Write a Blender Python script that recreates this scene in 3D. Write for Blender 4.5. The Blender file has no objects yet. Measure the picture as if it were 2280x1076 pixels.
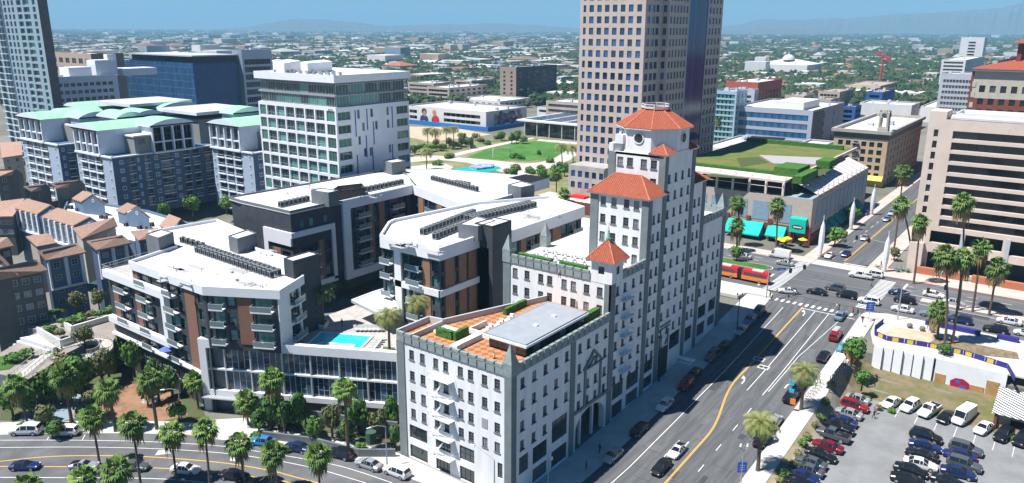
import bpy, math, random
from mathutils import Vector, Matrix
rnd = random.Random(7)
sc = bpy.context.scene
D, C = bpy.data, bpy.context.scene.collection
rad = math.radians
# ------------------------------------------------------------------ survey frame
# X runs along the boulevard in front of the white hotel, Y to its left, Z up; the drone hovers at 0, 0, 74 m.
FOC, TILT, ROLL, HEAD, CAMH = 1715.23, rad(15.485), rad(0.2018), rad(36.9075), 74.0
def _axes():
    h = (math.cos(HEAD), math.sin(HEAD), 0); r0 = (math.sin(HEAD), -math.cos(HEAD), 0)
    ct, st = math.cos(TILT), math.sin(TILT)
    f = (h[0]*ct, h[1]*ct, -st); u0 = (h[0]*st, h[1]*st, ct)
    c, s = math.cos(ROLL), math.sin(ROLL)
    return f, tuple(-s*r0[i]+c*u0[i] for i in range(3)), tuple(c*r0[i]+s*u0[i] for i in range(3))
FW, UP, RT = _axes()
cam = D.objects.new('camera', D.cameras.new('camera')); C.objects.link(cam)
cam.data.sensor_width = 36; cam.data.lens = FOC/2280*36
cam.data.clip_start = 1; cam.data.clip_end = 90000
cam.matrix_world = Matrix(((RT[0], UP[0], -FW[0], 0), (RT[1], UP[1], -FW[1], 0), (RT[2], UP[2], -FW[2], CAMH), (0, 0, 0, 1)))
sc.camera = cam
# ------------------------------------------------------------------ light
SUNV = Vector((0.42, -0.32, -1)).normalized()          # way the light travels
w = D.worlds.new('World'); sc.world = w; w.use_nodes = True
nt = w.node_tree; bg = nt.nodes['Background']
sky = nt.nodes.new('ShaderNodeTexSky'); sky.sky_type = 'NISHITA'; sky.sun_disc = False
sky.sun_elevation = math.asin(-SUNV.z); sky.sun_rotation = math.atan2(-SUNV.x, -SUNV.y)
sky.altitude = 50; sky.air_density = 0.8; sky.dust_density = 0.0; sky.ozone_density = 6.0
hs_ = nt.nodes.new('ShaderNodeHueSaturation'); hs_.inputs['Saturation'].default_value = 1.75; nt.links.new(sky.outputs[0], hs_.inputs['Color']); nt.links.new(hs_.outputs[0], bg.inputs[0]); bg.inputs[1].default_value = 0.05
sun = D.objects.new('sun', D.lights.new('sun', 'SUN')); C.objects.link(sun)
sun.data.energy = 5.0; sun.data.angle = rad(0.53); sun.data.color = (1, 0.975, 0.94)
sun.rotation_euler = SUNV.to_track_quat('-Z', 'Y').to_euler()
vs = sc.view_settings; sc.display_settings.display_device = 'sRGB'
vs.view_transform = 'Standard'; vs.look = 'None'; vs.gamma = 1; vs.use_curve_mapping = False; vs.exposure = 0.78
sc.cycles.use_denoising = True
sc.cycles.max_bounces = 5; sc.cycles.diffuse_bounces = 2; sc.cycles.glossy_bounces = 2; sc.cycles.transmission_bounces = 2
sc.cycles.volume_bounces = 0; sc.cycles.transparent_max_bounces = 6
sc.cycles.caustics_reflective = False; sc.cycles.caustics_refractive = False
# ------------------------------------------------------------------ survey helpers
def ray(x, y):
    a = (x-1140)/FOC; b = (538-y)/FOC
    return tuple(FW[i]+a*RT[i]+b*UP[i] for i in range(3))
def G(x, y, z=0.0):
    d = ray(x, y); t = (z-CAMH)/d[2]; return (d[0]*t, d[1]*t)
def ZX(x, y, X):
    d = ray(x, y); t = X/d[0]; return (d[1]*t, CAMH+d[2]*t)
def ZY(x, y, Y):
    d = ray(x, y); t = Y/d[1]; return (d[0]*t, CAMH+d[2]*t)
TP = [(-1e9, 0), (108, 0), (128, 1.2), (136, 1.8), (147, 2.5), (157, 3.3), (171, 4.8), (190, 6.8), (198, 7.2), (1e9, 7.2)]
def TZ(X):
    for (a, za), (b, zb) in zip(TP, TP[1:]):
        if X <= b: return za+(zb-za)*(X-a)/(b-a) if a > -1e8 and b < 1e8 else za
def GT(x, y, o=0):
    z = 3
    for _ in range(40):
        X, Y = G(x, y, z+o); z = .5*z+.5*TZ(X)
    return (X, Y, z)
# ------------------------------------------------------------------ materials
MATS = {}
def mat(name, col, rough=0.8, var=0.0, scale=1.0, col2=None, metal=0.0, spec=0.3, bump=0.0, bscale=8.0, orand=0.0, ramp=(0.4, 0.6), detail=4, coord='Object', stretch=None, emit=None):
    if name in MATS: return MATS[name]
    m = D.materials.new(name); m.use_nodes = True; N = m.node_tree.nodes; L = m.node_tree.links
    b = N['Principled BSDF']; b.inputs['Roughness'].default_value = rough; b.inputs['Metallic'].default_value = metal
    b.inputs['Specular IOR Level'].default_value = spec
    c = (*col, 1); b.inputs['Base Color'].default_value = c; m.diffuse_color = c
    src = None
    if var or bump:
        tc = N.new('ShaderNodeTexCoord'); co = tc.outputs[coord]
        if stretch:
            mp = N.new('ShaderNodeMapping'); mp.inputs['Scale'].default_value = stretch; L.new(co, mp.inputs[0]); co = mp.outputs[0]
    if var:
        n = N.new('ShaderNodeTexNoise'); n.inputs['Scale'].default_value = scale; n.inputs['Detail'].default_value = detail; n.inputs['Roughness'].default_value = 0.65; L.new(co, n.inputs['Vector'])
        mr = N.new('ShaderNodeMapRange'); mr.inputs[1].default_value = ramp[0]; mr.inputs[2].default_value = ramp[1]; L.new(n.outputs[0], mr.inputs[0])
        mx = N.new('ShaderNodeMix'); mx.data_type = 'RGBA'; mx.inputs[6].default_value = c
        c2 = col2 or tuple(v*(1-var) for v in col); mx.inputs[7].default_value = (*c2, 1)
        L.new(mr.outputs[0], mx.inputs[0]); src = mx.outputs[2]
    if orand:
        oi = N.new('ShaderNodeObjectInfo'); mr = N.new('ShaderNodeMapRange'); mr.inputs[3].default_value = 1-orand; mr.inputs[4].default_value = 1+orand; L.new(oi.outputs['Random'], mr.inputs[0])
        hs = N.new('ShaderNodeHueSaturation'); L.new(mr.outputs[0], hs.inputs['Value'])
        if src: L.new(src, hs.inputs['Color'])
        else: hs.inputs['Color'].default_value = c
        src = hs.outputs[0]
    if src: L.new(src, b.inputs['Base Color'])
    if bump:
        n2 = N.new('ShaderNodeTexNoise'); n2.inputs['Scale'].default_value = bscale; L.new(co, n2.inputs['Vector'])
        bp = N.new('ShaderNodeBump'); bp.inputs['Strength'].default_value = bump; bp.inputs['Distance'].default_value = 0.1; L.new(n2.outputs[0], bp.inputs['Height']); L.new(bp.outputs[0], b.inputs['Normal'])
    if emit: b.inputs['Emission Color'].default_value = (*emit, 1); b.inputs['Emission Strength'].default_value = 1
    MATS[name] = m; return m
def glassmat(name, dark, light, thr=0.75, rough=0.08, spec=0.6):
    """window glass: most panes dark, some with pale blinds behind"""
    m = D.materials.new(name); m.use_nodes = True; N = m.node_tree.nodes; L = m.node_tree.links
    b = N['Principled BSDF']; b.inputs['Roughness'].default_value = rough; b.inputs['Specular IOR Level'].default_value = spec
    b.inputs['IOR'].default_value = 1.6
    oi = N.new('ShaderNodeObjectInfo'); mr = N.new('ShaderNodeMapRange'); mr.inputs[1].default_value = thr; mr.inputs[2].default_value = 1.0
    L.new(oi.outputs['Random'], mr.inputs[0])
    tc = N.new('ShaderNodeTexCoord'); n = N.new('ShaderNodeTexNoise'); n.inputs['Scale'].default_value = 0.9; L.new(tc.outputs['Object'], n.inputs['Vector'])
    ad = N.new('ShaderNodeMath'); ad.operation = 'MULTIPLY_ADD'; ad.inputs[1].default_value = 0.5; ad.inputs[2].default_value = -0.2; L.new(n.outputs[0], ad.inputs[0])
    a2 = N.new('ShaderNodeMath'); a2.operation = 'ADD'; a2.use_clamp = True; L.new(ad.outputs[0], a2.inputs[0]); L.new(mr.outputs[0], a2.inputs[1])
    mx = N.new('ShaderNodeMix'); mx.data_type = 'RGBA'; mx.inputs[6].default_value = (*dark, 1); mx.inputs[7].default_value = (*light, 1)
    L.new(a2.outputs[0], mx.inputs[0]); L.new(mx.outputs[2], b.inputs['Base Color']); MATS[name] = m; return m
# ------------------------------------------------------------------ mesh builder
class MB:
    def __init__(s): s.v = []; s.f = []; s.m = []
    def face(s, pts, m=0):
        n = len(s.v); s.v += [tuple(p) for p in pts]; s.f.append(tuple(range(n, n+len(pts)))); s.m.append(m)
    def box(s, x0, y0, z0, x1, y1, z1, m=0, top=None, nobot=True):
        n = len(s.v)
        s.v += [(x0, y0, z0), (x1, y0, z0), (x1, y1, z0), (x0, y1, z0), (x0, y0, z1), (x1, y0, z1), (x1, y1, z1), (x0, y1, z1)]
        F = [(4, 5, 6, 7), (0, 1, 5, 4), (1, 2, 6, 5), (2, 3, 7, 6), (3, 0, 4, 7)]
        if not nobot: F.append((3, 2, 1, 0))
        for i, f in enumerate(F): s.f.append(tuple(n+k for k in f)); s.m.append(top if (top is not None and i == 0) else m)
    def obox(s, cx, cy, z0, z1, a, lx, ly, m=0, top=None):
        c, d = math.cos(a), math.sin(a)
        P = [(cx+x*c-y*d, cy+x*d+y*c) for x, y in ((-lx/2, -ly/2), (lx/2, -ly/2), (lx/2, ly/2), (-lx/2, ly/2))]
        s.prism(P, z0, z1, m, top)
    def prism(s, P, z0, z1, m=0, top=None, bot=False):
        if area(P) < 0: P = P[::-1]
        k = len(P); n = len(s.v)
        s.v += [(p[0], p[1], z0) for p in P]+[(p[0], p[1], z1) for p in P]
        for i in range(k):
            j = (i+1) % k; s.f.append((n+i, n+j, n+k+j, n+k+i)); s.m.append(m)
        s.f.append(tuple(n+k+i for i in range(k))); s.m.append(m if top is None else top)
        if bot: s.f.append(tuple(n+i for i in range(k-1, -1, -1))); s.m.append(m)
    def rim(s, P, z0, z1, t, m=0, mi=None):
        """parapet: wall of thickness t along the inside of polygon P"""
        if area(P) < 0: P = P[::-1]
        Q = inset(P, t); k = len(P); mi = m if mi is None else mi
        for i in range(k):
            j = (i+1) % k
            a, b, c, d = P[i], P[j], Q[j], Q[i]
            s.face([(*a, z0), (*b, z0), (*b, z1), (*a, z1)], m)
            s.face([(*a, z1), (*b, z1), (*c, z1), (*d, z1)], m)
            s.face([(*c, z0), (*d, z0), (*d, z1), (*c, z1)], mi)
    def bar(s, a, b, r, n=4, m=0, r2=None, cap=True):
        a, b = Vector(a), Vector(b); d = (b-a).normalized(); r2 = r if r2 is None else r2
        u = d.cross(Vector((0, 0, 1)) if abs(d.z) < .95 else Vector((1, 0, 0))).normalized(); v = d.cross(u)
        k = len(s.v)
        for p, q in ((a, r), (b, r2)):
            for i in range(n):
                t = 2*math.pi*(i+.5)/n; s.v.append(tuple(p+u*(q*math.cos(t))+v*(q*math.sin(t))))
        for i in range(n):
            j = (i+1) % n; s.f.append((k+i, k+n+i, k+n+j, k+j)); s.m.append(m)
        if cap: s.f.append(tuple(k+n+n-1-i for i in range(n))); s.m.append(m); s.f.append(tuple(k+i for i in range(n))); s.m.append(m)
    def hip(s, x0, y0, x1, y1, z0, z1, m=0, ov=0.0, ridge=None):
        """hipped roof on a rectangle; ridge = half length of the ridge along the longer side"""
        x0 -= ov; y0 -= ov; x1 += ov; y1 += ov; cx, cy = (x0+x1)/2, (y0+y1)/2
        lx, ly = x1-x0, y1-y0
        if ridge is None: ridge = abs(lx-ly)/2
        if lx >= ly: a, b = (cx-ridge, cy, z1), (cx+ridge, cy, z1)
        else: a, b = (cx, cy-ridge, z1), (cx, cy+ridge, z1)
        p = [(x0, y0, z0), (x1, y0, z0), (x1, y1, z0), (x0, y1, z0)]
        if lx >= ly:
            s.face([p[0], p[1], b, a], m); s.face([p[1], p[2], b], m); s.face([p[2], p[3], a, b], m); s.face([p[3], p[0], a], m)
        else:
            s.face([p[0], p[1], a], m); s.face([p[1], p[2], b, a], m); s.face([p[2], p[3], b], m); s.face([p[3], p[0], a, b], m)
        s.face(p[::-1], m)
    def mesh(s, name, mats, smooth=0):
        me = D.meshes.new(name); me.from_pydata(s.v, [], s.f)
        for q in (mats if isinstance(mats, (list, tuple)) else [mats]): me.materials.append(q)
        if any(s.m): me.polygons.foreach_set('material_index', s.m)
        me.update()
        if smooth: me.polygons.foreach_set('use_smooth', [True]*len(me.polygons)); me.set_sharp_from_angle(angle=smooth)
        return me
    def build(s, name, mats, parent=None, smooth=0, **k):
        if not s.f: return None
        return link(name, s.mesh(name, mats, smooth), parent, **k)
def area(P): return sum(P[i][0]*P[(i+1) % len(P)][1]-P[(i+1) % len(P)][0]*P[i][1] for i in range(len(P)))/2
def inset(P, t):
    out = []; k = len(P)
    for i in range(k):
        a, b, c = Vector(P[i-1]).to_2d(), Vector(P[i]).to_2d(), Vector(P[(i+1) % k]).to_2d()
        d1 = (b-a).normalized(); d2 = (c-b).normalized(); n1 = Vector((-d1.y, d1.x)); n2 = Vector((-d2.y, d2.x))
        den = 1+n1.dot(n2); out.append(tuple(b+(n1+n2)*(t/max(den, .2))))
    return out
def wl(o):
    return Vector((0, 0, 0)) if o is None else (o.location+wl(o.parent))
def link(name, me, parent=None, loc=None, rot=None, scale=None, label=None, cat=None, group=None, kind=None, wloc=None):
    """mesh vertices are in world metres unless loc (local to parent) or wloc (world) is given"""
    o = D.objects.new(name, me); C.objects.link(o)
    if parent is not None:
        o.parent = parent
        if loc is not None: o.location = loc
        else: o.location = (Vector(wloc) if wloc is not None else Vector((0, 0, 0)))-wl(parent)
    elif loc is not None or wloc is not None: o.location = loc or wloc
    if rot is not None: o.rotation_euler = (0, 0, rot) if not isinstance(rot, tuple) else rot
    if scale is not None: o.scale = scale
    if label: o['label'] = label
    if cat: o['category'] = cat
    if group: o['group'] = group
    if kind: o['kind'] = kind
    return o
def thing(name, label, cat, loc, group=None, rot=0):
    return link(name, None, None, loc=loc, rot=rot, label=label, cat=cat, group=group)
def dup(src, loc, rot=0, label=None, group=None, scale=None, cmap=None):
    r = src.copy(); C.objects.link(r); r.location = loc; r.rotation_euler = (0, 0, rot)
    if scale: r.scale = (scale,)*3 if not isinstance(scale, tuple) else scale
    if label: r['label'] = label
    if group: r['group'] = group
    for ch in KIDS.get(src.name, ()):
        c = ch.copy(); C.objects.link(c); c.parent = r
        if cmap and ch.name.split('.')[0] in cmap: c.material_slots[0].link = 'OBJECT'; c.material_slots[0].material = cmap[ch.name.split('.')[0]]
        for g in KIDS.get(ch.name, ()):
            e = g.copy(); C.objects.link(e); e.parent = c
    return r
KIDS = {}
# ------------------------------------------------------------------ windows and facades
WM = {}
def winmesh(w, h, nx, ny, fm, gm, ft=0.09, sill=False):
    key = (round(w, 2), round(h, 2), nx, ny, fm.name, gm.name, ft, sill)
    if key in WM: return WM[key]
    b = MB(); t = 0.06
    b.face([(0, .0, 0), (w, .0, 0), (w, .0, h), (0, .0, h)], 1)
    def bx(x0, z0, x1, z1, d=t):
        b.face([(x0, -d, z0), (x1, -d, z0), (x1, -d, z1), (x0, -d, z1)], 0)
        b.face([(x0, -d, z1), (x1, -d, z1), (x1, 0, z1), (x0, 0, z1)], 0); b.face([(x0, 0, z0), (x1, 0, z0), (x1, -d, z0), (x0, -d, z0)], 0)
        b.face([(x0, 0, z0), (x0, -d, z0), (x0, -d, z1), (x0, 0, z1)], 0); b.face([(x1, -d, z0), (x1, 0, z0), (x1, 0, z1), (x1, -d, z1)], 0)
    if ft:
        bx(0, 0, w, ft); bx(0, h-ft, w, h); bx(0, ft, ft, h-ft); bx(w-ft, ft, w, h-ft)
    mt = ft*.7 if ft else .05
    for i in range(1, nx): x = w*i/nx; bx(x-mt/2, ft, x+mt/2, h-ft, t*.8)
    for j in range(1, ny): z = h*j/ny; bx(ft, z-mt/2, w-ft, z+mt/2, t*.6)
    if sill: bx(-.12, -.12, w+.12, 0, .36)
    WM[key] = b.mesh('window', [fm, gm]); return WM[key]
def put_window(th, A, B, u, z, w, h, nx, ny, fm, gm, back=0.2, ft=0.09, name='window', sill=False):
    L = math.hypot(B[0]-A[0], B[1]-A[1]); d = ((B[0]-A[0])/L, (B[1]-A[1])/L); n = (d[1], -d[0])
    return link(name, winmesh(w, h, nx, ny, fm, gm, ft, sill), th, wloc=(A[0]+d[0]*u-n[0]*back, A[1]+d[1]*u-n[1]*back, z), rot=math.atan2(d[1], d[0]))
def facade(mb, A, B, z0, z1, holes, m=0, depth=0.22, mr=None):
    """wall between plan points A and B (outside on the right of A>B) with real openings (u0, z0, u1, z1)"""
    L = math.hypot(B[0]-A[0], B[1]-A[1]); d = ((B[0]-A[0])/L, (B[1]-A[1])/L); n = (d[1], -d[0]); mr = m if mr is None else mr
    H = [(max(0, a), max(z0, b), min(L, c), min(z1, e)) for a, b, c, e in holes]; H = [h for h in H if h[2]-h[0] > .05 and h[3]-h[1] > .05]
    us = sorted({0.0, L, *[round(h[0], 3) for h in H], *[round(h[2], 3) for h in H]}); us = [u for i, u in enumerate(us) if i == 0 or u-us[i-1] > 1e-3]
    P = lambda u, z, k=0: (A[0]+d[0]*u-n[0]*k, A[1]+d[1]*u-n[1]*k, z)
    for a, b in zip(us, us[1:]):
        mid = (a+b)/2; cut = sorted((h[1], h[3]) for h in H if h[0] < mid < h[2]); z = z0
        for c, e in cut:
            if c > z+1e-3: mb.face([P(a, z), P(b, z), P(b, c), P(a, c)], m)
            z = max(z, e)
        if z < z1-1e-3: mb.face([P(a, z), P(b, z), P(b, z1), P(a, z1)], m)
    for a, b, c, e in H:
        mb.face([P(a, b, depth), P(a, b), P(a, e), P(a, e, depth)], mr); mb.face([P(c, b), P(c, b, depth), P(c, e, depth), P(c, e)], mr)
        mb.face([P(a, b), P(a, b, depth), P(c, b, depth), P(c, b)], mr); mb.face([P(a, e, depth), P(a, e), P(c, e), P(c, e, depth)], mr)
def grid_facade(th, mb, A, B, z0, z1, us, zs, w, h, nx, ny, fm, gm, depth=.22, m=0, skip=(), ft=.09, name='window', mr=None, extra=(), sill=False):
    """wall with a grid of windows, each window a part of its own"""
    hs = [(u, z, u+w, z+h) for u in us for z in zs if (u, z) not in skip]
    facade(mb, A, B, z0, z1, hs+[e[:4] for e in extra], m, depth, mr)
    for a, b, c, e in hs: put_window(th, A, B, a, b, w, h, nx, ny, fm, gm, depth-.02, ft, name, sill)
def spread_u(L, n, w, e0=1.0, e1=None):
    e1 = e0 if e1 is None else e1
    return [e0] if n == 1 else [e0+(L-e0-e1-w)*i/(n-1) for i in range(n)]
# ------------------------------------------------------------------ shared materials
asph = mat('asphalt', (.082, .085, .09), .92, .3, 1.1, col2=(.122, .124, .127), bump=.15, bscale=3, stretch=(.04, 1, 1), detail=7)
asph2 = mat('old_asphalt', (.10, .103, .107), .92, .3, .12, col2=(.145, .146, .147), bump=.1, bscale=3)
lotm = mat('parking_lot_asphalt', (.19, .195, .195), .93, .3, .16, col2=(.235, .24, .24), bump=.1)
conc = mat('concrete', (.47, .45, .42), .9, .3, .25, col2=(.55, .53, .49))
concp = mat('pink_concrete', (.5, .38, .33), .9, .3, .3, col2=(.56, .46, .41))
kerbm = mat('kerb_concrete', (.5, .48, .45), .9)
redk = mat('red_kerb_paint', (.5, .11, .09), .8, .4, 2.0, col2=(.42, .2, .18))
whitep = mat('white_road_paint', (.74, .74, .73), .8, .2, 2.5, col2=(.5, .5, .5), ramp=(.5, .8))
yelp = mat('yellow_road_paint', (.75, .42, .06), .8, .2, 2.5, col2=(.5, .32, .1), ramp=(.5, .8))
grassm = mat('lawn_grass', (.075, .17, .028), .95, .5, .12, col2=(.045, .12, .02), bump=.3)
dryg = mat('dry_grass', (.17, .15, .07), .95, .5, .3, col2=(.09, .13, .04), bump=.3, detail=8)
soil = mat('soil', (.30, .17, .10), .95, .4, .3, col2=(.22, .12, .07), bump=.3)
sandm = mat('sand', (.55, .43, .30), .95, .2, .3)
# ------------------------------------------------------------------ terrain
def GZ(X, Y):
    z = TZ(X)
    if Y < 34.2 and X < 190:
        zl = 0.0 if X < 161 else (min(2.2, (X-161)*.19) if X < 173.4 else 7.2)
        k = min(1, max(0, (34.2-Y)/3.5)); z = z*(1-k)+min(z, zl)*k
    return z
def terrain():
    m = mat('ground_soil', (.13, .13, .10), .95, .5, .02, col2=(.20, .19, .17), detail=8)
    XS = [-300, 20, 60, 100, 108, 114, 121, 128, 136, 147, 157, 161, 167, 171, 173.35, 173.6, 180, 185, 190, 198, 260, 400, 700, 1300, 2600, 5000, 9000, 15000, 22000]
    YS = [-22000, -9000, -4000, -1500, -600, -200, -60, 0, 20, 30.7, 34.2, 60, 100, 200, 400, 800, 1600, 3000, 6000, 12000, 22000]
    b = MB(); n = len(YS)
    for X in XS:
        for Y in YS: b.v.append((X, Y, GZ(X, Y)-.05))
    for i in range(len(XS)-1):
        for j in range(n-1): b.f.append((i*n+j, (i+1)*n+j, (i+1)*n+j+1, i*n+j+1)); b.m.append(0)
    b.build('ground', m, kind='structure')
terrain()
BX = [t[0] for t in TP[1:-1]]
def strip_pts(x0, x1): return [x0]+[x for x in BX if x0 < x < x1]+[x1]
def sheet(b, x0, y0, x1, y1, off, m=0):
    xs = strip_pts(x0, x1)
    for a, c in zip(xs, xs[1:]):
        b.face([(a, y0, TZ(a)+off), (c, y0, TZ(c)+off), (c, y1, TZ(c)+off), (a, y1, TZ(a)+off)], m)
def ribbon(b, pts, wd, off, m=0):
    """painted line of width wd along plan points, lying on the slope"""
    Q = []
    for p, q in zip(pts, pts[1:]):
        Q.append(p[:2])
        if q[0] != p[0]:
            xs = [x for x in BX if min(p[0], q[0]) < x < max(p[0], q[0])]
            for x in sorted(xs, reverse=q[0] < p[0]): t = (x-p[0])/(q[0]-p[0]); Q.append((x, p[1]+(q[1]-p[1])*t))
    Q.append(pts[-1][:2]); L, R = [], []
    for i, p in enumerate(Q):
        a = Vector(Q[max(0, i-1)]); c = Vector(Q[min(len(Q)-1, i+1)]); d = (c-a).normalized(); n = Vector((-d.y, d.x))*wd/2
        L.append((p[0]+n.x, p[1]+n.y, TZ(p[0])+off)); R.append((p[0]-n.x, p[1]-n.y, TZ(p[0])+off))
    for i in range(len(Q)-1): b.face([R[i], R[i+1], L[i+1], L[i]], m)
def smooth(P, it=2):
    for _ in range(it):
        Q = [P[0]]
        for a, c in zip(P, P[1:]): Q += [(a[0]*.75+c[0]*.25, a[1]*.75+c[1]*.25), (a[0]*.25+c[0]*.75, a[1]*.25+c[1]*.75)]
        P = Q+[P[-1]]
    return P
def curb_slab(b, x0, y0, x1, y1, h=.14, m=0, mk=1, kw=.2, sides='lr'):
    """pavement on the slope with a kerb along its sides"""
    xs = strip_pts(x0, x1)
    for a, c in zip(xs, xs[1:]):
        za, zc = TZ(a), TZ(c)
        b.face([(a, y0+kw, za+h), (c, y0+kw, zc+h), (c, y1-kw, zc+h), (a, y1-kw, za+h)], m)
        for yo, yi, s in ((y0, y0+kw, 1), (y1, y1-kw, -1)):
            f = [(a, yo, za+h), (c, yo, zc+h), (c, yi, zc+h), (a, yi, za+h)]; b.face(f if s > 0 else f[::-1], mk)
            f = [(a, yo, za-.1), (c, yo, zc-.1), (c, yo, zc+h), (a, yo, za+h)]; b.face(f if s > 0 else f[::-1], mk)
    for x, s in ((x0, -1), (x1, 1)):
        f = [(x, y1, TZ(x)-.1), (x, y0, TZ(x)-.1), (x, y0, TZ(x)+h), (x, y1, TZ(x)+h)]; b.face(f if s < 0 else f[::-1], mk)
# boulevard beside the hotel and the crossing
curbD = [(30, 172), (46.0, 154.7), (56.2, 142.1), (64.0, 131.6), (67.2, 126.2), (70.2, 120.5), (73.2, 114.8), (76.1, 108.5), (78.7, 101), (80.4, 95.1), (81.6, 88.4), (82.3, 80), (84, 70), (90, 62.5), (98, 59.3)]
curbD = smooth(curbD, 2)
b = MB(); sheet(b, 98, 37.8, 195.8, 59.3, .02)
b.build('boulevard', asph, kind='structure')
b = MB(); b.face([(x, y, .02) for x, y in curbD]+[(98, 37.8, .02), (98, 20, .02), (-40, 20, .02), (-40, 172, .02)][::1], 0)
b.build('lower_road', asph2, kind='structure')
b = MB(); b.box(195.8, -260, 7.1, 227.3, 420, 7.22, 0); b.build('avenue', mat('avenue_asphalt', (.09, .093, .098), .92, .3, .9, col2=(.14, .142, .147), stretch=(1, .04, 1), detail=7), kind='structure')
b = MB(); b.box(227.3, 45.9, 7.1, 232.8, 60.0, 7.225, 0); b.build('crossing_apron', conc, kind='structure')
b = MB(); b.box(232.8, 45.9, 7.1, 700, 60.0, 7.22, 0); b.build('side_street', asph, kind='structure')
# pavements
b = MB(); curb_slab(b, 98, 59.3, 190.5, 65.6); b.build('pavement', [conc, kerbm], kind='structure')
b = MB(); curb_slab(b, 104, 34.2, 192, 37.8); b.build('pavement', [conc, kerbm], kind='structure')
P = [(x, y) for x, y in curbD]; Pin = [(x+3.6, y+3.2) for x, y in curbD if y > 96]
b = MB(); poly = P+[(98, 65.6), (86.6, 65.6), (86.6, 92)]+Pin[::-1]
b.prism(poly, -.1, .14, 1, 0); b.build('pavement', [conc, kerbm], kind='structure')
b = MB()
b.prism([(227.3, 60), (420, 60), (420, 64), (233, 64), (233, 300), (227.3, 300)], 7.1, 7.36, 1, 0)
b.build('pavement', [concp, kerbm], kind='structure')
b = MB(); b.prism([(227.3, -200), (236, -200), (236, 41), (420, 41), (420, 45.9), (227.3, 45.9)], 7.1, 7.36, 1, 0); b.build('pavement', [concp, kerbm], kind='structure')
b = MB(); b.prism([(173.7, -120), (195.8, -120), (195.8, 32.5), (193.5, 37), (190.5, 37.8), (189.8, 34), (186, 33.6), (180.5, 33), (173.7, 31)], 7.0, 7.35, 1, 0); b.build('pavement', [conc, kerbm], kind='structure')
b = MB(); b.prism([(190.5, 59.3), (193, 59.8), (195.6, 62.5), (195.8, 180), (186, 180), (186, 66.5), (190, 65.6)], 6.5, 7.35, 1, 0); b.build('pavement', [conc, kerbm], kind='structure')
def island(x0, y0, x1, y1, top):
    b = MB(); r = (x1-x0)/2
    P = [(x0, y1), (x0, y0+r)]+[((x0+x1)/2-r*math.cos(t), y0+r-r*math.sin(t)) for t in [math.pi*k/6 for k in range(1, 6)]]+[(x1, y0+r), (x1, y1)]
    b.prism(P, 7.1, 7.4, 0); b.rim(P, 7.3, 7.42, .25, 0); b.build('traffic_island', [kerbm], kind='structure')
    Q = inset(P if area(P) > 0 else P[::-1], .35); b = MB(); b.prism(Q, 7.3, 7.46, 0); b.build('island_planting', top, kind='structure')
island(211.8, 67, 217.0, 150, grassm); island(210.2, -120, 213.2, 28, concp)
# red and plain painted kerbs
b = MB(); ribbon(b, [(227.45, 60+0), (227.45, 61)], .3, .1); 
for y0, y1 in ((-20, 40),): b.box(227.2, y0, 7.1, 227.5, y1, 7.38, 0)
b.box(234, 60.0-.02, 7.1, 262, 60.25, 7.38, 0); b.build('kerb_paint', redk, kind='structure')
b = MB(); c2 = [(p[0]-.02, p[1]-.02) for p in curbD if 105 < p[1] < 127]
for p, q in zip(c2, c2[1:]): b.face([(*p, 0), (*q, 0), (*q, .16), (*p, .16)][::-1], 0); b.face([(*p, .16), (*q, .16), (q[0]+.25, q[1]+.2, .16), (p[0]+.25, p[1]+.2, .16)], 0)
b.build('kerb_paint', redk, kind='structure')
# markings
def marking(name, m, rows):
    b = MB()
    for pts, wd in rows: ribbon(b, pts, wd, .032)
    b.build(name, m, kind='structure')
yl = [(x, 48+3.6*(.5-.5*math.cos(math.pi*min(1, max(0, (x-124)/24))))-.7*max(0, (x-150)/40)) for x in [96, 110, 120, 124]+[125+1.2*k for k in range(20)]+[150, 160, 170, 180, 189.3]]
marking('yellow_line', yelp, [([(p[0], p[1]-.11) for p in yl], .13), ([(p[0], p[1]+.11) for p in yl], .13)])
rows = [([(98, 55.2), (187, 55.0)], .14), ([(144.7, 48.1), (188.5, 47.6)], .14), ([(144.5, 44.8), (188.5, 44.4)], .14), ([(146.5, 44.3), (164, 43.9), (188.4, 41.0)], .12),
        ([(110, 51.6), (120.4, 51.6)], .14), ([(188.7, 51.0), (188.7, 38.4)], .35)]
rows += [([(a, 44.8), (a+2.4, 44.8)], .14) for a in (99, 106.2, 113.4, 121, 128.9, 136)]
marking('lane_marking', whitep, rows)
def arrow(x, y, s, turn):
    """turn arrow painted on the road, s=+1 points along +X; turn=+1 bends to +Y"""
    b = MB(); z = lambda X: TZ(X)+.034
    def q(P): b.face([(x+s*p[0], y+s*p[1]*turn*1.0, z(x+s*p[0])) for p in (P if turn*s*s > 0 else P[::-1])])
    q([(-1.6, -.12), (0, -.12), (0, .12), (-1.6, .12)]); q([(0, -.12), (.9, .35), (.75, .55), (0, .12)]); q([(.45, .9), (.9, .1), (1.9, .95), ])
    b.build('turn_arrow', whitep, kind='structure')
arrow(148.3, 50.0, 1, 1); arrow(119.3, 50.0, -1, 1); arrow(151.2, 42.0, 1, -1); arrow(186.2, 49.4, 1, 1)
b = MB()                                                        # zebra crossings: near one (blocks), left and right ones (ladders)
for k in range(13): y = 39.3+k*1.52; b.box(189.6, y, 7.0, 192.9, y+.75, TZ(191)+.06, 0)
b.build('zebra_crossing', whitep, kind='structure')
for ya, yb, xs in ((60.2, 63.6, (196.5, 227)), (36.2, 40.2, (196.5, 223.5))):
    b = MB(); x = xs[0]
    while x < xs[1]: b.box(x, ya, 7.2, x+.45, yb, 7.236, 0); x += 1.15
    b.build('zebra_crossing', whitep, kind='structure')
b = MB()
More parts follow.
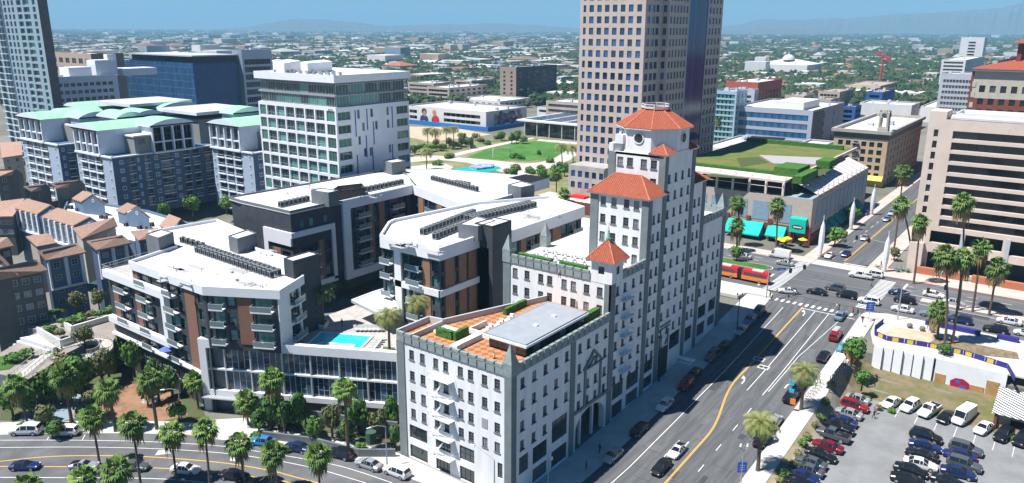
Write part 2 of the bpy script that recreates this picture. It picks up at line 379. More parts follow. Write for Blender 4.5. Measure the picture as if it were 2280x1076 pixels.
for x, ya, yb in ((208.4, -90, 33.5), (204.8, -90, 33), (214.8, -90, 33), (218.3, -90, 34), (221.8, -90, 34)):
    if x in (208.4, 214.8): b.box(x, ya, 7.2, x+.14, yb, 7.234, 0)
    else:
        y = yb
        while y > ya: b.box(x, y-2.4, 7.2, x+.14, y, 7.234, 0); y -= 7.5
for x in (200, 204, 220.5, 224):
    y = 66
    while y < 200: b.box(x, y, 7.2, x+.14, y+2.4, 7.234, 0); y += 7.5
b.box(210, 33.2, 7.2, 224, 33.7, 7.235, 0); b.box(198, 65.2, 7.2, 211, 65.7, 7.235, 0); b.box(233.5, 46.2, 7.2, 234, 52.6, 7.24, 0)
for a in range(236, 330, 8): b.box(a, 56.3, 7.2, a+3, 56.45, 7.24, 0)
b.build('lane_marking', whitep, kind='structure')
b = MB(); b.box(236, 52.6, 7.2, 420, 52.75, 7.24, 0); b.box(236, 52.95, 7.2, 420, 53.1, 7.24, 0); b.build('yellow_line', yelp, kind='structure')
z5 = lambda *p: [G(x/2.861, 700+y/2.861) for x, y in p]
z6 = lambda *p: [G(500+x/2.861, 700+y/2.861) for x, y in p]
def flat_ribbon(b, P, wd, z=.035):
    P = smooth([p[:2] for p in P], 2); L, R = [], []
    for i, p in enumerate(P):
        a = Vector(P[max(0, i-1)]); c = Vector(P[min(len(P)-1, i+1)]); d = (c-a).normalized(); n = Vector((-d.y, d.x))*wd/2
        L.append((p[0]+n.x, p[1]+n.y, z)); R.append((p[0]-n.x, p[1]-n.y, z))
    for i in range(len(P)-1): b.face([R[i], R[i+1], L[i+1], L[i]])
b = MB()
flat_ribbon(b, z5((0, 850), (500, 845), (1000, 855), (1460, 885))+z6((350, 935), (500, 965), (650, 1000), (900, 1076)), .14)
flat_ribbon(b, z5((0, 803), (500, 802), (1000, 812), (1430, 840))+z6((130, 862), (400, 903), (690, 955), (850, 1000), (1070, 1076)), .14)
flat_ribbon(b, z5((0, 1040), (500, 1042), (950, 1045), (1200, 1060), (1500, 1100)), .16)
for px in ((300, 800), (525, 800)): a = z5(px)[0]; flat_ribbon(b, [a, (a[0]+1.2, a[1]+1.5)], .12)
b.build('lane_marking', whitep, kind='structure')
b = MB()
flat_ribbon(b, z5((-60, 945), (0, 938), (300, 905), (600, 900), (900, 905), (1200, 925), (1500, 955), (1770, 1005))+z6((400, 1025), (600, 1076), (700, 1110)), .2)
flat_ribbon(b, z5((-60, 970), (0, 970), (450, 972), (950, 975), (1300, 1000), (1600, 1035), (1770, 1055))+z6((500, 1090),), .2)
b.build('yellow_line', yelp, kind='structure')
def patch(name, m, px, z, lo=-.2, kind='structure'):
    b = MB(); P = [G(x, y, z) for x, y in px]; b.prism(P, z+lo, z, 0); return b.build(name, m, kind=kind)
for px in ([(352, 1003), (375, 1001), (381, 1010), (345, 1014)], [(512, 1017), (532, 1020), (540, 1028), (512, 1026)]):
    patch('road_patch', conc, px, .03, -.02)
for x, y in ((1700, 818), (1690, 800)):
    X, Y, Z = GT(x, y); b = MB(); ribbon(b, [(X-.9, Y), (X+.9, Y)], 2.4, .028); b.build('road_patch', conc, kind='structure')
    for dy in (-.6, .6): b = MB(); ribbon(b, [(X-.45, Y+dy*.8), (X+.45, Y+dy*.8)], .8, .036); b.build('utility_cover', mat('iron', (.05, .05, .05), .7), kind='structure')
# parking lot, slope and planting at the right
b = MB()
for j in range(22):
    for i in range(9):
        x0, x1 = 160.6+i*1.42, 160.6+(i+1)*1.42; y0, y1 = -2+j*1.6, -2+(j+1)*1.6; q = lambda x, y: (x, y, GZ(min(x, 173.3), min(y, 33.9))+.02+.12*math.sin(x*3+y*2.1)*math.sin(y*1.7))
        if y1 < 34: b.face([q(x0, y0), q(x1, y0), q(x1, y1), q(x0, y1)])
b.build('weedy_slope', mat('weedy_slope_grass', (.20, .15, .09), .95, .5, .35, col2=(.12, .125, .045), bump=.6, detail=9), kind='structure')
b = MB()
for i in range(36): x0, x1 = 104+i*1.6, 105.6+i*1.6; b.face([(x0, 34.2, GZ(x0, 34.2)+.05), (x0, 30.9, GZ(x0, 30.9)+.06), (x1, 30.9, GZ(x1, 30.9)+.06), (x1, 34.2, GZ(x1, 34.2)+.05)])
b.build('planting_strip', mat('strip_mulch', (.34, .27, .20), .95, .4, .5, col2=(.26, .22, .12)), kind='structure')
b = MB(); b.prism([(60, -60), (104, -60), (104, 12), (104, 29), (118, 29.8), (163, 30.5), (163, -60)], -.05, .04, 0); b.build('parking_lot', lotm, kind='structure')

dk_ = mat('crack_sealant', (.045, .047, .05), .8); pk_ = mat('asphalt_patch', (.065, .068, .072), .92, .2, 1); pk2 = mat('pale_asphalt_patch', (.135, .138, .14), .92, .2, 1)
rr = random.Random(21); b = MB()
for i in range(46):
    x, y = rr.uniform(100, 188), rr.uniform(38.6, 58.6)
    if i % 2: pts = [(x+k*rr.uniform(1.5, 3), y+rr.uniform(-.35, .35)) for k in range(5)]; pts = sorted(pts)
    else: pts = [(x+rr.uniform(-.3, .3)+k*.12, y+k*1.1) for k in range(5) if y+k*1.1 < 59]
    pts = [p for p in pts if p[0] < 189]
    if len(pts) > 2: ribbon(b, pts, .09, .027)
for i in range(26): x, y, l = rr.uniform(197, 220), rr.uniform(-40, 120), rr.uniform(2, 8); b.box(x, y, 7.2, x+(l if i % 2 else .1), y+(.1 if i % 2 else l), 7.227)
b.build('sealed_cracks', dk_, kind='structure')
b = MB(); c = MB()
for i in range(16): x, y = rr.uniform(100, 182), rr.uniform(39, 56); ribbon(b if i % 2 else c, [(x, y), (x+rr.uniform(1.5, 9), y)], rr.uniform(.8, 2.6), .0235+.0006*i/2)
for i in range(7): x, y = rr.uniform(198, 222), rr.uniform(-10, 110); (b if i % 2 else c).box(x, y, 7.2, x+rr.uniform(1, 2.6), y+rr.uniform(3, 12), 7.2225+.0006*i)
b.build('asphalt_patch', pk_, kind='structure'); c.build('asphalt_patch', pk2, kind='structure')
# ------------------------------------------------------------------ the white hotel
stucco = mat('white_stucco', (.80, .80, .79), .9, .12, .9, bump=.06, stretch=(1, 1, .12), detail=6)
slate = mat('grey_quoin_stucco', (.19, .22, .225), .85, .15, .5)
slated = mat('slate_green_copper', (.27, .32, .31), .6, .2, 1.2)
darkf = mat('dark_window_frame', (.03, .035, .04), .5); sashm = mat('sash_grey', (.16, .17, .18), .6)
steel = mat('white_steel', (.72, .73, .74), .5)
graym = mat('grey_metal', (.30, .32, .34), .5)
glassd = glassmat('dark_glass', (.012, .018, .028), (.30, .31, .32), .64)
glasss = glassmat('shop_glass', (.015, .03, .035), (.10, .12, .12), .6)
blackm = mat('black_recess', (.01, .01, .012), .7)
def tile_mat(name, c1, c2, stretch):
    m = mat(name, c1, .8, .6, 2.2, col2=c2, bump=.25, bscale=2.5, stretch=stretch, ramp=(.35, .75)); return m
tilem = tile_mat('red_clay_tile', (.38, .105, .055), (.24, .06, .035), (1, 1, 1))
tileh = mat('clay_tile_hip', (.62, .22, .12), .8, .4, 3)
hedge = mat('hedge_leaf', (.035, .12, .015), .95, .6, 3, col2=(.07, .17, .03), bump=.8, bscale=6)
def checker(name, c1, c2, sc_):
    m = D.materials.new(name); m.use_nodes = True; N = m.node_tree.nodes; L = m.node_tree.links; b = N['Principled BSDF']; b.inputs['Roughness'].default_value = .75
    tc = N.new('ShaderNodeTexCoord'); mpg = N.new('ShaderNodeMapping'); mpg.inputs['Rotation'].default_value = (0, 0, .785); mpg.inputs['Location'].default_value = (0, 0, .013); L.new(tc.outputs['Object'], mpg.inputs[0]); ck = N.new('ShaderNodeTexChecker'); ck.inputs['Scale'].default_value = sc_; ck.inputs[1].default_value = (*c1, 1); ck.inputs[2].default_value = (*c2, 1)
    n = N.new('ShaderNodeTexNoise'); n.inputs['Scale'].default_value = .8; mx = N.new('ShaderNodeMix'); mx.data_type = 'RGBA'; mx.blend_type = 'MULTIPLY'; mx.inputs[0].default_value = .5
    L.new(mpg.outputs[0], ck.inputs[0]); L.new(tc.outputs['Object'], n.inputs[0]); L.new(ck.outputs[0], mx.inputs[6]); L.new(n.outputs[1], mx.inputs[7]); L.new(mx.outputs[2], b.inputs[0]); return m
deckt = checker('terracotta_checker_tile', (.50, .145, .045), (.50, .31, .16), 0.95)
HB = (87.0, 65.4)
hotel = thing('hotel', 'white stucco hotel with grey corners, stepped tower and red clay tile roofs', 'hotel', (128.7, 77.7, 0))
hw, hq, hr, hp = MB(), MB(), MB(), MB()          # walls, quoins, flat roofs, parapets
ROWS = [21.0, 17.1, 13.4, 9.95]
def tops(z1, low=9.95): return [t for t in (9.95, 13.4, 17.1, 20.9, 24.45, 28.05, 31.7, 35.3, 39.0, 42.6, 46.2) if low-.1 <= t < z1-.6]
def hol(us, ts, w, h): return [(u-w/2, t-h) for u in us for t in ts]
def hface(A, B, z0, z1, wins, bigs=(), w=1.12, h=1.75, skip=()):
    """wins: (u centre, top z); bigs: (u0,z0,u1,z1,nx,ny)"""
    hs = [(u-w/2, t-h, u+w/2, t) for u, t in wins]
    facade(hw, A, B, z0, z1, hs+[b[:4] for b in bigs], 0, .25)
    for a, b_, c, e in hs: put_window(hotel, A, B, a, b_, w, h, 2, 3, sashm, glassd, .2, .08, sill=True)
    for a, b_, c, e, nx, ny in bigs: put_window(hotel, A, B, a, b_, c-a, e-b_, nx, ny, darkf, glasss, .22, .08, name='shop_window')
# left faces (towards the lower road)
A, B = (87, 88.4), (87, 66.6); U = lambda Y: 88.4-Y
lw = []
for i, Y in enumerate((86.7, 84.2, 81.15, 78.95, 75.75, 73.6, 70.7, 68.15)):
    for j, t in enumerate((21.0, 17.1, 13.4, 9.95)):
        lw.append((U(Y), t))
closed = [(U(70.7), 13.4), (U(70.7), 17.1-3.7*0)]
shut = {(U(70.7), 13.4), (U(70.7), 9.95)}
hface(A, B, -.1, 22.1, [q for q in lw if q not in {(U(70.7), 13.4)}], [(.6, 4.1, 4.8, 6.7, 3, 2), (6.8, 4.3, 10.2, 6.7, 4, 2), (12.2, 4.1, 15.4, 6.7, 3, 2), (12.2, .3, 15.4, 2.8, 3, 1), (20.3, 3.6, 21.3, 6.4, 2, 3), (.6, .3, 4.8, 2.8, 1, 1), (6.8, .15, 10.0, 2.8, 4, 1)])
b = MB(); b.box(86.93, 70.1, 11.65, 87.0, 71.3, 13.4, 0); b.build('closed_shutter', mat('shutter_grey', (.33, .33, .34), .8), hotel)
# T1 front, with the pilasters
fr = lambda X: X-88.2
T1w = [(fr(X), t) for X in (90.0, 93.2, 96.4, 99.6, 102.8) for t in (20.95, 17.1, 13.4)]+[(fr(X), 9.95) for X in (90.0, 93.2, 96.4)]
hface((88.2, 65.4), (104.0, 65.4), -.1, 22.1, T1w, [(fr(89.2), 3.9, fr(91.8), 7.0, 2, 2), (fr(93), 3.9, fr(97.2), 7.0, 3, 2), (fr(98.6), 5.2, fr(103.4), 9.4, 3, 2), (fr(93), .5, fr(97.2), 3.0, 3, 1), (fr(98.6), .5, fr(103.4), 3.6, 3, 1)])
# gabled arch bay between the two pilasters
b = MB(); A, B = (105.4, 65.4), (117.2, 65.4); ub = lambda X: X-105.4
arch = [(x, 0) for x in ()]
wins = [(ub(X), t) for X in (107.0, 115.8) for t in (20.95, 17.1, 13.4, 9.95)]+[(ub(X), t) for X in (109.9, 112.7) for t in (20.95, 16.9, 13.2, 9.9)]
hface(A, B, 7.9, 22.1, wins)
n_ = 14; cx, rx, rz = 111.3, 5.1, 3.3                            # wall around the arch
for s in (-1, 1):
    prev = (cx+s*rx, 4.0)
    for k in range(1, n_+1):
        t = math.pi/2*k/n_; cur = (cx+s*rx*math.cos(t), 4.0+rz*math.sin(t))
        f = [(prev[0], 65.4, prev[1]), (cur[0], 65.4, cur[1]), (cur[0], 65.4, 7.9), (prev[0], 65.4, 7.9)]; hw.face(f if s < 0 else f[::-1])
        f = [(prev[0], 65.4, prev[1]), (prev[0], 66.6, prev[1]), (cur[0], 66.6, cur[1]), (cur[0], 65.4, cur[1])]; hw.face(f)
        prev = cur
hw.box(105.4, 65.4, -.1, 106.2, 66.6, 7.9); hw.box(116.4, 65.4, -.1, 117.2, 66.6, 7.9)
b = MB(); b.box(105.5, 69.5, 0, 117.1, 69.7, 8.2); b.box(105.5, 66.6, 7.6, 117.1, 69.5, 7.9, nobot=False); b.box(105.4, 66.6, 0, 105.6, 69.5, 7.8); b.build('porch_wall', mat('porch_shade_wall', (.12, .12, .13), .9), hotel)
for q in ((113.2, 66.2, 0, 113.7, 66.7, 7.0), (109, 66.2, 0, 109.4, 66.7, 7.2)): b = MB(); b.box(*q); b.build('porch_column', stucco, hotel)
b = MB(); b.box(105.4, 65.12, 7.75, 117.2, 65.4, 8.35)           # grey band and gable motif
for x in (108.6, 113.9): b.box(x, 65.14, 8.35, x+.55, 65.4, 15.4)
b.bar((108.3, 65.25, 15.3), (111.6, 65.25, 18.2), .28); b.bar((111.6, 65.25, 18.2), (114.8, 65.25, 15.3), .28); b.bar((108.9, 65.25, 15.3), (114.3, 65.25, 15.3), .2); b.bar((110.4, 65.22, 15.5), (111.6, 65.22, 16.9), .18); b.bar((111.6, 65.22, 16.9), (112.8, 65.22, 15.5), .18)
b.build('gable_ornament', slate, hotel)
# T2 .. T6 front bays
def bay(x0, x1, z1, cols, low, bigs):
    g = TZ((x0+x1)/2)-.3
    ts = tops(z1, low)
    hface((x0, 65.4), (x1, 65.4), g, z1, [(c-x0, t) for c in cols for t in ts], [(a-x0, b_, c-x0, e, nx, ny) for a, b_, c, e, nx, ny in bigs])
bay(118.7, 130.4, 29.1, (119.7, 122.5, 125.8, 129.0), 9.95, [(119.2, 4.9, 123.4, 8.0, 3, 2), (124.8, 4.9, 129.8, 8.0, 3, 2), (119.2, .9, 123.4, 3.9, 3, 1), (124.8, 1.4, 129.8, 4.0, 3, 1)])
bay(131.9, 136.4, 42.5, (133.0, 135.2), 9.95, [(132.3, 5.6, 136.0, 8.1, 3, 2), (132.3, 2.2, 136.0, 4.6, 3, 1)])
bay(137.9, 149.3, 50.0, (138.9, 141.9, 145.0, 148.1), 13.4, [(143.5, 7.0, 148.6, 10.6, 3, 2)])
bay(150.8, 155.7, 42.5, (152.0, 154.3), 13.4, [(151.4, 6.2, 155.0, 9.6, 3, 2), ])
bay(157.2, 168.6, 32.3, (158.2, 161.2, 164.4, 167.2), 16.9, [(158.0, 9.6, 162.4, 12.6, 2, 1), (164.0, 9.6, 168.0, 12.6, 2, 1), (158.0, 5.2, 162.4, 8.3, 2, 1), (164.0, 5.9, 168.0, 8.3, 2, 1)])
# entrance panel with ornament on T4
b = MB(); b.box(138.5, 65.2, 1.6, 142.6, 65.4, 8.8); b.build('entrance_door', mat('dark_bronze', (.025, .03, .035), .5), hotel)
b = MB()
for p, q in (((138.6, 9), (138.6, 13.5)), ((142.4, 9), (142.4, 12.6)), ((138.4, 13.3), (143, 13.3)), ((138.6, 9), (140.5, 8.9)), ((142.4, 11), (141.2, 9.4)), ((138.5, 14.0), (143.2, 14.0))): b.bar((p[0], 65.25, p[1]), (q[0], 65.25, q[1]), .15)
b.build('entrance_ornament', slate, hotel)
# hidden sides, left faces of the upper tiers
def plain(A, B, z0, z1): facade(hw, A, B, z0, z1, [])
def lface(X, Ya, Yb, z0, z1, Ys, ts, w=1.2, h=1.75, only=None):
    hface((X, Ya), (X, Yb), z0, z1, [(Ya-y, t) for y in Ys for t in ts if not only or (y, t) in only], w=w, h=h)
lface(117.2, 79.5, 66.7, 22.8, 29.1, (78.9, 75.6, 73.5, 70.6, 67.75), (28.05, 24.6))
lface(117.2, 88.4, 79.5, 12, 29.1, (87.2, 84.3, 81.0), (28.05, 24.5, 20.9, 17.3))
lface(130.4, 76.4, 66.7, 29.1, 42.5, (75.3, 72.9, 70.1, 67.9), (42.0, 38.4, 34.8, 31.2))
lface(137.0, 76.6, 66.8, 42.5, 50.0, (75.5, 73.3, 70.2, 68.0), (49.0, 45.35), w=1.35)
plain((87, 90), (87, 88.4), -.1, 22.1)
T1P = [(87, 65.4), (117.2, 65.4), (117.2, 79.5), (95.5, 87.0), (95, 90), (87, 90)]
for P in zip(T1P[2:5], T1P[3:6]): plain(P[0], P[1], -.1, 22.9)
plain((170.3, 90), (117.2, 90), -.1, 29.1)
plain((170.3, 65.4), (170.3, 90), 3, 32.3); plain((157.2, 65.4), (157.2, 78), 32, 42.5); plain((157, 78.1), (130.4, 78.1), 29, 42.5); plain((150.8, 65.4), (150.8, 78.1), 42.4, 50); plain((150.8, 78.1), (137, 78.1), 42.4, 50); plain((157.2, 90), (117.2, 90), 29, 29.2)
# quoins / pilasters
def quoin(*a): b = MB(); b.box(*a); b.build('quoin', slate, hotel)
def pil(x0, x1, z1, y=65.4, d=.18): quoin(x0, y-d, TZ(x0)-.2, x1, y+.3, z1)
pil(104.0, 105.4, 22.2); pil(117.0, 118.7, 29.0); pil(130.4, 131.9, 42.3); pil(136.4, 137.9, 49.9); pil(149.3, 150.8, 49.9); pil(155.7, 157.2, 42.3); pil(168.6, 170.3, 32.2)
quoin(86.82, 65.22, -.1, 88.2, 66.6, 22.1); quoin(86.82, 88.4, -.1, 88, 90.15, 22.1); quoin(117.0, 65.23, 22.1, 117.2, 66.7, 29.0); quoin(117.02, 88.4, 12.1, 118.5, 90.15, 29)
quoin(130.22, 65.24, 29.1, 130.4, 66.7, 42.3); quoin(130.22, 76.4, 29.1, 131, 78.2, 42.3); quoin(136.82, 65.24, 42.5, 137, 66.8, 49.9); quoin(136.82, 76.6, 42.5, 138, 78.2, 49.9)
# battlemented parapets
def merlons(A, B, z, hgt=1.75, step=1.75, out=.18, seg=.3):
    L = math.hypot(B[0]-A[0], B[1]-A[1]); a = math.atan2(B[1]-A[1], B[0]-A[0]); d = ((B[0]-A[0])/L, (B[1]-A[1])/L); n = (d[1], -d[0])
    cx, cy = (A[0]+B[0])/2+n[0]*(out-.22), (A[1]+B[1])/2+n[1]*(out-.22)
    hp = MB(); hp.obox(cx, cy, z, z+hgt*.72, a, L, .5); hp.build('parapet', slated, hotel); me_ = MB(); me_.obox(0, 0, z+hgt*.72, z+hgt, 0, L/int(L/step)-.32, .54); me_ = me_.mesh('merlon', slated); ri_ = MB(); ri_.obox(0, 0, z+.25, z+hgt*.72, 0, .16, .2); ri_ = ri_.mesh('parapet_rib', slated)
    k = int(L/step)
    for i in range(k):
        u = (i+.5)*L/k; link('merlon', me_, hotel, wloc=(A[0]+d[0]*u+n[0]*(out-.2), A[1]+d[1]*u+n[1]*(out-.2), 0), rot=a)
        u = (i+1)*L/k
        if i < k-1: link('parapet_rib', ri_, hotel, wloc=(A[0]+d[0]*u+n[0]*(out+.1), A[1]+d[1]*u+n[1]*(out+.1), 0), rot=a)
merlons((87, 90), (87, 66.8), 22.1); merlons((88.4, 65.4), (117, 65.4), 22.1); merlons((117.2, 90), (117.2, 69.9), 29.1); merlons((121.2, 65.4), (130.4, 65.4), 29.1)
merlons((157.4, 65.4), (168.8, 65.4), 32.3); merlons((170.3, 65.4), (170.3, 90), 32.3)
for q in ((86.8, 65.2, 22.0, 88.6, 67, 24.2), (168.5, 65.2, 32.2, 170.5, 67.2, 34.2), (116.9, 88.3, 29, 118.7, 90.2, 31.6), (130, 88.5, 29, 131.6, 90.2, 31.6)): b = MB(); b.box(*q); b.build('spire_base', slated, hotel)
hr.prism(inset(T1P, .12), 21.6, 22.9, 0); hr.box(117.3, 65.6, 28.6, 157, 89.9, 29.12, 1); hr.box(157.2, 65.6, 31.6, 170.2, 89.9, 32.32, 1); hr.box(150.8, 65.5, 42, 157.1, 78, 42.5, 1); hr.box(137, 65.5, 49.5, 150.7, 78, 50.0, 1)
hw.build('wall', stucco, hotel)
hr.build('roof', [deckt, mat('roof_membrane', (.6, .6, .58), .9, .1, .3)], hotel)
def spire(cx, cy, z, r, h):
    b = MB(); P = [(cx-r, cy-r), (cx+r, cy-r), (cx+r, cy+r), (cx-r, cy+r)]
    for i in range(4): b.face([(*P[i], z), (*P[(i+1) % 4], z), (cx, cy, z+h)])
    b.build('spire', slated, hotel)
spire(87.7, 66.1, 24.2, .9, 3.1); spire(169.5, 66.2, 34.2, .95, 3.2); spire(117.8, 89.3, 31.6, .9, 3.0); spire(130.8, 89.3, 31.6, .85, 3.0)
# tiled roofs: battens of barrel tile as ribs over the slope
def tiled(name, planes, m=tilem, pitch=.42, hips=True):
    b = MB()
    for pl in planes:
        b.face(pl, 0)
        a, c = Vector(pl[0]), Vector(pl[1]); e = (c-a); L = e.length; e.normalize(); nrm = e.cross(Vector(pl[2])-a).normalized(); up = nrm.cross(e)
        top = [Vector(p) for p in pl[2:]]; H = max((p-a).dot(up) for p in top)
        tl = min((p-a).dot(e) for p in top); tr = max((p-a).dot(e) for p in top)
        k = max(1, int(L/pitch))
        for i in range(k):
            u = (i+.5)*L/k
            h = H if tl <= u <= tr else (H*u/tl if u < tl else H*(L-u)/(L-tr))
            if h < .3: continue
            p = a+e*u; q = p+up*h; wv = e*(L/k*.3); o = nrm*.09
            b.face([p-wv, p+o, q+o, q-wv], 0); b.face([p+o, p+wv, q+wv, q+o], 0)
    return b
def tiled_hip(x0, y0, x1, y1, z0, z1, rl=0, ax='x', parent=None, name='tiled_roof', sink=.22):
    cx, cy = (x0+x1)/2, (y0+y1)/2
    if ax == 'x': r0, r1 = (cx-rl, cy, z1), (cx+rl, cy, z1)
    else: r0, r1 = (cx, cy-rl, z1), (cx, cy+rl, z1)
    p = [(x0, y0, z0), (x1, y0, z0), (x1, y1, z0), (x0, y1, z0)]
    if rl == 0: pls = [[p[i], p[(i+1) % 4], r0] for i in range(4)]
    elif ax == 'x': pls = [[p[0], p[1], r1, r0], [p[1], p[2], r1], [p[2], p[3], r0, r1], [p[3], p[0], r0]]
    else: pls = [[p[0], p[1], r0], [p[1], p[2], r1, r0], [p[2], p[3], r1], [p[3], p[0], r0, r1]]
    b = tiled('x', pls); b.face(p[::-1], 0)
    o = b.build(name, tilem, parent)
    h = MB()
    for i in range(4):
        t = (r0 if i in ((0, 3) if ax == 'x' else (0, 1)) else r1)
        h.bar(p[i], t, .14, 5)
    if rl: h.bar(r0, r1, .14, 5)
    q = h.build('ridge_tile', tileh, None); q.parent = o
    f = MB(); f.rim([(x0+.1, y0+.1), (x1-.1, y0+.1), (x1-.1, y1-.1), (x0+.1, y1-.1)], z0-.25, z0-.02, .3); q = f.build('cornice', stucco, None); q.parent = o
    return o
tiled_hip(129.6, 64.8, 138.2, 78.8, 42.65, 46.3, 2.8, 'y', hotel)
tiled_hip(150.6, 64.8, 157.9, 78.8, 42.65, 45.2, 2.5, 'y', hotel)
for x, y in ((138.6, 67.0), (149.2, 67.0), (149.2, 76.5)): tiled_hip(x-2.1, y-2.1, x+2.1, y+2.1, 50.25, 52.0, 0, 'x', hotel)
# octagonal lantern
cx, cy, R_ = 143.9, 71.75, 6.75; s_ = R_*math.tan(math.pi/8)
oc = lambda r: [(cx+r/math.cos(math.pi/8)*math.cos(math.pi/8+math.pi/4*k), cy+r/math.cos(math.pi/8)*math.sin(math.pi/8+math.pi/4*k)) for k in range(8)]
b = MB(); O = oc(6.55); b.prism(O, 49.9, 55.0); b.rim(oc(6.7), 50.0, 50.4, .3); b.build('lantern_wall', stucco, hotel)
b = MB(); b.prism([(136.9, 77.2), (138.9, 75.6), (138.9, 78.2), (136.9, 78.2)], 50, 51.6); b.prism([(137.2, 75.2), (138.5, 74.8), (138.5, 77.0), (137.2, 77.0)], 51.6, 53.4); b.build('scroll_buttress', stucco, hotel)
E8, T8 = [(*p, 55.0) for p in oc(7.25)], [(*p, 58.3) for p in oc(2.3)]
b = tiled('x', [[E8[i], E8[(i+1) % 8], T8[(i+1) % 8], T8[i]] for i in range(8)], pitch=.36); b.prism(oc(2.3), 58.0, 58.35)
rf = b.build('tiled_roof', tilem, hotel)
h = MB(); [h.bar(E8[i], T8[i], .13, 5) for i in range(8)]; q = h.build('ridge_tile', tileh); q.parent = rf; q.location = (0, 0, 0)
b = MB(); b.rim(oc(7.2), 54.75, 54.97, .5); b.build('cornice', stucco, hotel)
b = MB(); P = oc(2.5)
for i in range(8): b.bar((*P[i], 58.3), (*P[i], 59.3), .12); b.bar((*P[i], 59.3), (*P[(i+1) % 8], 59.3), .1); b.bar((*P[i], 58.7), (*P[(i+1) % 8], 58.7), .22)
b.build('roof_railing', mat('weathered_white', (.6, .6, .58), .7), hotel)
for k, (nx_, ny_) in enumerate(((-1, 0), (0, -1), (-.7071, .7071), (-.7071, -.7071))):   # round windows
    if k == 3: continue
    c = Vector((cx+nx_*6.56, cy+ny_*6.56, 53.0)); t = Vector((-ny_, nx_, 0)); n = Vector((nx_, ny_, 0)); b = MB(); r = .95; g = MB()
    ring = [(math.cos(2*math.pi*i/20), math.sin(2*math.pi*i/20)) for i in range(20)]
    g.face([tuple(c+n*.03+t*(r*a*s)+Vector((0, 0, r*bb))) for a, bb in ring for s in (1,)])
    for i in range(20):
        a0, a1 = ring[i], ring[(i+1) % 20]
        P4 = [c+n*.16+t*(r*q*a[0])+Vector((0, 0, r*q*a[1])) for q, a in ((1, a0), (1.22, a0), (1.22, a1), (1, a1))]
        b.face([tuple(p) for p in P4]); b.face([tuple(P4[0]), tuple(P4[3]), tuple(P4[3]-n*.14), tuple(P4[0]-n*.14)])
    fr_ = b.build('round_window', stucco, hotel); q = g.build('pane', glassd); q.parent = fr_
    h = MB(); h.bar(c+n*.06-t*r, c+n*.06+t*r, .05); h.bar(c+n*.06-Vector((0, 0, r)), c+n*.06+Vector((0, 0, r)), .05); q = h.build('glazing_bar', darkf); q.parent = fr_
# corner turret with green finial on T2
tu = MB(); A, B = (117.15, 69.7), (117.15, 65.25)
facade(tu, A, B, 28.9, 33.2, [(1.5, 30.6, 2.8, 32.1)]); facade(tu, (117.15, 65.25), (121.2, 65.25), 28.9, 33.2, [(1.5, 30.6, 2.7, 32.1)]); facade(tu, (121.2, 65.25), (121.2, 69.7), 28.9, 33.2, []); facade(tu, (121.2, 69.7), (117.15, 69.7), 28.9, 33.2, [])
tu.build('turret_wall', stucco, hotel)
put_window(hotel, A, B, 1.5, 30.6, 1.3, 1.5, 2, 2, darkf, glassd); put_window(hotel, (117.15, 65.25), (121.2, 65.25), 1.5, 30.6, 1.2, 1.5, 2, 2, darkf, glassd)
tiled_hip(116.3, 64.4, 122.0, 70.5, 33.3, 37.0, 0, 'x', hotel)
b = MB(); c = (119.15, 67.45)
for z0_, r0_, z1_, r1_ in ((36.7, .45, 37.2, .55), (37.2, .4, 38.4, .18), (38.4, .22, 38.6, .2), (38.6, .08, 40.2, .03)): b.bar((*c, z0_), (*c, z1_), r0_, 8, r2=r1_)
b.build('finial', mat('copper_green', (.25, .42, .34), .6), hotel)
# fire escape on the lower-road face; balconies on the T2 front
fe = MB()
for t in (18.0, 14.4, 10.8, 7.2, 3.6):
    fe.box(85.55, 77.2, t-.12, 87, 81.9, t-.02, nobot=False)
    for y in (77.2, 81.85): fe.bar((85.6, y, t), (85.6, y, t+1.0), .035, 4, cap=False)
    fe.bar((85.6, 77.2, t+1.0), (85.6, 81.9, t+1.0), .05, 4); fe.bar((85.6, 77.2, t+.5), (85.6, 81.9, t+.5), .03, 4)
    for y in (77.2, 81.9): fe.bar((85.6, y, t+1.0), (87, y, t+1.0), .04, 4)
    for k in range(12): y = 77.2+k*.42; fe.bar((85.6, y, t), (85.6, y, t+1.0), .02, 3, cap=False)
    if t > 4:
        for y in (85.8, 86.4): fe.bar((y, 81.3, t-3.6), (y, 78.4, t), .05, 4)
        for k in range(11): q = (k+.5)/11; fe.box(85.8, 81.3-2.9*q-.12, t-3.6+3.6*q, 86.4, 81.3-2.9*q+.12, t-3.6+3.6*q+.03)
fe.build('fire_escape', steel, hotel)
def balcony_mesh(w, d, hgt, rail, slab, nb=None, glass=None):
    b = MB(); b.box(0, -d, -.25, w, 0, 0, 1, nobot=False)
    for x in (0.04, w-.04): b.bar((x, -d+.04, 0), (x, -d+.04, hgt), .035, 4, cap=False); b.bar((x, -d+.04, hgt), (x, 0, hgt), .04, 4)
    b.bar((0, -d+.04, hgt), (w, -d+.04, hgt), .045, 4)
    if glass: b.face([(0.05, -d+.03, .08), (w-.05, -d+.03, .08), (w-.05, -d+.03, hgt-.1), (.05, -d+.03, hgt-.1)], 2)
    else:
        n = nb or int(w/.3)
        for i in range(1, n): x = w*i/n; b.bar((x, -d+.04, 0), (x, -d+.04, hgt), .015, 3, cap=False)
    return b.mesh('balcony', [rail, slab]+([glass] if glass else []))
bm = balcony_mesh(3.4, 1.2, 1.0, steel, steel)
for t in (24.9, 21.3, 17.6, 13.9, 10.3): link('balcony', bm, hotel, wloc=(121.2, 65.4, t))
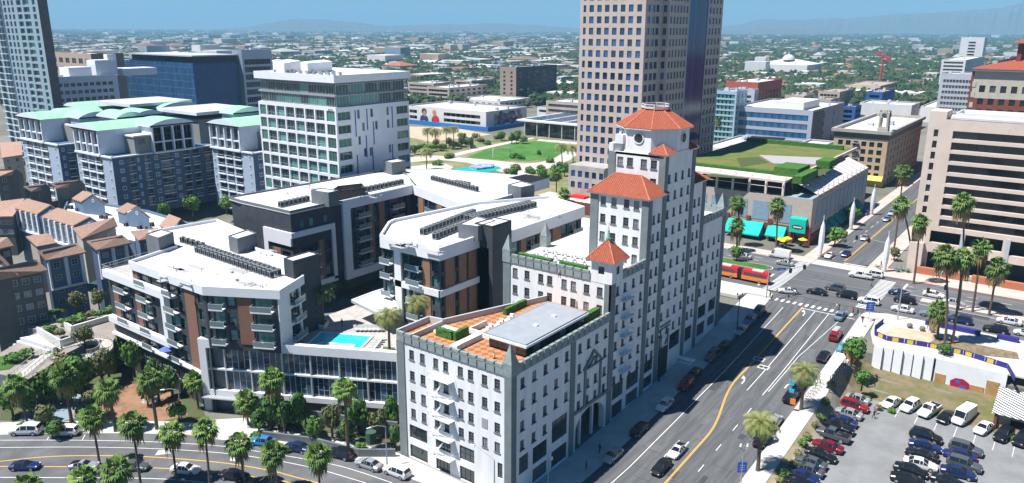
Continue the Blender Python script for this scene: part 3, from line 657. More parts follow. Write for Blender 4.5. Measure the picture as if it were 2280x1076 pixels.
# rooftop pavilion and terraces
pav = thing('roof_pavilion', 'grey flat-roofed glass pavilion standing on the tiled hotel terrace', 'pavilion', (101.5, 70.7, 22.9))
b = MB(); b.prism([(92.3, 66.5), (110.7, 66.5), (110.7, 75.0), (92.3, 75.0)], 25.25, 25.5); b.rim([(92.2, 66.4), (110.8, 66.4), (110.8, 75.1), (92.2, 75.1)], 25.15, 25.56, .25); b.build('roof', mat('grey_roof_sheet', (.33, .35, .38), .6, .1, .5), pav)
b = MB(); b.box(92.0, 66.2, 24.9, 111, 66.4, 25.3); b.box(92, 66.4, 24.9, 92.2, 75.1, 25.3); b.build('fascia', stucco, pav)
for i in range(9): x = 93.2+i*1.95; b = MB(); b.box(x, 67.0, 22.93, x+1.85, 67.08, 25.1); b.build('glass_panel', glassd, pav)
for i in range(4): y = 67.1+i*1.9; b = MB(); b.box(93.1, y, 22.93, 93.18, y+1.82, 25.1); b.build('glass_panel', glassd, pav)
b = MB(); b.box(93.2, 67.1, 22.93, 110.6, 74.6, 24.9); b.build('inner_wall', mat('pavilion_timber', (.13, .09, .07), .8, .6, 1.5, stretch=(3, 3, .3)), pav)
b = MB()
for x in (99.5, 105): b.box(x, 69.5, 25.5, x+.7, 70.3, 25.7)
b.build('roof_vent', steel, pav)
def hedgebox(x0, y0, x1, y1, z0, h, label, group='clipped hedges on the hotel terraces'):
    b = MB(); n = 8
    nx_, ny_ = max(2, int((x1-x0)/.45)), max(2, int((y1-y0)/.45)); nz = max(2, int(h/.45))
    rr = random.Random(int(x0*10)); J = lambda: rr.uniform(-.07, .07)
    def sheetp(f, a, c):
        g = [[tuple(v+J() for v in f(i/a, j/c)) for j in range(c+1)] for i in range(a+1)]
        for i in range(a):
            for j in range(c): b.face([g[i][j], g[i+1][j], g[i+1][j+1], g[i][j+1]])
    sheetp(lambda u, v: (x0+(x1-x0)*u, y0+(y1-y0)*v, z0+h), nx_, ny_)
    sheetp(lambda u, v: (x0+(x1-x0)*u, y0, z0+h*v), nx_, nz); sheetp(lambda u, v: (x0, y1+(y0-y1)*u, z0+h*v), ny_, nz)
    sheetp(lambda u, v: (x1, y0+(y1-y0)*u, z0+h*v), ny_, nz); sheetp(lambda u, v: (x1+(x0-x1)*u, y1, z0+h*v), nx_, nz)
    return b.build('hedge', hedge, label=label, cat='hedge', group=group)
hedgebox(91.2, 80.3, 94.6, 81.0, 22.91, 1.5, 'front arm of the L-shaped hedge on the orange tiled hotel terrace'); hedgebox(90.9, 81.1, 91.8, 84.6, 22.91, 1.5, 'clipped green hedge at the back of the orange tiled hotel terrace')
hedgebox(111.5, 67.2, 116.6, 68.2, 22.91, 1.4, 'clipped green hedge beside the end of the grey roof pavilion')
hedgebox(106, 80.9, 112.5, 81.7, 22.91, 1.2, 'low green hedge under the back wall of the hotel terrace')
hedgebox(119.2, 80.2, 120.3, 88.2, 29.12, 1.4, 'long green hedge on the upper hotel terrace near its grey spire')
hedgebox(119.2, 72.2, 120.3, 78.2, 29.12, 1.5, 'green hedge on the upper hotel terrace beside the tiled turret')
hedgebox(122.4, 70.0, 129.4, 71.0, 29.12, 1.5, 'green hedge against the tall tower on the upper hotel terrace')
b = MB(); b.box(87.6, 77.3, 22.91, 94.6, 78.5, 23.9); b.box(87.5, 76.8, 22.91, 88.6, 77.3, 24.2); b.build('duct_housing', stucco, hotel)
b = MB()
for P, Q in zip(T1P[2:5], T1P[3:6]): L_ = math.hypot(Q[0]-P[0], Q[1]-P[1]); b.obox((P[0]+Q[0])/2, (P[1]+Q[1])/2, 22.8, 24.0, math.atan2(Q[1]-P[1], Q[0]-P[0]), L_, .35)
b.box(87.3, 86.6, 22.9, 95, 86.9, 23.9); b.build('terrace_wall', mat('greyish_stucco', (.5, .5, .5), .9), hotel)
b = MB(); b.box(91.8, 81.1, 22.9, 95, 86, 23.3); b.box(95.2, 80.6, 22.9, 100, 80.8, 23.9); b.box(95.2, 76.0, 22.9, 95.4, 80.6, 23.9); b.build('white_partition', stucco, hotel)
# terrace furniture
cm = MB(); cm.box(0, 0, .05, 1.9, .7, .35); cm.box(1.35, 0, .35, 1.9, .7, .7)
chm = cm.mesh('lounge_chair', steel)
k = 0
for j in range(2):
    for i in range(6): link('lounge_chair', chm, None, wloc=(96.6+i*1.55, 76.4+j*2.2, 22.92), rot=.3*(i % 2), label='white lounge chair on the hotel terrace behind the pavilion', cat='chair', group='white lounge chairs behind the pavilion')
sm = MB(); sm.box(0, 0, .3, .8, .8, .45); sm.box(0, .7, .45, .8, .8, 1.0); sm.bar((.1, .1, 0), (.1, .1, .3), .04); sm.bar((.7, .1, 0), (.7, .1, .3), .04); shm = sm.mesh('terrace_chair', steel)
for j in range(4):
    for i in range(6): link('terrace_chair', shm, None, wloc=(122+j*1.7, 74+i*2.3, 29.13), rot=(j % 2)*.5, label='white armchair on the upper hotel terrace', cat='chair', group='white armchairs on the upper terrace')
# ------------------------------------------------------------------ modern apartment complex
charc = mat('charcoal_panel', (.055, .062, .072), .75, .2, .5)
charl = mat('charcoal_render', (.16, .175, .19), .85, .15, .4)
mwhite = mat('white_render', (.74, .75, .77), .85, .05, .3)
brick = mat('brown_brick', (.25, .13, .09), .9, .25, 6, bump=.1)
wood = mat('tan_timber_panel', (.30, .165, .10), .8, .25, 3, stretch=(2, 2, .2))
roofw = mat('white_roof_membrane', (.66, .66, .655), .9, .12, .35, col2=(.50, .50, .49), ramp=(.5, .85), detail=8)
tealg = glassmat('teal_glass', (.012, .04, .05), (.10, .30, .28), .62)
blueg = glassmat('blue_glass', (.012, .03, .06), (.06, .13, .2), .6)
rail = mat('pale_rail', (.6, .62, .64), .4, metal=.3)
railg = mat('balcony_glass', (.16, .22, .24), .15, spec=.6)
acm = mat('condenser_grey', (.22, .24, .26), .6)
acd = mat('condenser_fan', (.02, .02, .02), .7)
pave = mat('paver_grey', (.46, .43, .40), .9, .2, .6)
acu = MB(); acu.box(-.5, -.5, 0, .5, .5, 1.25, 0)
acu.prism([(.4*math.cos(2*math.pi*k/8), .4*math.sin(2*math.pi*k/8)) for k in range(8)], 1.2, 1.27, 1)
for s in (-1, 1): acu.face([(s*.51, -.4*s, .15), (s*.51, .4*s, .15), (s*.51, .4*s, 1.1), (s*.51, -.4*s, 1.1)], 1)
acu.face([(-.4, -.51, .15), (.4, -.51, .15), (.4, -.51, 1.1), (-.4, -.51, 1.1)], 1)
ACM = acu.mesh('condenser_unit', [acm, acd])
def units(th, a, c, z, n, rows=1, gap=1.7):
    a, c = Vector(a), Vector(c); d = (c-a).normalized(); nn = Vector((-d.y, d.x)); ang = math.atan2(d.y, d.x)
    b = MB(); 
    for r in range(rows):
        p = a+nn*gap*r; q = c+nn*gap*r; b.bar((p.x, p.y, z+.12), (q.x, q.y, z+.12), .09, 4); b.bar((*(p+nn*.7), z+.12), (*(q+nn*.7), z+.12), .09, 4)
        b.bar((*(p+nn*.95), z+1.5), (*(q+nn*.95), z+1.5), .05, 4)
        for i in range(n): t = (i+.5)/n; link('condenser_unit', ACM, th, wloc=(*(p.lerp(q, t)+nn*.35), z+.2), rot=ang)
    b.build('unit_rack', rail, th)
def roofbits(th, pts, z, seed=1):
    rr = random.Random(len(pts)); b = MB(); pts = pts+[(x+rr.uniform(-5, 5)*.6, y+rr.uniform(-4, 4)*.6) for x, y in pts]
    for x, y in pts:
        k = rr.random()
        if k < .6: b.bar((x, y, z), (x, y, z+rr.uniform(.4, .9)), .07, 5)
        elif k < .8: b.box(x-.3, y-.3, z, x+.3, y+.3, z+.35)
        else: b.bar((x, y, z+.2), (x+1.5, y+.3, z+.2), .06, 4); b.bar((x+1.5, y+.3, z), (x+1.5, y+.3, z+.9), .05, 4)
    b.build('roof_vent', graym, th, kind='stuff')
    b = MB()
    for x, y in pts[::2]: w_, l_ = rr.uniform(.8, 2.2), rr.uniform(1.5, 6); b.face([(x, y, z+.012), (x+w_, y, z+.012), (x+w_, y+l_, z+.012), (x, y+l_, z+.012)])
    b.build('roof_patch', mat('roof_patch_grey', (.36, .36, .36), .9), th, kind='stuff')
BALC = {}
def balcony(th, A, B, u, z, w, d=1.3, glass=True):
    key = (round(w, 1), d, glass)
    if key not in BALC: BALC[key] = balcony_mesh(w, d, 1.1, rail, mwhite, nb=int(w/.5), glass=railg if glass else None)
    L = math.hypot(B[0]-A[0], B[1]-A[1]); e = ((B[0]-A[0])/L, (B[1]-A[1])/L)
    link('balcony', BALC[key], th, wloc=(A[0]+e[0]*u, A[1]+e[1]*u, z), rot=math.atan2(e[1], e[0]))
def strip_box(mb, A, B, u0, u1, z0, z1, out, m=0, back=0.0):
    L = math.hypot(B[0]-A[0], B[1]-A[1]); d = ((B[0]-A[0])/L, (B[1]-A[1])/L); n = (d[1], -d[0])
    P = [(A[0]+d[0]*u-n[0]*k, A[1]+d[1]*u-n[1]*k) for u, k in ((u0, back), (u1, back), (u1, -out), (u0, -out))]
    mb.prism(P, z0, z1, m, bot=True)
def mface(th, wallmb, A, B, z0, z1, bays, floors, fh=3.4, glass=None, wm=0):
    """bays: (u0, u1, kind) kind: w window, b balcony + door, k brick, t timber, n narrow window column; floors = list of floor levels"""
    glass = glass or tealg; holes = []
    for u0, u1, k in bays:
        if k in 'wbn':
            for f in floors:
                h = 2.3 if k != 'b' else 2.5; zb = f+(.35 if k != 'b' else .12)
                holes.append((u0+.15, zb, u1-.15, zb+h, k))
    facade(wallmb, A, B, z0, z1, [h[:4] for h in holes], wm, .35)
    for a, b_, c, e, k in holes:
        n = max(1, round((c-a)/1.1)); put_window(th, A, B, a, b_, c-a, e-b_, n, 1 if k == 'b' else 2, darkf, glass, .33 if k != 'b' else .33, .06)
        if k == 'b': balcony(th, A, B, a-.3, b_-.12, c-a+.6)
    for u0, u1, k in bays:
        if k in 'kt': b = MB(); strip_box(b, A, B, u0, u1, min(floors)-.1, max(floors)+3.1, .14); b.build('brick_panel' if k == 'k' else 'timber_panel', brick if k == 'k' else wood, th)
# podium -------------------------------------------------------------
pod = thing('podium', 'long white framed glass podium with roof deck and pool below the apartment blocks', 'podium', (92, 112, 0))
FA, FB = (75.1, 133.1), (94.4, 96.2); FL = math.hypot(FB[0]-FA[0], FB[1]-FA[1])
b = MB(); b.prism([(76.4, 134), (77.0, 131.0), (95.3, 98), (100, 95.5), (110, 93), (121, 93), (121, 126), (111, 126.6), (101.4, 126.6), (98, 132), (100, 156), (92, 170), (76.6, 170)], -.1, 13.6, 0, 1); b.prism([(98, 126), (156, 120), (158, 152), (98, 158)], -.1, 5.0, 0); b.build('wall', [charl, pave], pod)
b = MB()
strip_box(b, FA, FB, 0, FL, 13.6, 15.4, .25, back=.9); strip_box(b, FA, FB, 0, 1.5, 0, 13.6, .25, back=2.0); strip_box(b, FA, FB, FL-1.4, FL, 3.6, 13.6, .25, back=2.0); strip_box(b, FA, FB, 1.5, FL, 3.6, 4.7, .25, back=2.2); strip_box(b, FA, FB, 1.5, FL-1.4, 8.9, 9.25, .0, back=.6)
strip_box(b, (94.4, 96.2), (100.5, 93.2), 0, 6.8, 3.6, 15.4, .0, back=.5)
b.build('white_frame', mwhite, pod)
def curtain(th, A, B, u0, u1, z0, z1, bay=1.2, name='glass_panel', gm=blueg, seed=3):
    rr = random.Random(seed); n = max(1, round((u1-u0)/bay)); w = (u1-u0)/n
    for i in range(n): put_window(th, A, B, u0+i*w, z0, w, z1-z0, 1, rr.choice((1, 2, 2, 3)), rail, gm, .5, .05, name)
for z0_, z1_ in ((4.7, 8.9), (9.25, 13.6)):
    for k, (u0, u1) in enumerate(((5.2, 10.4), (10.6, 17.0), (17.2, 22.8), (23.0, 28.6), (28.8, 34.2), (34.4, FL-1.4))): curtain(pod, FA, FB, u0, u1, z0_, z1_, seed=int(z0_*9+k))
for u in (5.1, 10.5, 17.1, 22.9, 28.7, 34.3): b = MB(); strip_box(b, FA, FB, u-.12, u+.12, 4.7, 13.6, -.05, back=.6); b.build('mullion', rail, pod)
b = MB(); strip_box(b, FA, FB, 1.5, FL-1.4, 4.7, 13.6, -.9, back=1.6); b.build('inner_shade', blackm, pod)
b = MB(); strip_box(b, FA, FB, 1.9, 7.6, 0.1, 3.5, -.7, back=1.4); b.build('garage_door', mat('garage_shutter', (.12, .13, .15), .7), pod)
b = MB(); strip_box(b, FA, FB, .4, 8.6, 3.3, 3.5, 1.6)
for k in range(14): strip_box(b, FA, FB, .5+k*.58, .7+k*.58, 3.5, 3.62, 1.7)
b.build('canopy', rail, pod)
# pool deck
pool = [G(x, y, 13.75) for x, y in ((686, 768), (716, 741), (826, 750), (800, 776), (786, 774), (792, 768), (720, 762))]
b = MB(); b.prism(pool, 13.6, 13.78, 0); b.build('swimming_pool', mat('pool_water', (.03, .62, .68), .08, .2, .5, spec=.5, bump=.15, bscale=1.5), label='L-shaped turquoise swimming pool sunk in the podium deck', cat='swimming pool')
b = MB(); b.rim(inset(pool if area(pool) > 0 else pool[::-1], -.45), 13.6, 13.83, .42); b.build('pool_edge', mwhite, kind='structure')
hot = [G(x, y, 13.8) for x, y in ((714, 777), (722, 771), (764, 774), (760, 781))]
b = MB(); b.prism(hot, 13.6, 13.85, 0); b.rim(inset(hot if area(hot) > 0 else hot[::-1], -.4), 13.6, 13.92, .38, 1); b.build('hot_tub', [mat('spa_water', (.12, .55, .48), .1), mwhite], label='small rectangular hot tub beside the turquoise pool', cat='hot tub')
lm = MB(); lm.box(-.35, -1, .2, .35, .45, .32, 0); lm.face([(-.35, .45, .3), (.35, .45, .3), (.35, .95, .85), (-.35, .95, .85)]); lm.face([(-.35, .95, .8), (.35, .95, .8), (.35, .45, .2), (-.35, .45, .2)])
for x, y in ((-.3, -.9), (.3, -.9), (-.3, .4), (.3, .4)): lm.bar((x, y, 0), (x, y, .2), .03, 4)
lme = lm.mesh('sun_lounger', mat('lounger_grey', (.42, .42, .43), .8))
for k in range(7): X, Y = G(793+k*9.5, 735-0*k, 13.75); link('sun_lounger', lme, None, wloc=(X, Y, 13.76), rot=rad(-25), label='grey sun lounger in the row behind the pool', cat='sun lounger', group='sun loungers in the row behind the pool')
for k in range(7): X, Y = G(846-k*4.2, 758+k*5.2, 13.75); link('sun_lounger', lme, None, wloc=(X, Y, 13.76), rot=rad(-110), label='grey sun lounger in the row at the right end of the pool', cat='sun lounger', group='sun loungers at the end of the pool')
def planter(px, z, h, lab, mt=None):
    P = [G(x, y, z+h) for x, y in px]; b = MB(); b.prism(P, z, z+h, 0); o = b.build('planter', mwhite, label=lab, cat='planter'); q = MB(); q.prism(inset(P if area(P) > 0 else P[::-1], .25), z+h-.1, z+h+.04, 0); q = q.build('planting_soil', mat('planter_soil', (.16, .14, .05), .95, .5, 2, col2=(.1, .14, .03))); q.parent = o; return o
planter([(848, 783), (885, 786), (878, 772), (850, 770)], 13.7, .9, 'white planter with a palm in the corner of the pool deck')
planter([(702, 722), (722, 726), (732, 712), (714, 710)], 13.7, .9, 'shaded white planter with a palm behind the pool')
# block N ----------------------------------------------------------------
def block(name, label, poly, z0, z1, wallmb_faces, par=1.0):
    pass
bn = thing('apartment_block', 'near white-roofed apartment block with brick panels and white balconies over the gardens', 'apartment building', (80, 145, 0))
wn = MB(); fl5 = [8.0, 11.6, 15.1, 18.7, 22.2]
LA, LB = (76.0, 168.5), (76.0, 130.6); UL = lambda Y: 168.5-Y
facade(wn, LA, LB, -.2, 8.0, [(UL(160), 3.2, UL(134.5), 5.6)])
mface(bn, wn, (76, 168.5), (76, 157.6), 8.0, 22.3, [(1.4, 3.6, 'k'), (4, 8.2, 'b'), (8.6, 9.8, 'n')], fl5[1:4])
mface(bn, wn, (76, 157.6), (76, 130.6), 8.0, 25.4, [(.3, 2.2, 'k'), (2.6, 6.4, 'b'), (6.8, 8, 'n'), (11.6-.4, 12.1, 'n'), (13.4, 17, 'b'), (17.2, 19.0, 'w'), (20.0, 23.6, 'k'), (24.4, 26.4, 'w')], fl5[:5])
wn.box(76.4, 157.6, 8, 91, 170, 22.4, 0)
b = MB(); strip_box(b, LA, LB, -.3, UL(143.8), 21.0, 22.7, 1.2); strip_box(b, LA, LB, UL(145.2), UL(143.8), 11.9, 21.0, 1.2); strip_box(b, LA, LB, -.3, UL(143.8), 10.6, 11.9, 1.2); strip_box(b, LA, LB, -.3, UL(133), 7.5, 7.9, .9); b.build('white_frame', mwhite, bn)
for k in range(9): put_window(bn, LA, LB, UL(160)+k*2.82, 3.25, 2.7, 2.3, 3, 3, rail, glassd, .2, .08, 'lattice_window')
CA, CB, CC = (76.0, 130.6), (82.9, 117.4), (91.0, 121.0)
mface(bn, wn, CA, CB, 13.6, 25.4, [(.2, 1.2, 'n'), (1.4, 4.0, 'b'), (4.3, 6.2, 'w'), (6.7, 9.6, 'k'), (9.9, 13.9, 'b')], [15.1, 18.7, 22.2])
mface(bn, wn, CB, CC, 13.6, 25.4, [(4.4, 8.2, 'b')], [14.8, 18.4, 22.0], wm=1)
b = MB(); strip_box(b, CB, CC, -.1, 4.2, 13.6, 25.3, .2); b.build('white_pier', mwhite, bn)
NR = [(75.4, 157.5), (75.4, 130.2), (82.9, 116.6), (91.6, 120.4), (97.6, 133), (98, 145), (104.8, 156.6), (108, 176), (90.9, 178), (88, 161)]
b = MB(); b.rim(NR, 24.8, 26.6, .35); b.build('fascia', mwhite, bn)
b = MB(); b.prism(inset(NR if area(NR) > 0 else NR[::-1], .06), 24.75, 25.9, 0); b.build('roof', roofw, bn)
facade(wn, (91, 121), (97, 133), 13.6, 25, []); facade(wn, (97, 133), (98, 145), 13.6, 25, []); facade(wn, (98, 145), (104.4, 156.6), 13.6, 25, []); facade(wn, (104.4, 156.6), (107.6, 175.6), 8, 25, []); facade(wn, (107.6, 175.6), (91, 177.6), 0, 25, []); facade(wn, (91, 177.6), (88.3, 161), 0, 25, []); facade(wn, (88.3, 161), (76, 157.6), 22, 25, [])
wn.build('wall', [charc, mwhite], bn)
b = MB(); b.box(76, 157.6, 22.3, 88, 168.5, 22.45); b.build('terrace_floor', pave, bn)
b = MB()
for p, q in (((75.2, 169.2), (75.2, 157.8)), ((75.2, 169.2), (88, 171))):
    for z in (23.6, 23.0): b.bar((*p, z), (*q, z), .05, 4)
    for k in range(8): t = k/7; x, y = p[0]+(q[0]-p[0])*t, p[1]+(q[1]-p[1])*t; b.bar((x, y, 22.4), (x, y, 23.6), .04, 4)
b.build('terrace_rail', rail, bn)
def stairbox(th, px, z0, z1, name='stair_tower', m=None, top=None):
    P = [G(x, y, z1) for x, y in px]; b = MB(); b.prism(P, z0, z1-.1, 0, 1); b.rim(P, z1-.1, z1+.12, .25, 0); b.build(name, [m or charl, top or roofw], th)
stairbox(bn, [(324, 522), (352, 531), (386, 518), (358, 511)], 20, 29.3)
stairbox(bn, [(508, 526), (528, 533), (571, 520), (550, 512)], 20, 29.3)
stairbox(bn, [(631, 576), (652, 583), (711, 566), (688, 560)], 13.6, 29.5, m=charc)
units(bn, G(432, 552, 27), G(604, 610, 27), 25.9, 18, 2); units(bn, G(398, 530, 27), G(452, 546, 27), 25.9, 5, 1)
rr = random.Random(4); roofbits(bn, [G(rr.uniform(350, 600), rr.uniform(600, 650), 25.9) for _ in range(14)]+[G(rr.uniform(500, 620), rr.uniform(545, 575), 25.9) for _ in range(8)], 25.9)
b = MB(); c = G(372, 785, 9.2); b.prism([(c[0]+1.5*math.cos(k*math.pi/4), c[1]+1.5*math.sin(k*math.pi/4)) for k in range(8)], 9.9, 9.95)
for k in range(8):
    p = [(c[0]+1.6*math.cos(t*math.pi/4), c[1]+1.6*math.sin(t*math.pi/4), 9.9) for t in (k, k+1)]; b.face([p[0], p[1], (c[0], c[1], 10.7)])
b.bar((c[0], c[1], 8), (c[0], c[1], 10.7), .04, 5); b.build('parasol', mat('parasol_blue', (.10, .14, .5), .8), label='blue parasol on the lowest balcony of the near apartment block', cat='parasol')
# block W2 -----------------------------------------------------------------
b2 = thing('apartment_block', 'dark charcoal apartment block with two big white frames behind the pool court', 'apartment building', (125, 155, 0))
w2 = MB(); W2A, W2B, W2C = (111.5, 161), (111.5, 150.1), (124.6, 150.1)
facade(w2, (111.5, 170), W2A, 13, 31.4, []); mface(b2, w2, W2A, W2B, 13, 31.4, [(3.4, 6.2, 't'), (6.6, 10, 'w')], [15.1, 18.5], glass=blueg)
mface(b2, w2, W2B, W2C, 13, 31.4, [(2.4, 4.0, 'w'), (4.2, 7.4, 'b'), (7.8, 9.4, 't'), (9.6, 11.6, 'w')], [12.8, 16.2, 19.6, ], glass=blueg)
for u in (2.4, 5.2, 9.6): put_window(b2, W2B, W2C, u, 26.9, 1.4, 2.0, 1, 1, darkf, tealg, -.03, .06)
b = MB(); strip_box(b, W2A, W2B, .2, 10.9, 22.9, 26.3, .5); strip_box(b, W2A, W2B, .2, 1.9, 13, 22.9, .5); strip_box(b, W2B, W2C, -.5, 13.0, 24.9, 26.3, .5); strip_box(b, W2B, W2C, 11.9, 13.0, 11.6, 24.9, .5); strip_box(b, W2B, W2C, 6, 13.0, 11.0, 12.4, .5); b.build('white_frame', mwhite, b2)
facade(w2, W2C, (126.6, 149.4), 13, 31.4, []); V1, V2 = (126.6, 149.6), (152.5, 149.6)
mface(b2, w2, V1, V2, 8, 31.4, [(3.0, 4.6, 'w'), (5.0, 9.0, 'b'), (9.4, 11.0, 't'), (11.2, 12.8, 'w'), (13.0, 15.0, 't'), (15.3, 17, 'w'), (17.4, 21.4, 'b'), (22, 24, 'n')], [13.4, 16.7, 20.0, 23.3, 26.4], glass=blueg)
b = MB(); strip_box(b, V1, V2, 0, 25.9, 29.3, 31.7, .9); strip_box(b, V1, V2, 0, 2.4, 10.6, 29.3, .9); strip_box(b, V1, V2, 2.4, 18, 10.6, 12.6, .9); b.build('white_frame', mwhite, b2)
W2R = [(111.3, 170), (111.3, 149.9), (124.7, 149.9), (126.5, 148.8), (153.4, 148.8), (164, 163), (165, 172.5), (112, 176)]
w2.prism([(112, 170), (112, 150.6), (152.4, 150.6), (163, 163), (164, 172), (112.4, 175.5)], 8, 30.9); w2.build('wall', charc, b2)
b = MB(); b.prism(inset(W2R if area(W2R) > 0 else W2R[::-1], .06), 30.85, 31.3, 0); b.rim(W2R, 31.2, 31.75, .3, 1); b.build('roof', [roofw, charl], b2)
stairbox(b2, [(692, 424), (731, 430), (754, 425), (716, 419)], 31, 34.6); stairbox(b2, [(853, 358), (872, 363), (903, 359), (880, 353)], 31, 35)
b = MB(); b.rim([G(x, y, 33.8) for x, y in ((735, 427), (813, 417), (806, 408), (752, 414))], 31.3, 33.8, .15); b.build('plant_screen', mat('timber_screen', (.12, .10, .09), .9, .5, 3), b2)
units(b2, G(622, 452, 32.6), G(690, 437, 32.6), 31.3, 7, 1); units(b2, G(815, 418, 32.6), G(900, 400, 32.6), 31.3, 9, 1); units(b2, G(745, 422, 32.6), G(800, 412, 32.6), 31.3, 5, 1)
roofbits(b2, [G(rr.uniform(600, 850), 445-rr.uniform(0, 40), 31.3) for _ in range(9)], 31.3)
# block W4 (far wing) ---------------------------------------------------------
b4 = thing('apartment_block', 'far wing of the modern apartments with white roof joining the two longer wings', 'apartment building', (160, 140, 0))
w4 = MB(); mface(b4, w4, (152.6, 149.6), (142.6, 122.5), 10, 31.4, [(1.5, 3.5, 'n'), (4, 7, 't'), (7.5, 9.5, 'w'), (10, 14, 'b'), (15, 18, 't'), (18.5, 20.5, 'w'), (21, 26, 'b')], [20.0, 23.3, 26.3], glass=blueg)
w4.prism([(153.2, 149), (143.2, 122.6), (150, 119), (168, 120), (183, 131), (176, 161), (165, 173), (163, 163)], 7, 30.9)
w4.build('wall', charc, b4)
W4R = [(152.4, 149.9), (142.2, 122.0), (152, 119.4), (168, 119.8), (183.4, 130.7), (175.5, 160.5), (165, 173.6), (163.8, 163)]
b = MB(); b.prism(inset(W4R if area(W4R) > 0 else W4R[::-1], .06), 30.86, 31.28, 0); b.rim(W4R, 29.2, 31.72, .4, 1); b.build('roof', [roofw, mwhite], b4)
units(b4, G(958, 392, 32.6), G(1062, 418, 32.6), 31.3, 14, 1); units(b4, G(1010, 402, 32.6), G(1045, 408, 32.6), 31.3, 4, 1)
stairbox(b4, [(1130, 412), (1160, 418), (1190, 412), (1160, 404)], 28, 34, m=charl); 
b = MB(); P = [G(x, y, 31.9) for x, y in ((1130, 396), (1180, 408), (1224, 396), (1170, 388))]; b.prism(P, 29, 31.9, 1, 0); b.build('roof_well', [blackm, mwhite], b4)
# block W3 -----------------------------------------------------------------------
b3 = thing('apartment_block', 'right white-fronted apartment block with timber panels and dark stair tower behind the hotel', 'apartment building', (125, 108, 0))
w3 = MB(); A3, B3, C3 = (109.2, 116.6), (109.2, 100.2), (121.3, 100.2)
mface(b3, w3, A3, B3, 13.6, 29.4, [(.5, 3.2, 'b'), (6.2, 7.8, 'w'), (8.0, 11.6, 'b'), (11.9, 13.9, 't'), (14.2, 16.1, 'w')], [15.4, 18.9, 22.9, 26.1])
mface(b3, w3, B3, C3, 13.6, 29.4, [(.3, 1.3, 'w'), (1.6, 4.4, 't'), (4.6, 5.7, 'n'), (5.9, 8.2, 't'), (9.0, 11.4, 't')], [15.4, 18.9, 22.9, 26.1])
b = MB(); strip_box(b, A3, B3, 3.6, 16.8, 21.4, 22.8, .45); strip_box(b, B3, C3, -.45, 12.2, 21.4, 22.8, .45); strip_box(b, A3, B3, 4.0, 5.9, 13.6, 29.3, .45); strip_box(b, B3, C3, -.45, 12, 14.0, 15.2, .3); b.build('white_frame', mwhite, b3)
W3R = [(118, 123.6), (108.7, 116.6), (108.7, 99.7), (121.4, 99.7), (121.4, 96.6), (158.4, 96.6), (163.5, 110.6), (145.6, 121), (120.4, 124.4)]
facade(w3, C3, (121.3, 97.2), 13.6, 29.4, []); mface(b3, w3, (121.3, 97.0), (157.6, 97.0), 13.6, 29.4, [(7.5, 10.5, 'w'), (11, 13, 't'), (13.5, 17.5, 'b'), (18, 20, 't'), (20.5, 23, 'w'), (23.5, 27, 't'), (27.5, 30, 'w'), (31, 35, 'b')], [19.4, 22.8, 26.1])
w3.prism([(118.4, 123), (109.7, 116.6), (109.7, 100.8), (122, 100.8), (122, 97.6), (157.8, 97.6), (162.8, 110.4), (145, 120.4), (120.6, 123.8)], 9, 30.6); w3.build('wall', charc, b3)
b = MB(); b.prism(inset(W3R if area(W3R) > 0 else W3R[::-1], .06), 29.2, 31.2, 0); b.build('roof', roofw, b3); b = MB(); b.rim(W3R, 29.15, 31.9, .45); b.build('fascia', mwhite, b3)
b = MB(); b.prism([(121.3, 101), (121.3, 96.2), (127.9, 96.2), (127.9, 101)], 9, 34.2, 0, 1); b.rim([(121.3, 101), (121.3, 96.2), (127.9, 96.2), (127.9, 101)], 34.1, 34.4, .25); b.build('stair_tower', [charc, roofw], b3)
stairbox(b3, [(1020, 500), (1064, 505), (1104, 492), (1060, 482)], 31, 34.2, m=charl)
units(b3, G(940, 512, 32.5), G(1060, 466, 32.5), 31.2, 15, 1); units(b3, G(968, 522, 32.5), G(1040, 494, 32.5), 31.2, 9, 1); units(b3, G(1050, 484, 32.5), G(1195, 450, 32.5), 31.2, 18, 2)
roofbits(b3, [G(rr.uniform(890, 1010), rr.uniform(530, 565), 31.2) for _ in range(10)]+[G(rr.uniform(1120, 1250), rr.uniform(470, 490), 31.2) for _ in range(8)], 31.2)
b = MB(); P = [G(x, y, 18) for x, y in ((782, 668), (852, 702), (890, 690), (862, 640), (830, 650))]; b.prism(P, 17.4, 17.9, 0); b.rim(P, 17.4, 18.1, .4); b.build('terrace_canopy', mwhite, b3)
# small rust and grey block behind the hotel tower, left of the red awning
b = MB(); b.box(160, 92, 7, 176, 112, 24, 0, 1); o = b.build('brick_annex', [brick, roofw], label='brown brick annex with white roof squeezed behind the hotel tower', cat='building')
# ------------------------------------------------------------------ taller neighbours
def PD(x, y, R):
    """point seen along (x, y) at ground range R"""
    d = ray(x, y); h = math.hypot(d[0], d[1]); return d[0]/h*R, d[1]/h*R, CAMH+d[2]/h*R
# white residential tower
wt = thing('residential_tower', 'white gridded apartment tower with two glass upper floors and a roof terrace', 'apartment tower', (166, 197, 7))
wX, wY, wY1, wX1 = 151.3, 178.5, 215.9, 181.7
w = MB(); L = wY1-wY; zs = [51.2-1.5-2.4-3.98*k for k in range(8)]
hs = []
cols = [(.7, 3.1)]+[(4.4+4.72*k, 4.1) for k in range(6)]+[(33.1, 3.7)]
for z in zs:
    for u, ww in cols: hs.append((u, z-.25, u+ww, z+2.9))
facade(w, (wX, wY1), (wX, wY), 7, 51.2, hs, 0, .6)
greeng = glassmat('green_glass', (.015, .05, .05), (.07, .25, .19), .4)
for i, (u0, z, u1, z1) in enumerate(hs):
    edge = i % 8 in (0, 7); put_window(wt, (wX, wY1), (wX, wY), u0, z, u1-u0, z1-z, 3, 1, rail, greeng if edge else tealg, .25 if edge else .55, .05)
R_ = MB()
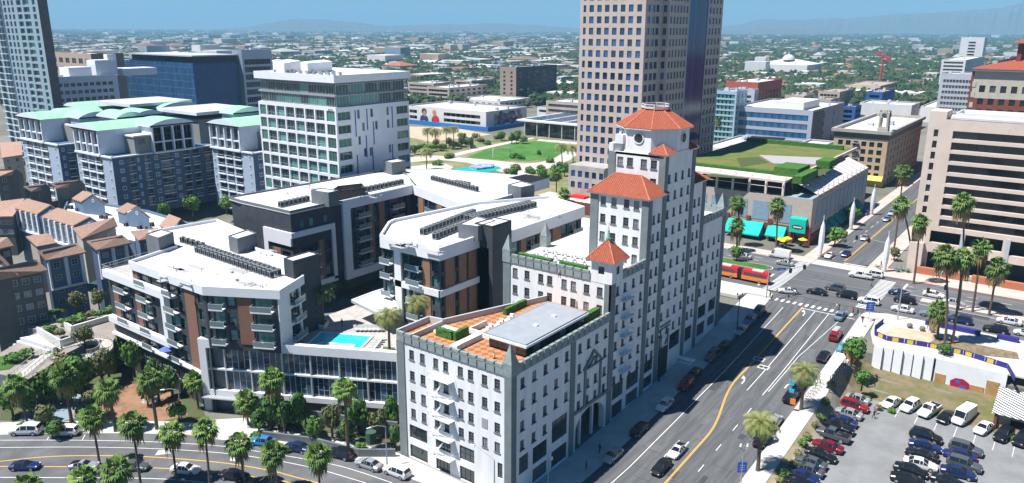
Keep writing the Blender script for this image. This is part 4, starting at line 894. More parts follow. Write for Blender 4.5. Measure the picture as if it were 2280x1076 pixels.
for i, (u0, z, u1, z1) in enumerate(hs):
    if i % 8 not in (0, 7): strip_box(R_, (wX, wY1), (wX, wY), u0, u1, z+1.0, z+1.06, -.05, back=.12)
R_.build('balcony_rail', rail, wt, kind='stuff')
hs = []
for z in zs: hs += [(.6, z+.1, 5.6, z+2.5), (24.8, z+.1, 29.9, z+2.5)]
slits = [(8.2, 0, 1), (10.0, 1, 1), (8.2, 2, 1), (10.3, 3, 1), (20.4, 0, 1), (20.4, 1, 1), (20.8, 3, 1), (9.6, 5, 1), (20.6, 5, 1), (13.6, 0, 1), (12.6, 3, 1), (12.8, 5, 1), (15.4, 1, 1)]
for u, k, n in slits: hs.append((u, zs[k]+.1, u+1.1, zs[k]+2.7))
facade(w, (wX, wY), (wX1, wY), 7, 51.2, hs, 0, .4)
for u0, z, u1, z1 in hs: put_window(wt, (wX, wY), (wX1, wY), u0, z, u1-u0, z1-z, max(1, int((u1-u0)/1.6)), 1, rail, greeng, .35, .06)
facade(w, (wX1, wY), (wX1, wY1), 7, 51.2, []); facade(w, (wX1, wY1), (wX, wY1), 7, 51.2, []); w.build('wall', mwhite, wt)
b = MB()
for u, k, n in ((7.2, 0, 2), (11.9, 0, 1.6), (14.4, 1, 1.8), (22.6, 0, 1.7), (11.2, 2, 1.7), (13.6, 3, 1.8), (22.2, 3, 1.4), (7.2, 3.4, 1.8), (18, 5, 1.3)): strip_box(b, (wX, wY), (wX1, wY), u, u+.35, zs[0]+2.7-3.98*(k+n), zs[0]+2.7-3.98*k, .08)
b.build('blue_fin', mat('fin_blue', (.03, .05, .35), .6), wt)
b = MB(); b.box(wX+.4, wY+.4, 51.0, wX1-.4, wY1-.4, 51.3, 0); b.box(wX-.5, wY-.5, 58.4, wX1+.5, wY1+.5, 60.2, 0); b.rim([(wX-.5, wY-.5), (wX1+.5, wY-.5), (wX1+.5, wY1+.5), (wX-.5, wY1+.5)], 60.2, 60.6, .3); b.build('roof_slab', mwhite, wt)
for z in (51.5, 54.9):
    for i in range(9): put_window(wt, (wX+.8, wY1-.8), (wX+.8, wY+.8), .2+i*3.95, z, 3.6, 2.7, 3, 1, rail, tealg, 0, .08)
    for i in range(5): put_window(wt, (wX+.8, wY+.8), (wX1-.8, wY+.8), .1+i*5.8, z, 5.1, 2.9, 4, 1, rail, tealg, 0, .1)
b = MB(); b.box(wX+1, wY+1, 51.3, wX1-1, wY1-1, 58.4); b.box(wX+.4, wY+.4, 54.3, wX1, wY1, 54.8); b.build('inner_wall', graym, wt)
b = MB()
for P in ([G(x, y, 63.4) for x, y in ((607, 138), (632, 141), (668, 135), (640, 132))], [G(x, y, 63.4) for x, y in ((669, 138), (684, 141), (739, 137), (722, 133))]): b.prism(P, 60.2, 63.4)
b.build('roof_room', mwhite, wt)
fm_ = MB(); fm_.box(-.4, -.4, 0, .4, .4, .9); fme = fm_.mesh('terrace_seat', graym)
for i in range(26): link('terrace_bench', fme, None, wloc=(154+(i % 3)*2.2, 184+(i//3)*3.2, 60.25), rot=i*.7, label='small dark seat on the roof terrace of the white gridded tower', cat='seat', group='seats on the roof terrace of the white tower')
b = MB()
for k in range(3): b.bar((wX-.03, wY+1.4+k*.65, 50.1), (wX-.03, wY+1.4+k*.65, 50.6), .09, 4); b.bar((wX-.03, wY+1.4+k*.65, 50.6), (wX-.03, wY+1.75+k*.65, 50.75), .09, 4)
b.bar((wX-.03, wY+3.2, 50.1), (wX-.03, wY+3.2, 50.7), .09, 4); b.build('logo', darkf, wt)
# granite office tower
gran = mat('pink_granite', (.47, .40, .345), .75, .25, .25, col2=(.52, .43, .38), detail=2)
gran2 = mat('grey_granite', (.42, .40, .38), .75, .2, .3)
skyg = glassmat('sky_glass', (.01, .02, .05), (.03, .10, .30), .35, rough=.05, spec=1.0)
lt = thing('office_tower', 'tall pink granite office tower with square dark windows and a blue glass corner', 'office tower', (275, 135, 7))
lX, lY0, lY1 = 257.2, 134.0, 161.4; w = MB()
zt = [ZX(1424, 9.5+25.85*k, lX)[1] for k in range(0, 14)]; pitch = (zt[0]-zt[6])/6
zr = [zt[0]-2.55-pitch*k for k in range(-2, 17)]
ctr = [ZX(x, 30, lX)[0] for x in (1317.2, 1334.6, 1351.7, 1369.2, 1387, 1405, 1423.9)]
A, B = (lX, lY1), (lX, lY0); hs = []
for z in zr:
    for c_ in ctr: hs.append((lY1-c_-.95, z, lY1-c_+.95, z+2.5))
    c_ = ZX(1302.1, 30, lX)[0]; hs.append((lY1-c_-.6, z, lY1-c_+.6, z+2.5))
facade(w, A, B, 7, 92, hs, 0, .3)
for u0, z, u1, z1 in hs: put_window(lt, A, B, u0, z, u1-u0, z1-z, 1, 1, darkf, skyg, .28, .05)
r1 = ZY(1476, 20, lY0)[0]; A2, B2 = (lX, lY0), (r1, lY0)
rows = MB()
def dark_rows(A, B, us, ww, zs_=None, sc_=1):
    hs = [(u, z, u+ww, z+2.5) for z in (zs_ or zr) for u in us]; facade(w, A, B, 7, 92, hs, 0, .3)
    L = math.hypot(B[0]-A[0], B[1]-A[1]); d = ((B[0]-A[0])/L, (B[1]-A[1])/L); n = (d[1], -d[0])
    for u0, z, u1, z1 in hs: rows.face([(A[0]+d[0]*u-n[0]*.28, A[1]+d[1]*u-n[1]*.28, q) for u, q in ((u0, z), (u1, z), (u1, z1), (u0, z1))])
L2 = r1-lX; dark_rows(A2, B2, [L2*f for f in (.08, .36, .62)], L2*.2)
yb = ZX(1491, 20, r1)[0]; hs = [(.3, z, 2.4, z+2.5) for z in zr]; facade(w, (r1, lY0), (r1, yb), 7, 92, [(a, b_, min(c_, lY0-yb-.9), e) for a, b_, c_, e in hs], 0, .3)
for z in zr: put_window(lt, (r1, lY0), (r1, yb), .3, z, lY0-yb-1.2, 2.5, 1, 1, darkf, skyg, .28, .05)
r2 = ZY(1536, 20, yb)[0]; L3 = r2-r1; dark_rows((r1, yb), (r2, yb), [L3*(.06+.155*k) for k in range(6)], L3*.09)
y3 = yb-1.0; r3 = ZY(1577, 20, yb)[0]; r4 = ZY(1610, 20, yb)[0]; L4 = r4-r3
dark_rows((r3, yb), (r4, yb), [L4*(.08+.22*k) for k in range(4)], L4*.14)
w.prism([(lX+.5, lY0+.5), (lX+.5, lY1-.3), (r4, lY1-.3), (r4, yb+.5), (r1+.4, yb+.5), (r1+.4, lY0+.5)], 7, 91.5)
w.build('wall', gran, lt); rows.build('window_row', skyg, lt, kind='stuff')
for i in range(7): q0 = r2+(r3-r2)*i/7; b = MB(); b.box(q0+.08, yb+.15, 7, q0+(r3-r2)/7-.04, yb+.6, 91.6); b.build('glass_strip', glassmat('deep_blue_glass', (.008, .03, .12), (.012, .06, .22), .3, rough=.15, spec=.35) if i == 0 else MATS['deep_blue_glass'], lt)
# podium of the tower, with its shop wing
gp = thing('office_annex', 'low granite wing with square windows and red shopfronts below the office tower', 'building', (250, 160, 7))
aX, _y = 247.0, 0; yl = ZX(1266, 372, aX)[0]; yr = ZX(1345, 372, aX)[0]; zt_ = ZX(1266, 366, aX)[1]; w = MB()
hs = [(1.2+k*3.1, z, 3.0+k*3.1, z+2.4) for k in range(int((yl-yr)/3.1)) for z in (zt_-4.4, zt_-8.7)]
facade(w, (aX, yl), (aX, yr), 12, zt_, hs, 0, .3)
for u0, z, u1, z1 in hs: put_window(gp, (aX, yl), (aX, yr), u0, z, 1.8, 2.4, 1, 1, darkf, skyg, .28, .05)
w.box(aX+.4, yr, 7, aX+14, yl-.1, zt_-.1); w.build('wall', gran2, gp)
b = MB(); b.box(aX-8, yr-6, 7, aX+.5, yl+9, 11.8, 0, 1); b.build('shopfront', [mat('maroon_brick', (.19, .055, .045), .85, .2, 3), conc], gp)
b = MB(); yy = yr+4
X_, Y_ = G(1296, 440, 11.5); b.prism([(X_-4, Y_-3.2), (X_-4, Y_+3.2), (X_, Y_+3.2), (X_, Y_-3.2)], 9.5, 12.6); b.build('red_awning', mat('awning_red', (.75, .02, .02), .8), label='bright red square awning beside the hotel tower', cat='awning')
# ---- green-roofed condominium towers
seag = mat('sea_green_roof', (.33, .66, .42), .6, .15, .3)
cwhite = mat('condo_white', (.70, .74, .80), .85, .06, .4)
cblue_shade = mat('condo_blue_shaded', (.085, .135, .22), .85, .12, .4)  # condo blue darkened: shade of the long side put into the wall colour
cgrey = mat('condo_grey', (.25, .25, .24), .85)
cg = glassmat('condo_glass', (.015, .022, .035), (.16, .2, .24), .7)
def barrel(x0, x1, y0, y1, z, h, along, n=8):
    """thin curved roof sheet over a rectangle, ridge along x or y"""
    b = MB()
    for i in range(n):
        t0, t1 = i/n, (i+1)/n; q = lambda t: z+h*(1-(2*t-1)**2)
        if along == 'x':
            a0, a1 = y0+(y1-y0)*t0, y0+(y1-y0)*t1
            b.face([(x0, a0, q(t0)), (x1, a0, q(t0)), (x1, a1, q(t1)), (x0, a1, q(t1))], 0)
            b.face([(x0, a1, q(t1)), (x0, a1, z-.5), (x0, a0, z-.5), (x0, a0, q(t0))], 1); b.face([(x1, a0, q(t0)), (x1, a0, z-.5), (x1, a1, z-.5), (x1, a1, q(t1))], 1)
        else:
            a0, a1 = x0+(x1-x0)*t0, x0+(x1-x0)*t1
            b.face([(a0, y0, q(t0)), (a1, y0, q(t1)), (a1, y1, q(t1)), (a0, y1, q(t0))], 0)
            b.face([(a0, y0, z-.5), (a1, y0, z-.5), (a1, y0, q(t1)), (a0, y0, q(t0))], 1)
    b.box(x0, y0, z-.5, x1, y1, z+.02, 1); return b
def condo_top(th, A, B, z0, z1, n=4):
    """white colonnade on two storeys with recessed glazing"""
    L = math.hypot(B[0]-A[0], B[1]-A[1]); b = MB(); pw = .55; bw = (L-pw)/n
    for i in range(n+1): strip_box(b, A, B, i*bw, i*bw+pw, z0, z1, .5, back=.6)
    strip_box(b, A, B, 0, L, z0-.4, z0+.2, .9, back=.4); strip_box(b, A, B, 0, L, z1-.5, z1+.1, .7, back=.4); strip_box(b, A, B, 0, L, z0+(z1-z0)*.36, z0+(z1-z0)*.36+.45, .25, back=.3)
    b.build('colonnade', cwhite, th)
    for i in range(n):
        put_window(th, A, B, i*bw+pw, z0+.2, bw-pw, (z1-z0)*.36-.2, 2, 1, cwhite, cg, .6, .05); put_window(th, A, B, i*bw+pw, z0+(z1-z0)*.36+.45, bw-pw, (z1-z0)*.64-.95, 2, 2, cwhite, cg, .6, .05)
def condo_body(th, w, A, B, z0, z1, spec, fh=3.15, m=0):
    """spec list of (u, width, kind): w window with white frame, b balcony recess"""
    zs = []; z = z1-fh
    while z > z0: zs.append(z); z -= fh
    hs = [(u, z+(.7 if k == 'w' else .15), u+ww, z+(2.2 if k == 'w' else 2.75), k) for u, ww, k in spec for z in zs]
    facade(w, A, B, z0, z1, [h[:4] for h in hs], m, .5)
    rb = MB()
    for u0, a, u1, c_, k in hs:
        if k == 'w': put_window(th, A, B, u0, a, u1-u0, c_-a, 2, 1, cwhite, cg, -.03, .16)
        else:
            put_window(th, A, B, u0, a, u1-u0, c_-a, 3, 1, cgrey, cg, .48, .05); strip_box(rb, A, B, u0-.2, u1+.2, a-.3, a, .5); strip_box(rb, A, B, u0-.2, u1+.2, a+.95, a+1.05, .5, back=-.44)
    rb.build('balcony_row', cwhite, th, kind='stuff')
def condo(label, cpx, lpx, rpx, R, frame, spec_l, spec_r, ztop_extra=9.2, z0=7, rooflen=22, rside=None):
    X, Y, z = PD(*cpx, R); yl = ZX(lpx[0], lpx[1], X)[0]; xr = ZY(rpx[0], rpx[1], Y)[0]
    th = thing('condo_tower', label, 'apartment tower', ((X+xr)/2, (Y+yl)/2, z0)); w = MB()
    L = yl-Y; L2 = xr-X
    condo_body(th, w, (X, yl), (X, Y), z0, z, [(a*L, b_*L, k) for a, b_, k in spec_l], m=1)
    condo_body(th, w, (X, Y), (xr, Y), z0, z, [(a*L2, b_*L2, k) for a, b_, k in spec_r])
    strip_box(w, (X, yl), (X, Y), -.3, L+.3, z, z+.45, .5, m=2, back=.6); strip_box(w, (X, Y), (xr, Y), -.3, L2, z, z+.45, .5, m=2, back=.6)
    w.prism([(X+.6, Y+.6), (xr, Y+.6), (xr, yl), (X+.6, yl)], z0, z+.3, 0)
    f0, f1 = frame; ya, yb_ = yl-f0*L, yl-f1*L; zt = z+ztop_extra
    condo_top(th, (X, ya), (X, yb_), z+.4, zt)
    w.box(X+.7, yb_, z+.3, X+rooflen, ya, zt, 2)
    hsx = [(4+k*5, z+1.2+3.2*j, 6+k*5, z+3.2+3.2*j) for k in range(2) for j in range(2)]
    facade(w, (X+.1, yb_-.05), (X+rooflen, yb_-.05), z+.4, zt, hsx, 2, .3)
    for u0, a, u1, c_ in hsx: put_window(th, (X+.1, yb_-.05), (X+rooflen, yb_-.05), u0, a, u1-u0, c_-a, 2, 1, darkf, cg, .28, .06)
    barrel(X-.9, X+rooflen+.6, yb_-.8, ya+.8, zt+.15, 2.0, 'x').build('barrel_roof', [seag, cwhite], th)
    w.box(X+9, Y+.5, z+.3, X+min(L2, 26), yb_-.1, z+6.6, 3); b = MB(); b.box(X+8.6, Y, z+6.6, X+min(L2, 26)+.4, yb_-.2, z+7.1); b.build('cornice', cwhite, th)
    for k in range(3): put_window(th, (X+9, Y+.5), (X+30, Y+.5), 1.5+k*4.5, z+3.6, 2.6, 2.2, 2, 1, cgrey, cg, -.03, .08)
    w.build('wall', [cblue_shade, mat('condo_pale_blue', (.36, .43, .53), .85), cwhite, cgrey], th)
    return th, X, Y, z, xr, yl, zt
SL = [(.03, .05, 'w'), (.13, .17, 'b'), (.34, .17, 'b'), (.55, .17, 'b'), (.9, .045, 'w')]
c1 = condo('leftmost blue condominium tower with pale green barrel roof and white colonnade', (129, 325), (48, 312), (172, 318), 345, (.02, .66), SL, [(.15, .14, 'w'), (.45, .3, 'b')])
c2 = condo('broad blue condominium tower with green barrel roof above long shaded balcony side', (249, 353.5), (170, 341), (478, 318), 306, (.03, .72), SL, [(.06, .035, 'w'), (.14, .05, 'b'), (.22, .02, 'w'), (.285, .045, 'b'), (.38, .035, 'w'), (.44, .11, 'b'), (.58, .035, 'w'), (.66, .06, 'b'), (.76, .06, 'b'), (.88, .07, 'b')])
c4 = condo('green barrel-roofed condominium tower directly left of the white gridded tower', (563, 343), (472, 330), (600, 339), 292, (.0, .74), SL, [(.3, .2, 'w')], rooflen=20)
th, X, Y, z, xr, yl, zt = c2                                      # colonnade and barrel on its long side
xa, xb = ZY(341, 345, Y)[0], ZY(432, 335, Y)[0]; condo_top(th, (xa, Y-.6), (xb, Y-.6), z+.3, z+10)
barrel(xa-.8, xb+.8, Y-1.5, Y+13, z+10.2, 2.0, 'y').build('barrel_roof', [seag, cwhite], th); b = MB(); b.box(xa, Y, z, xb, Y+12.5, z+10); b.build('upper_storey', cwhite, th)
def extra_barrel(th, px, y, R, lx, ly, along, h=3.4):
    X, Y, z = PD(px, y, R); b = MB(); b.box(X, Y, z-h-4, X+lx, Y+ly, z-.4); b.build('upper_storey', mat('condo_pale_blue', (0, 0, 0)), th); barrel(X-.7, X+lx+.7, Y-.7, Y+ly+.7, z, 1.9, along).build('barrel_roof', [seag, cwhite], th)
for a in ((c2[0], 262, 262, 335, 10, 15, 'y'), (c2[0], 300, 258, 345, 12, 14, 'y'), (c1[0], 150, 254, 372, 14, 14, 'x'), (c2[0], 178, 262, 350, 12, 14, 'y'), (c4[0], 520, 252, 318, 14, 8, 'y'), (c2[0], 360, 240, 372, 16, 14, 'y'), (c1[0], 178, 240, 395, 16, 14, 'x')): extra_barrel(*a)
for (px, y, R, lx, ly, lab) in ((292, 232, 372, 26, 26, 'flat white roof pavilion raised over the green barrel roofs, farther one'), (440, 250, 330, 24, 26, 'flat white roof pavilion raised over the green barrel roofs, nearer one')):
    X, Y, z = PD(px, y, R); t = thing('roof_storey', lab, 'building', (X, Y, 7)); b = MB(); b.box(X, Y, 7, X+lx, Y+ly, z-3, 0); b.build('wall', cgrey, t); b = MB(); b.box(X-1.5, Y-1.5, z-1.2, X+lx+1.5, Y+ly+1.5, z, 0, 1); b.build('roof', [cwhite, conc], t)
# ---- brown-roofed town houses at the left
shing = mat('brown_shingle', (.33, .205, .155), .9, .3, 1.5, col2=(.43, .28, .21), bump=.2, bscale=5, stretch=(1, 1, 4))
hgrey = mat('house_grey', (.13, .135, .13), .9, .1, .5); hblue = mat('house_blue', (.13, .19, .28), .9, .1, .5); htan = mat('house_cream', (.5, .46, .38), .9, .1, .5)
hglass = glassmat('house_glass', (.02, .03, .045), (.3, .34, .38), .45)
def windows_on(th, A, B, z0, z1, n, rows, ww=1.5, wh=1.5, fh=3.1, start=None, back=-.04):
    L = math.hypot(B[0]-A[0], B[1]-A[1])
    for j in range(rows):
        for i in range(n):
            u = L*(i+.5)/n-ww/2; put_window(th, A, B, u, z1-2.3-fh*j-(wh-1.5), ww, wh, 2, 2, mat('house_trim', (.42, .47, .5), .8), hglass, back, .11)
HN = [0]
def town(label, eL, eR, bR, bL, ze, zb, z0, wallm, n=2, rows=5, cols=0, sheds=True):
    """house under a single roof slope: eave corners left/right and upper edge corners, surveyed on the photograph's roofs"""
    P = [G(*eL, ze), G(*eR, ze), G(*bR, zb), G(*bL, zb)]
    cx, cy = sum(p[0] for p in P)/4, sum(p[1] for p in P)/4
    th = thing('town_house', label, 'house', (cx, cy, z0)); Q = inset(P if area(P) > 0 else P[::-1], .5)
    b = MB(); z4 = [ze, ze, zb, zb]; top = [(*P[i], z4[i]+.05) for i in range(4)]; low = [(*P[i], z4[i]-.3) for i in range(4)]
    b.face(top if area(P) > 0 else top[::-1])
    for i in range(4):
        j = (i+1) % 4; f = [low[i], low[j], top[j], top[i]]; b.face(f if area(P) > 0 else f[::-1])
    b.face(low[::-1] if area(P) > 0 else low)
    b.build('roof', shing, th)
    w = MB(); R4 = P if area(P) > 0 else P[::-1]; zz = z4 if area(P) > 0 else z4[::-1]
    for i in range(4):
        j = (i+1) % 4; a, c_ = Q[i], Q[j]; w.face([(*a, z0), (*c_, z0), (*c_, zz[j]-.25), (*a, zz[i]-.25)])
    w.build('wall', wallm, th)
    A, B = [Q[k] for k in ((0, 1) if area(P) > 0 else (3, 2))] if True else None
    if area(P) > 0:
        windows_on(th, A, B, z0, ze-.3, n, rows)
        if cols:
            b = MB(); L = math.hypot(B[0]-A[0], B[1]-A[1])
            for i in range(cols): strip_box(b, A, B, L*i/(cols-1)-.4*(i > 0)-.4*(i == cols-1), L*i/(cols-1)+.4*(i < cols-1), ze-7.4, ze-.3, .55, back=-.05)
            strip_box(b, A, B, 0, L, ze-7.8, ze-7.35, .8, back=-.05); b.build('white_column', cwhite, th)
    return th
def gable(label, e0, e1, r0, r1, ze, zr, z0, wallm, colsn=0, far=1.0):
    """gabled house: near eave (surveyed ends) and ridge (surveyed ends); the other slope mirrors the first"""
    a, b_ = Vector(G(*e0, ze)), Vector(G(*e1, ze)); c_, d_ = Vector(G(*r0, zr)), Vector(G(*r1, zr))
    o = ((c_-a)+(d_-b_))/2*far; c_, d_ = a+o/far, b_+o/far; e, f = c_+o, d_+o
    th = thing('town_house', label, 'house', ((c_.x+d_.x)/2, (c_.y+d_.y)/2, z0)); b = MB()
    for q in ([(*a, ze), (*b_, ze), (*d_, zr), (*c_, zr)], [(*c_, zr), (*d_, zr), (*f, ze), (*e, ze)]): b.face(q); b.face([(x, y, z-.3) for x, y, z in q][::-1])
    for q in ([a, b_], [e, f]): b.face([(*q[0], ze-.3), (*q[1], ze-.3), (*q[1], ze), (*q[0], ze)])
    b.face([(*b_, ze-.3), (*d_, zr-.3), (*d_, zr), (*b_, ze)]); b.face([(*d_, zr-.3), (*f, ze-.3), (*f, ze), (*d_, zr)])
    b.build('roof', shing, th)
    w = MB(); k = .08; A, B, E, F = a.lerp(e, k), b_.lerp(f, k).lerp(a.lerp(e, k), .04), e.lerp(a, k), f.lerp(b_, k).lerp(e.lerp(a, k), .04); M_ = (B+F)/2
    w.face([(*A, z0), (*B, z0), (*B, ze-.2), (*A, ze-.2)]); w.face([(*B, z0), (*F, z0), (*F, ze-.2), (*M_, zr-.5), (*B, ze-.2)]); w.face([(*F, z0), (*E, z0), (*E, ze-.2), (*F, ze-.2)]); w.face([(*E, z0), (*A, z0), (*A, ze-.2), (*E, ze-.2)]); w.build('wall', wallm, th)
    if colsn:
        L = (B-A).length; b = MB()
        for i in range(colsn): strip_box(b, A, B, L*i/(colsn-1)-.4*(i > 0)-.4*(i == colsn-1), L*i/(colsn-1)+.4*(i < colsn-1), ze-6.2, ze-.3, .6, back=-.05)
        strip_box(b, A, B, 0, L, ze-6.8, ze-6.2, .8, back=-.05); b.build('white_column', cwhite, th)
        for i in range(colsn-1): put_window(th, A, B, L*(i+.5)/(colsn-1)-1.1, ze-5.8, 2.2, 5, 2, 3, cwhite, hglass, -.05, .08)
    nrm = Vector(((F-B).y, -(F-B).x)).normalized(); c0 = Vector((*M_, zr-2.3))+Vector((nrm.x, nrm.y, 0))*.06; t = Vector(((F-B).x, (F-B).y, 0)).normalized(); b = MB()
    for i in range(10):
        p = [c0+t*(r*math.cos(q*math.pi/5))+Vector((0, 0, r*math.sin(q*math.pi/5))) for q in (i, i+1) for r in (.35, .6)]; b.face([tuple(p[0]), tuple(p[1]), tuple(p[3]), tuple(p[2])])
    b.build('gable_vent', cwhite, th); return th
z4 = lambda *p: [(x/4.89, 400+y/4.89) for x, y in p]
z5b = lambda *p: [(180+x/4.89, 400+y/4.89) for x, y in p]
T = lambda label, q, ze, zb, z0, m, **k: town(label, *q, ze, zb, z0, m, **k)
T('brown-roofed blue town house with white columns, middle of the front row', z4((500, 880), (940, 790), (830, 690), (410, 780)), 20, 22.2, 0, hblue, n=2, rows=5, cols=3)
T('brown-roofed blue town house with white columns just left of the modern block', z4((1050, 770), (1430, 690), (1330, 600), (940, 670)), 20, 22.2, 0, hblue, n=2, rows=5, cols=3)
T('dark grey town house with brown roof and paired balconies at the near left', z4((-60, 1090), (520, 985), (400, 870), (-150, 990)), 19, 21.5, 0, hgrey, n=4, rows=5)
T('small brown-roofed town house behind the middle front house', z4((400, 730), (620, 690), (530, 585), (280, 620)), 20.5, 22.5, 8, htan, n=1, rows=1)
T('long brown shed-roofed town house behind the two front houses', z4((890, 650), (1280, 500), (1240, 410), (790, 530)), 20.5, 22.5, 8, htan, n=2, rows=1)
T('town house with brown roof at the left edge behind the grey one', z4((-120, 780), (150, 720), (80, 630), (-180, 640)), 20, 22, 4, hgrey, n=2, rows=1)
T('wide tan-brown roof of the town house left of the white columned gable', z4((-90, 405), (140, 400), (270, 205), (-60, 245)), 18.5, 21, 6, hgrey, n=3, rows=2)
T('small brown-roofed dark town house below the leftmost condominium tower', z4((340, 130), (550, 95), (500, 45), (250, 75)), 20.5, 22.3, 8, hgrey, n=1, rows=1)
T('brown-roofed dark town house below the gap between two condominium towers', z4((620, 95), (900, 50), (870, 0), (540, 40)), 21, 22.8, 8, hgrey, n=1, rows=1)
T('brown roof wedge beside the charcoal stair tower', [(384, 521), (462, 514.5), (452, 500), (398, 507)], 18, 20, 6, htan, n=1, rows=1)
T('brown-roofed town house partly hidden behind the charcoal stair tower', [(308, 536), (345, 529), (352, 508), (291, 515)], 20, 22, 4, hblue, n=1, rows=3)
gable('gabled town house with five white columns and brown roof near the left edge', *z4((150, 305), (400, 375), (270, 200), (570, 280)), 20, 23.2, 3, hblue, colsn=5)
gable('second gabled town house with white columns, right of the first', *z4((450, 402), (790, 500), (620, 310), (980, 395)), 20, 23.2, 3, hblue, colsn=6)
gable('small gabled town house below the broad blue condominium tower', *z4((780, 205), (880, 240), (890, 120), (1020, 155)), 19.5, 22.5, 8, hblue)
gable('gabled blue town house in the middle of the white flat roofs', *z5b((375, 330), (470, 365), (510, 250), (600, 285)), 19.5, 22.5, 8, hblue)
gable('dark gabled town house behind the charcoal stair towers', *z5b((850, 500), (980, 555), (920, 370), (1130, 430)), 19.5, 22.8, 6, hblue)
gable('brown gabled roof with round vent at the left edge', *z4((-260, 800), (-140, 960), (-160, 760), (30, 800)), 19.5, 22.5, 0, hgrey)
T('brown-roofed house at the far left under the glass skyscraper', [(3, 352), (50, 345), (48, 315), (0, 318)], 20, 22, 6, htan, n=2, rows=2)
T('low brown-roofed house at the far left beside the first condominium tower', [(-10, 394), (44, 386), (36, 376), (-14, 378)], 20, 22, 6, hgrey, n=2, rows=3)
tf = thing('flat_roofed_wing', 'white flat roofs with condensers between the brown-roofed town houses', 'building', (110, 230, 0)); b = MB()
P = [G(x, y, 16) for x, y in ((140, 470), (190, 500), (230, 525), (300, 540), (400, 530), (430, 500), (330, 470), (215, 452), (150, 448))]; b.prism(P, 0, 15.5, 1, 0); b.rim(P, 15.4, 16.3, .4, 1); b.build('wall_and_roof', [roofw, hblue], tf)
for x, y in ((150, 458), (158, 459), (172, 464), (180, 465), (225, 480), (235, 481), (310, 503), (318, 501), (328, 504), (338, 497), (280, 497), (290, 495), (300, 493)): X, Y = G(x, y, 16.5); link('condenser_unit', ACM, tf, wloc=(X, Y, 15.5), rot=.2)
# ------------------------------------------------------------------ further buildings
pinkc = mat('pale_pink_concrete', (.64, .53, .45), .9, .08, .3); pinkr = mat('pink_roof', (.55, .45, .40), .9)
bandg = glassmat('band_glass', (.008, .012, .022), (.05, .06, .07), .7)
tanc = mat('tan_stone', (.50, .38, .25), .9, .15, .5); tand = mat('dark_cornice', (.17, .16, .14), .9)
bluew = mat('bright_blue_render', (.03, .10, .32), .85, .1, .3); offw = mat('off_white_render', (.66, .66, .66), .9, .06, .3); gry = mat('mid_grey_render', (.30, .32, .35), .9, .1, .3)
lgry = mat('light_grey_render', (.45, .48, .53), .9, .08, .3)
redb = mat('red_brick', (.23, .065, .045), .9, .2, 3); creamc = mat('cream_stone', (.50, .46, .38), .9, .1, .5)
dglass = glassmat('far_glass', (.01, .015, .025), (.08, .09, .1), .7); bglass = mat('blue_curtain_glass', (.008, .045, .13), .12, .6, .6, col2=(.03, .15, .33), spec=.8, stretch=(1, 1, .12), detail=6)  # streaked lighter blue paints reflections into the curtain glass colour
def height(X, Y, y):
    lo, hi = 0, 400
    for _ in range(40):
        m_ = (lo+hi)/2; v = (X, Y, m_-CAMH); wv = sum(v[i]*FW[i] for i in range(3)); py = 538-FOC*sum(v[i]*UP[i] for i in range(3))/wv
        if py > y: lo = m_
        else: hi = m_
    return lo
def BC(cx, yb, yt, z0=7.2):
    'corner on the ground below the point (cx, yt) of its upright edge'
    return G(cx+(1135-cx)*(yb-yt)/(7190-yt), yb, z0)
def pane_rows(w, g, A, B, z0, z1, spec, depth=.3, m=0):
    """spec (cols, rows, w, h, u margin, top gap, floor pitch): openings with glass joined per building"""
    L = math.hypot(B[0]-A[0], B[1]-A[1]); nc, nr, ww, hh, mg, tg, fp = spec
    d = ((B[0]-A[0])/L, (B[1]-A[1])/L); n = (d[1], -d[0]); hs = []
    for j in range(nr):
        for i in range(nc):
            u = mg+(L-2*mg-ww)*(i/(nc-1) if nc > 1 else .5); z = z1-tg-hh-fp*j
            if z > z0: hs.append((u, z, u+ww, z+hh))
    facade(w, A, B, z0, z1, hs, m, depth)
    for a, b_, c_, e in hs: g.face([(A[0]+d[0]*u-n[0]*depth*.95, A[1]+d[1]*u-n[1]*depth*.95, q) for u, q in ((a, b_), (c_, b_), (c_, e), (a, e))])
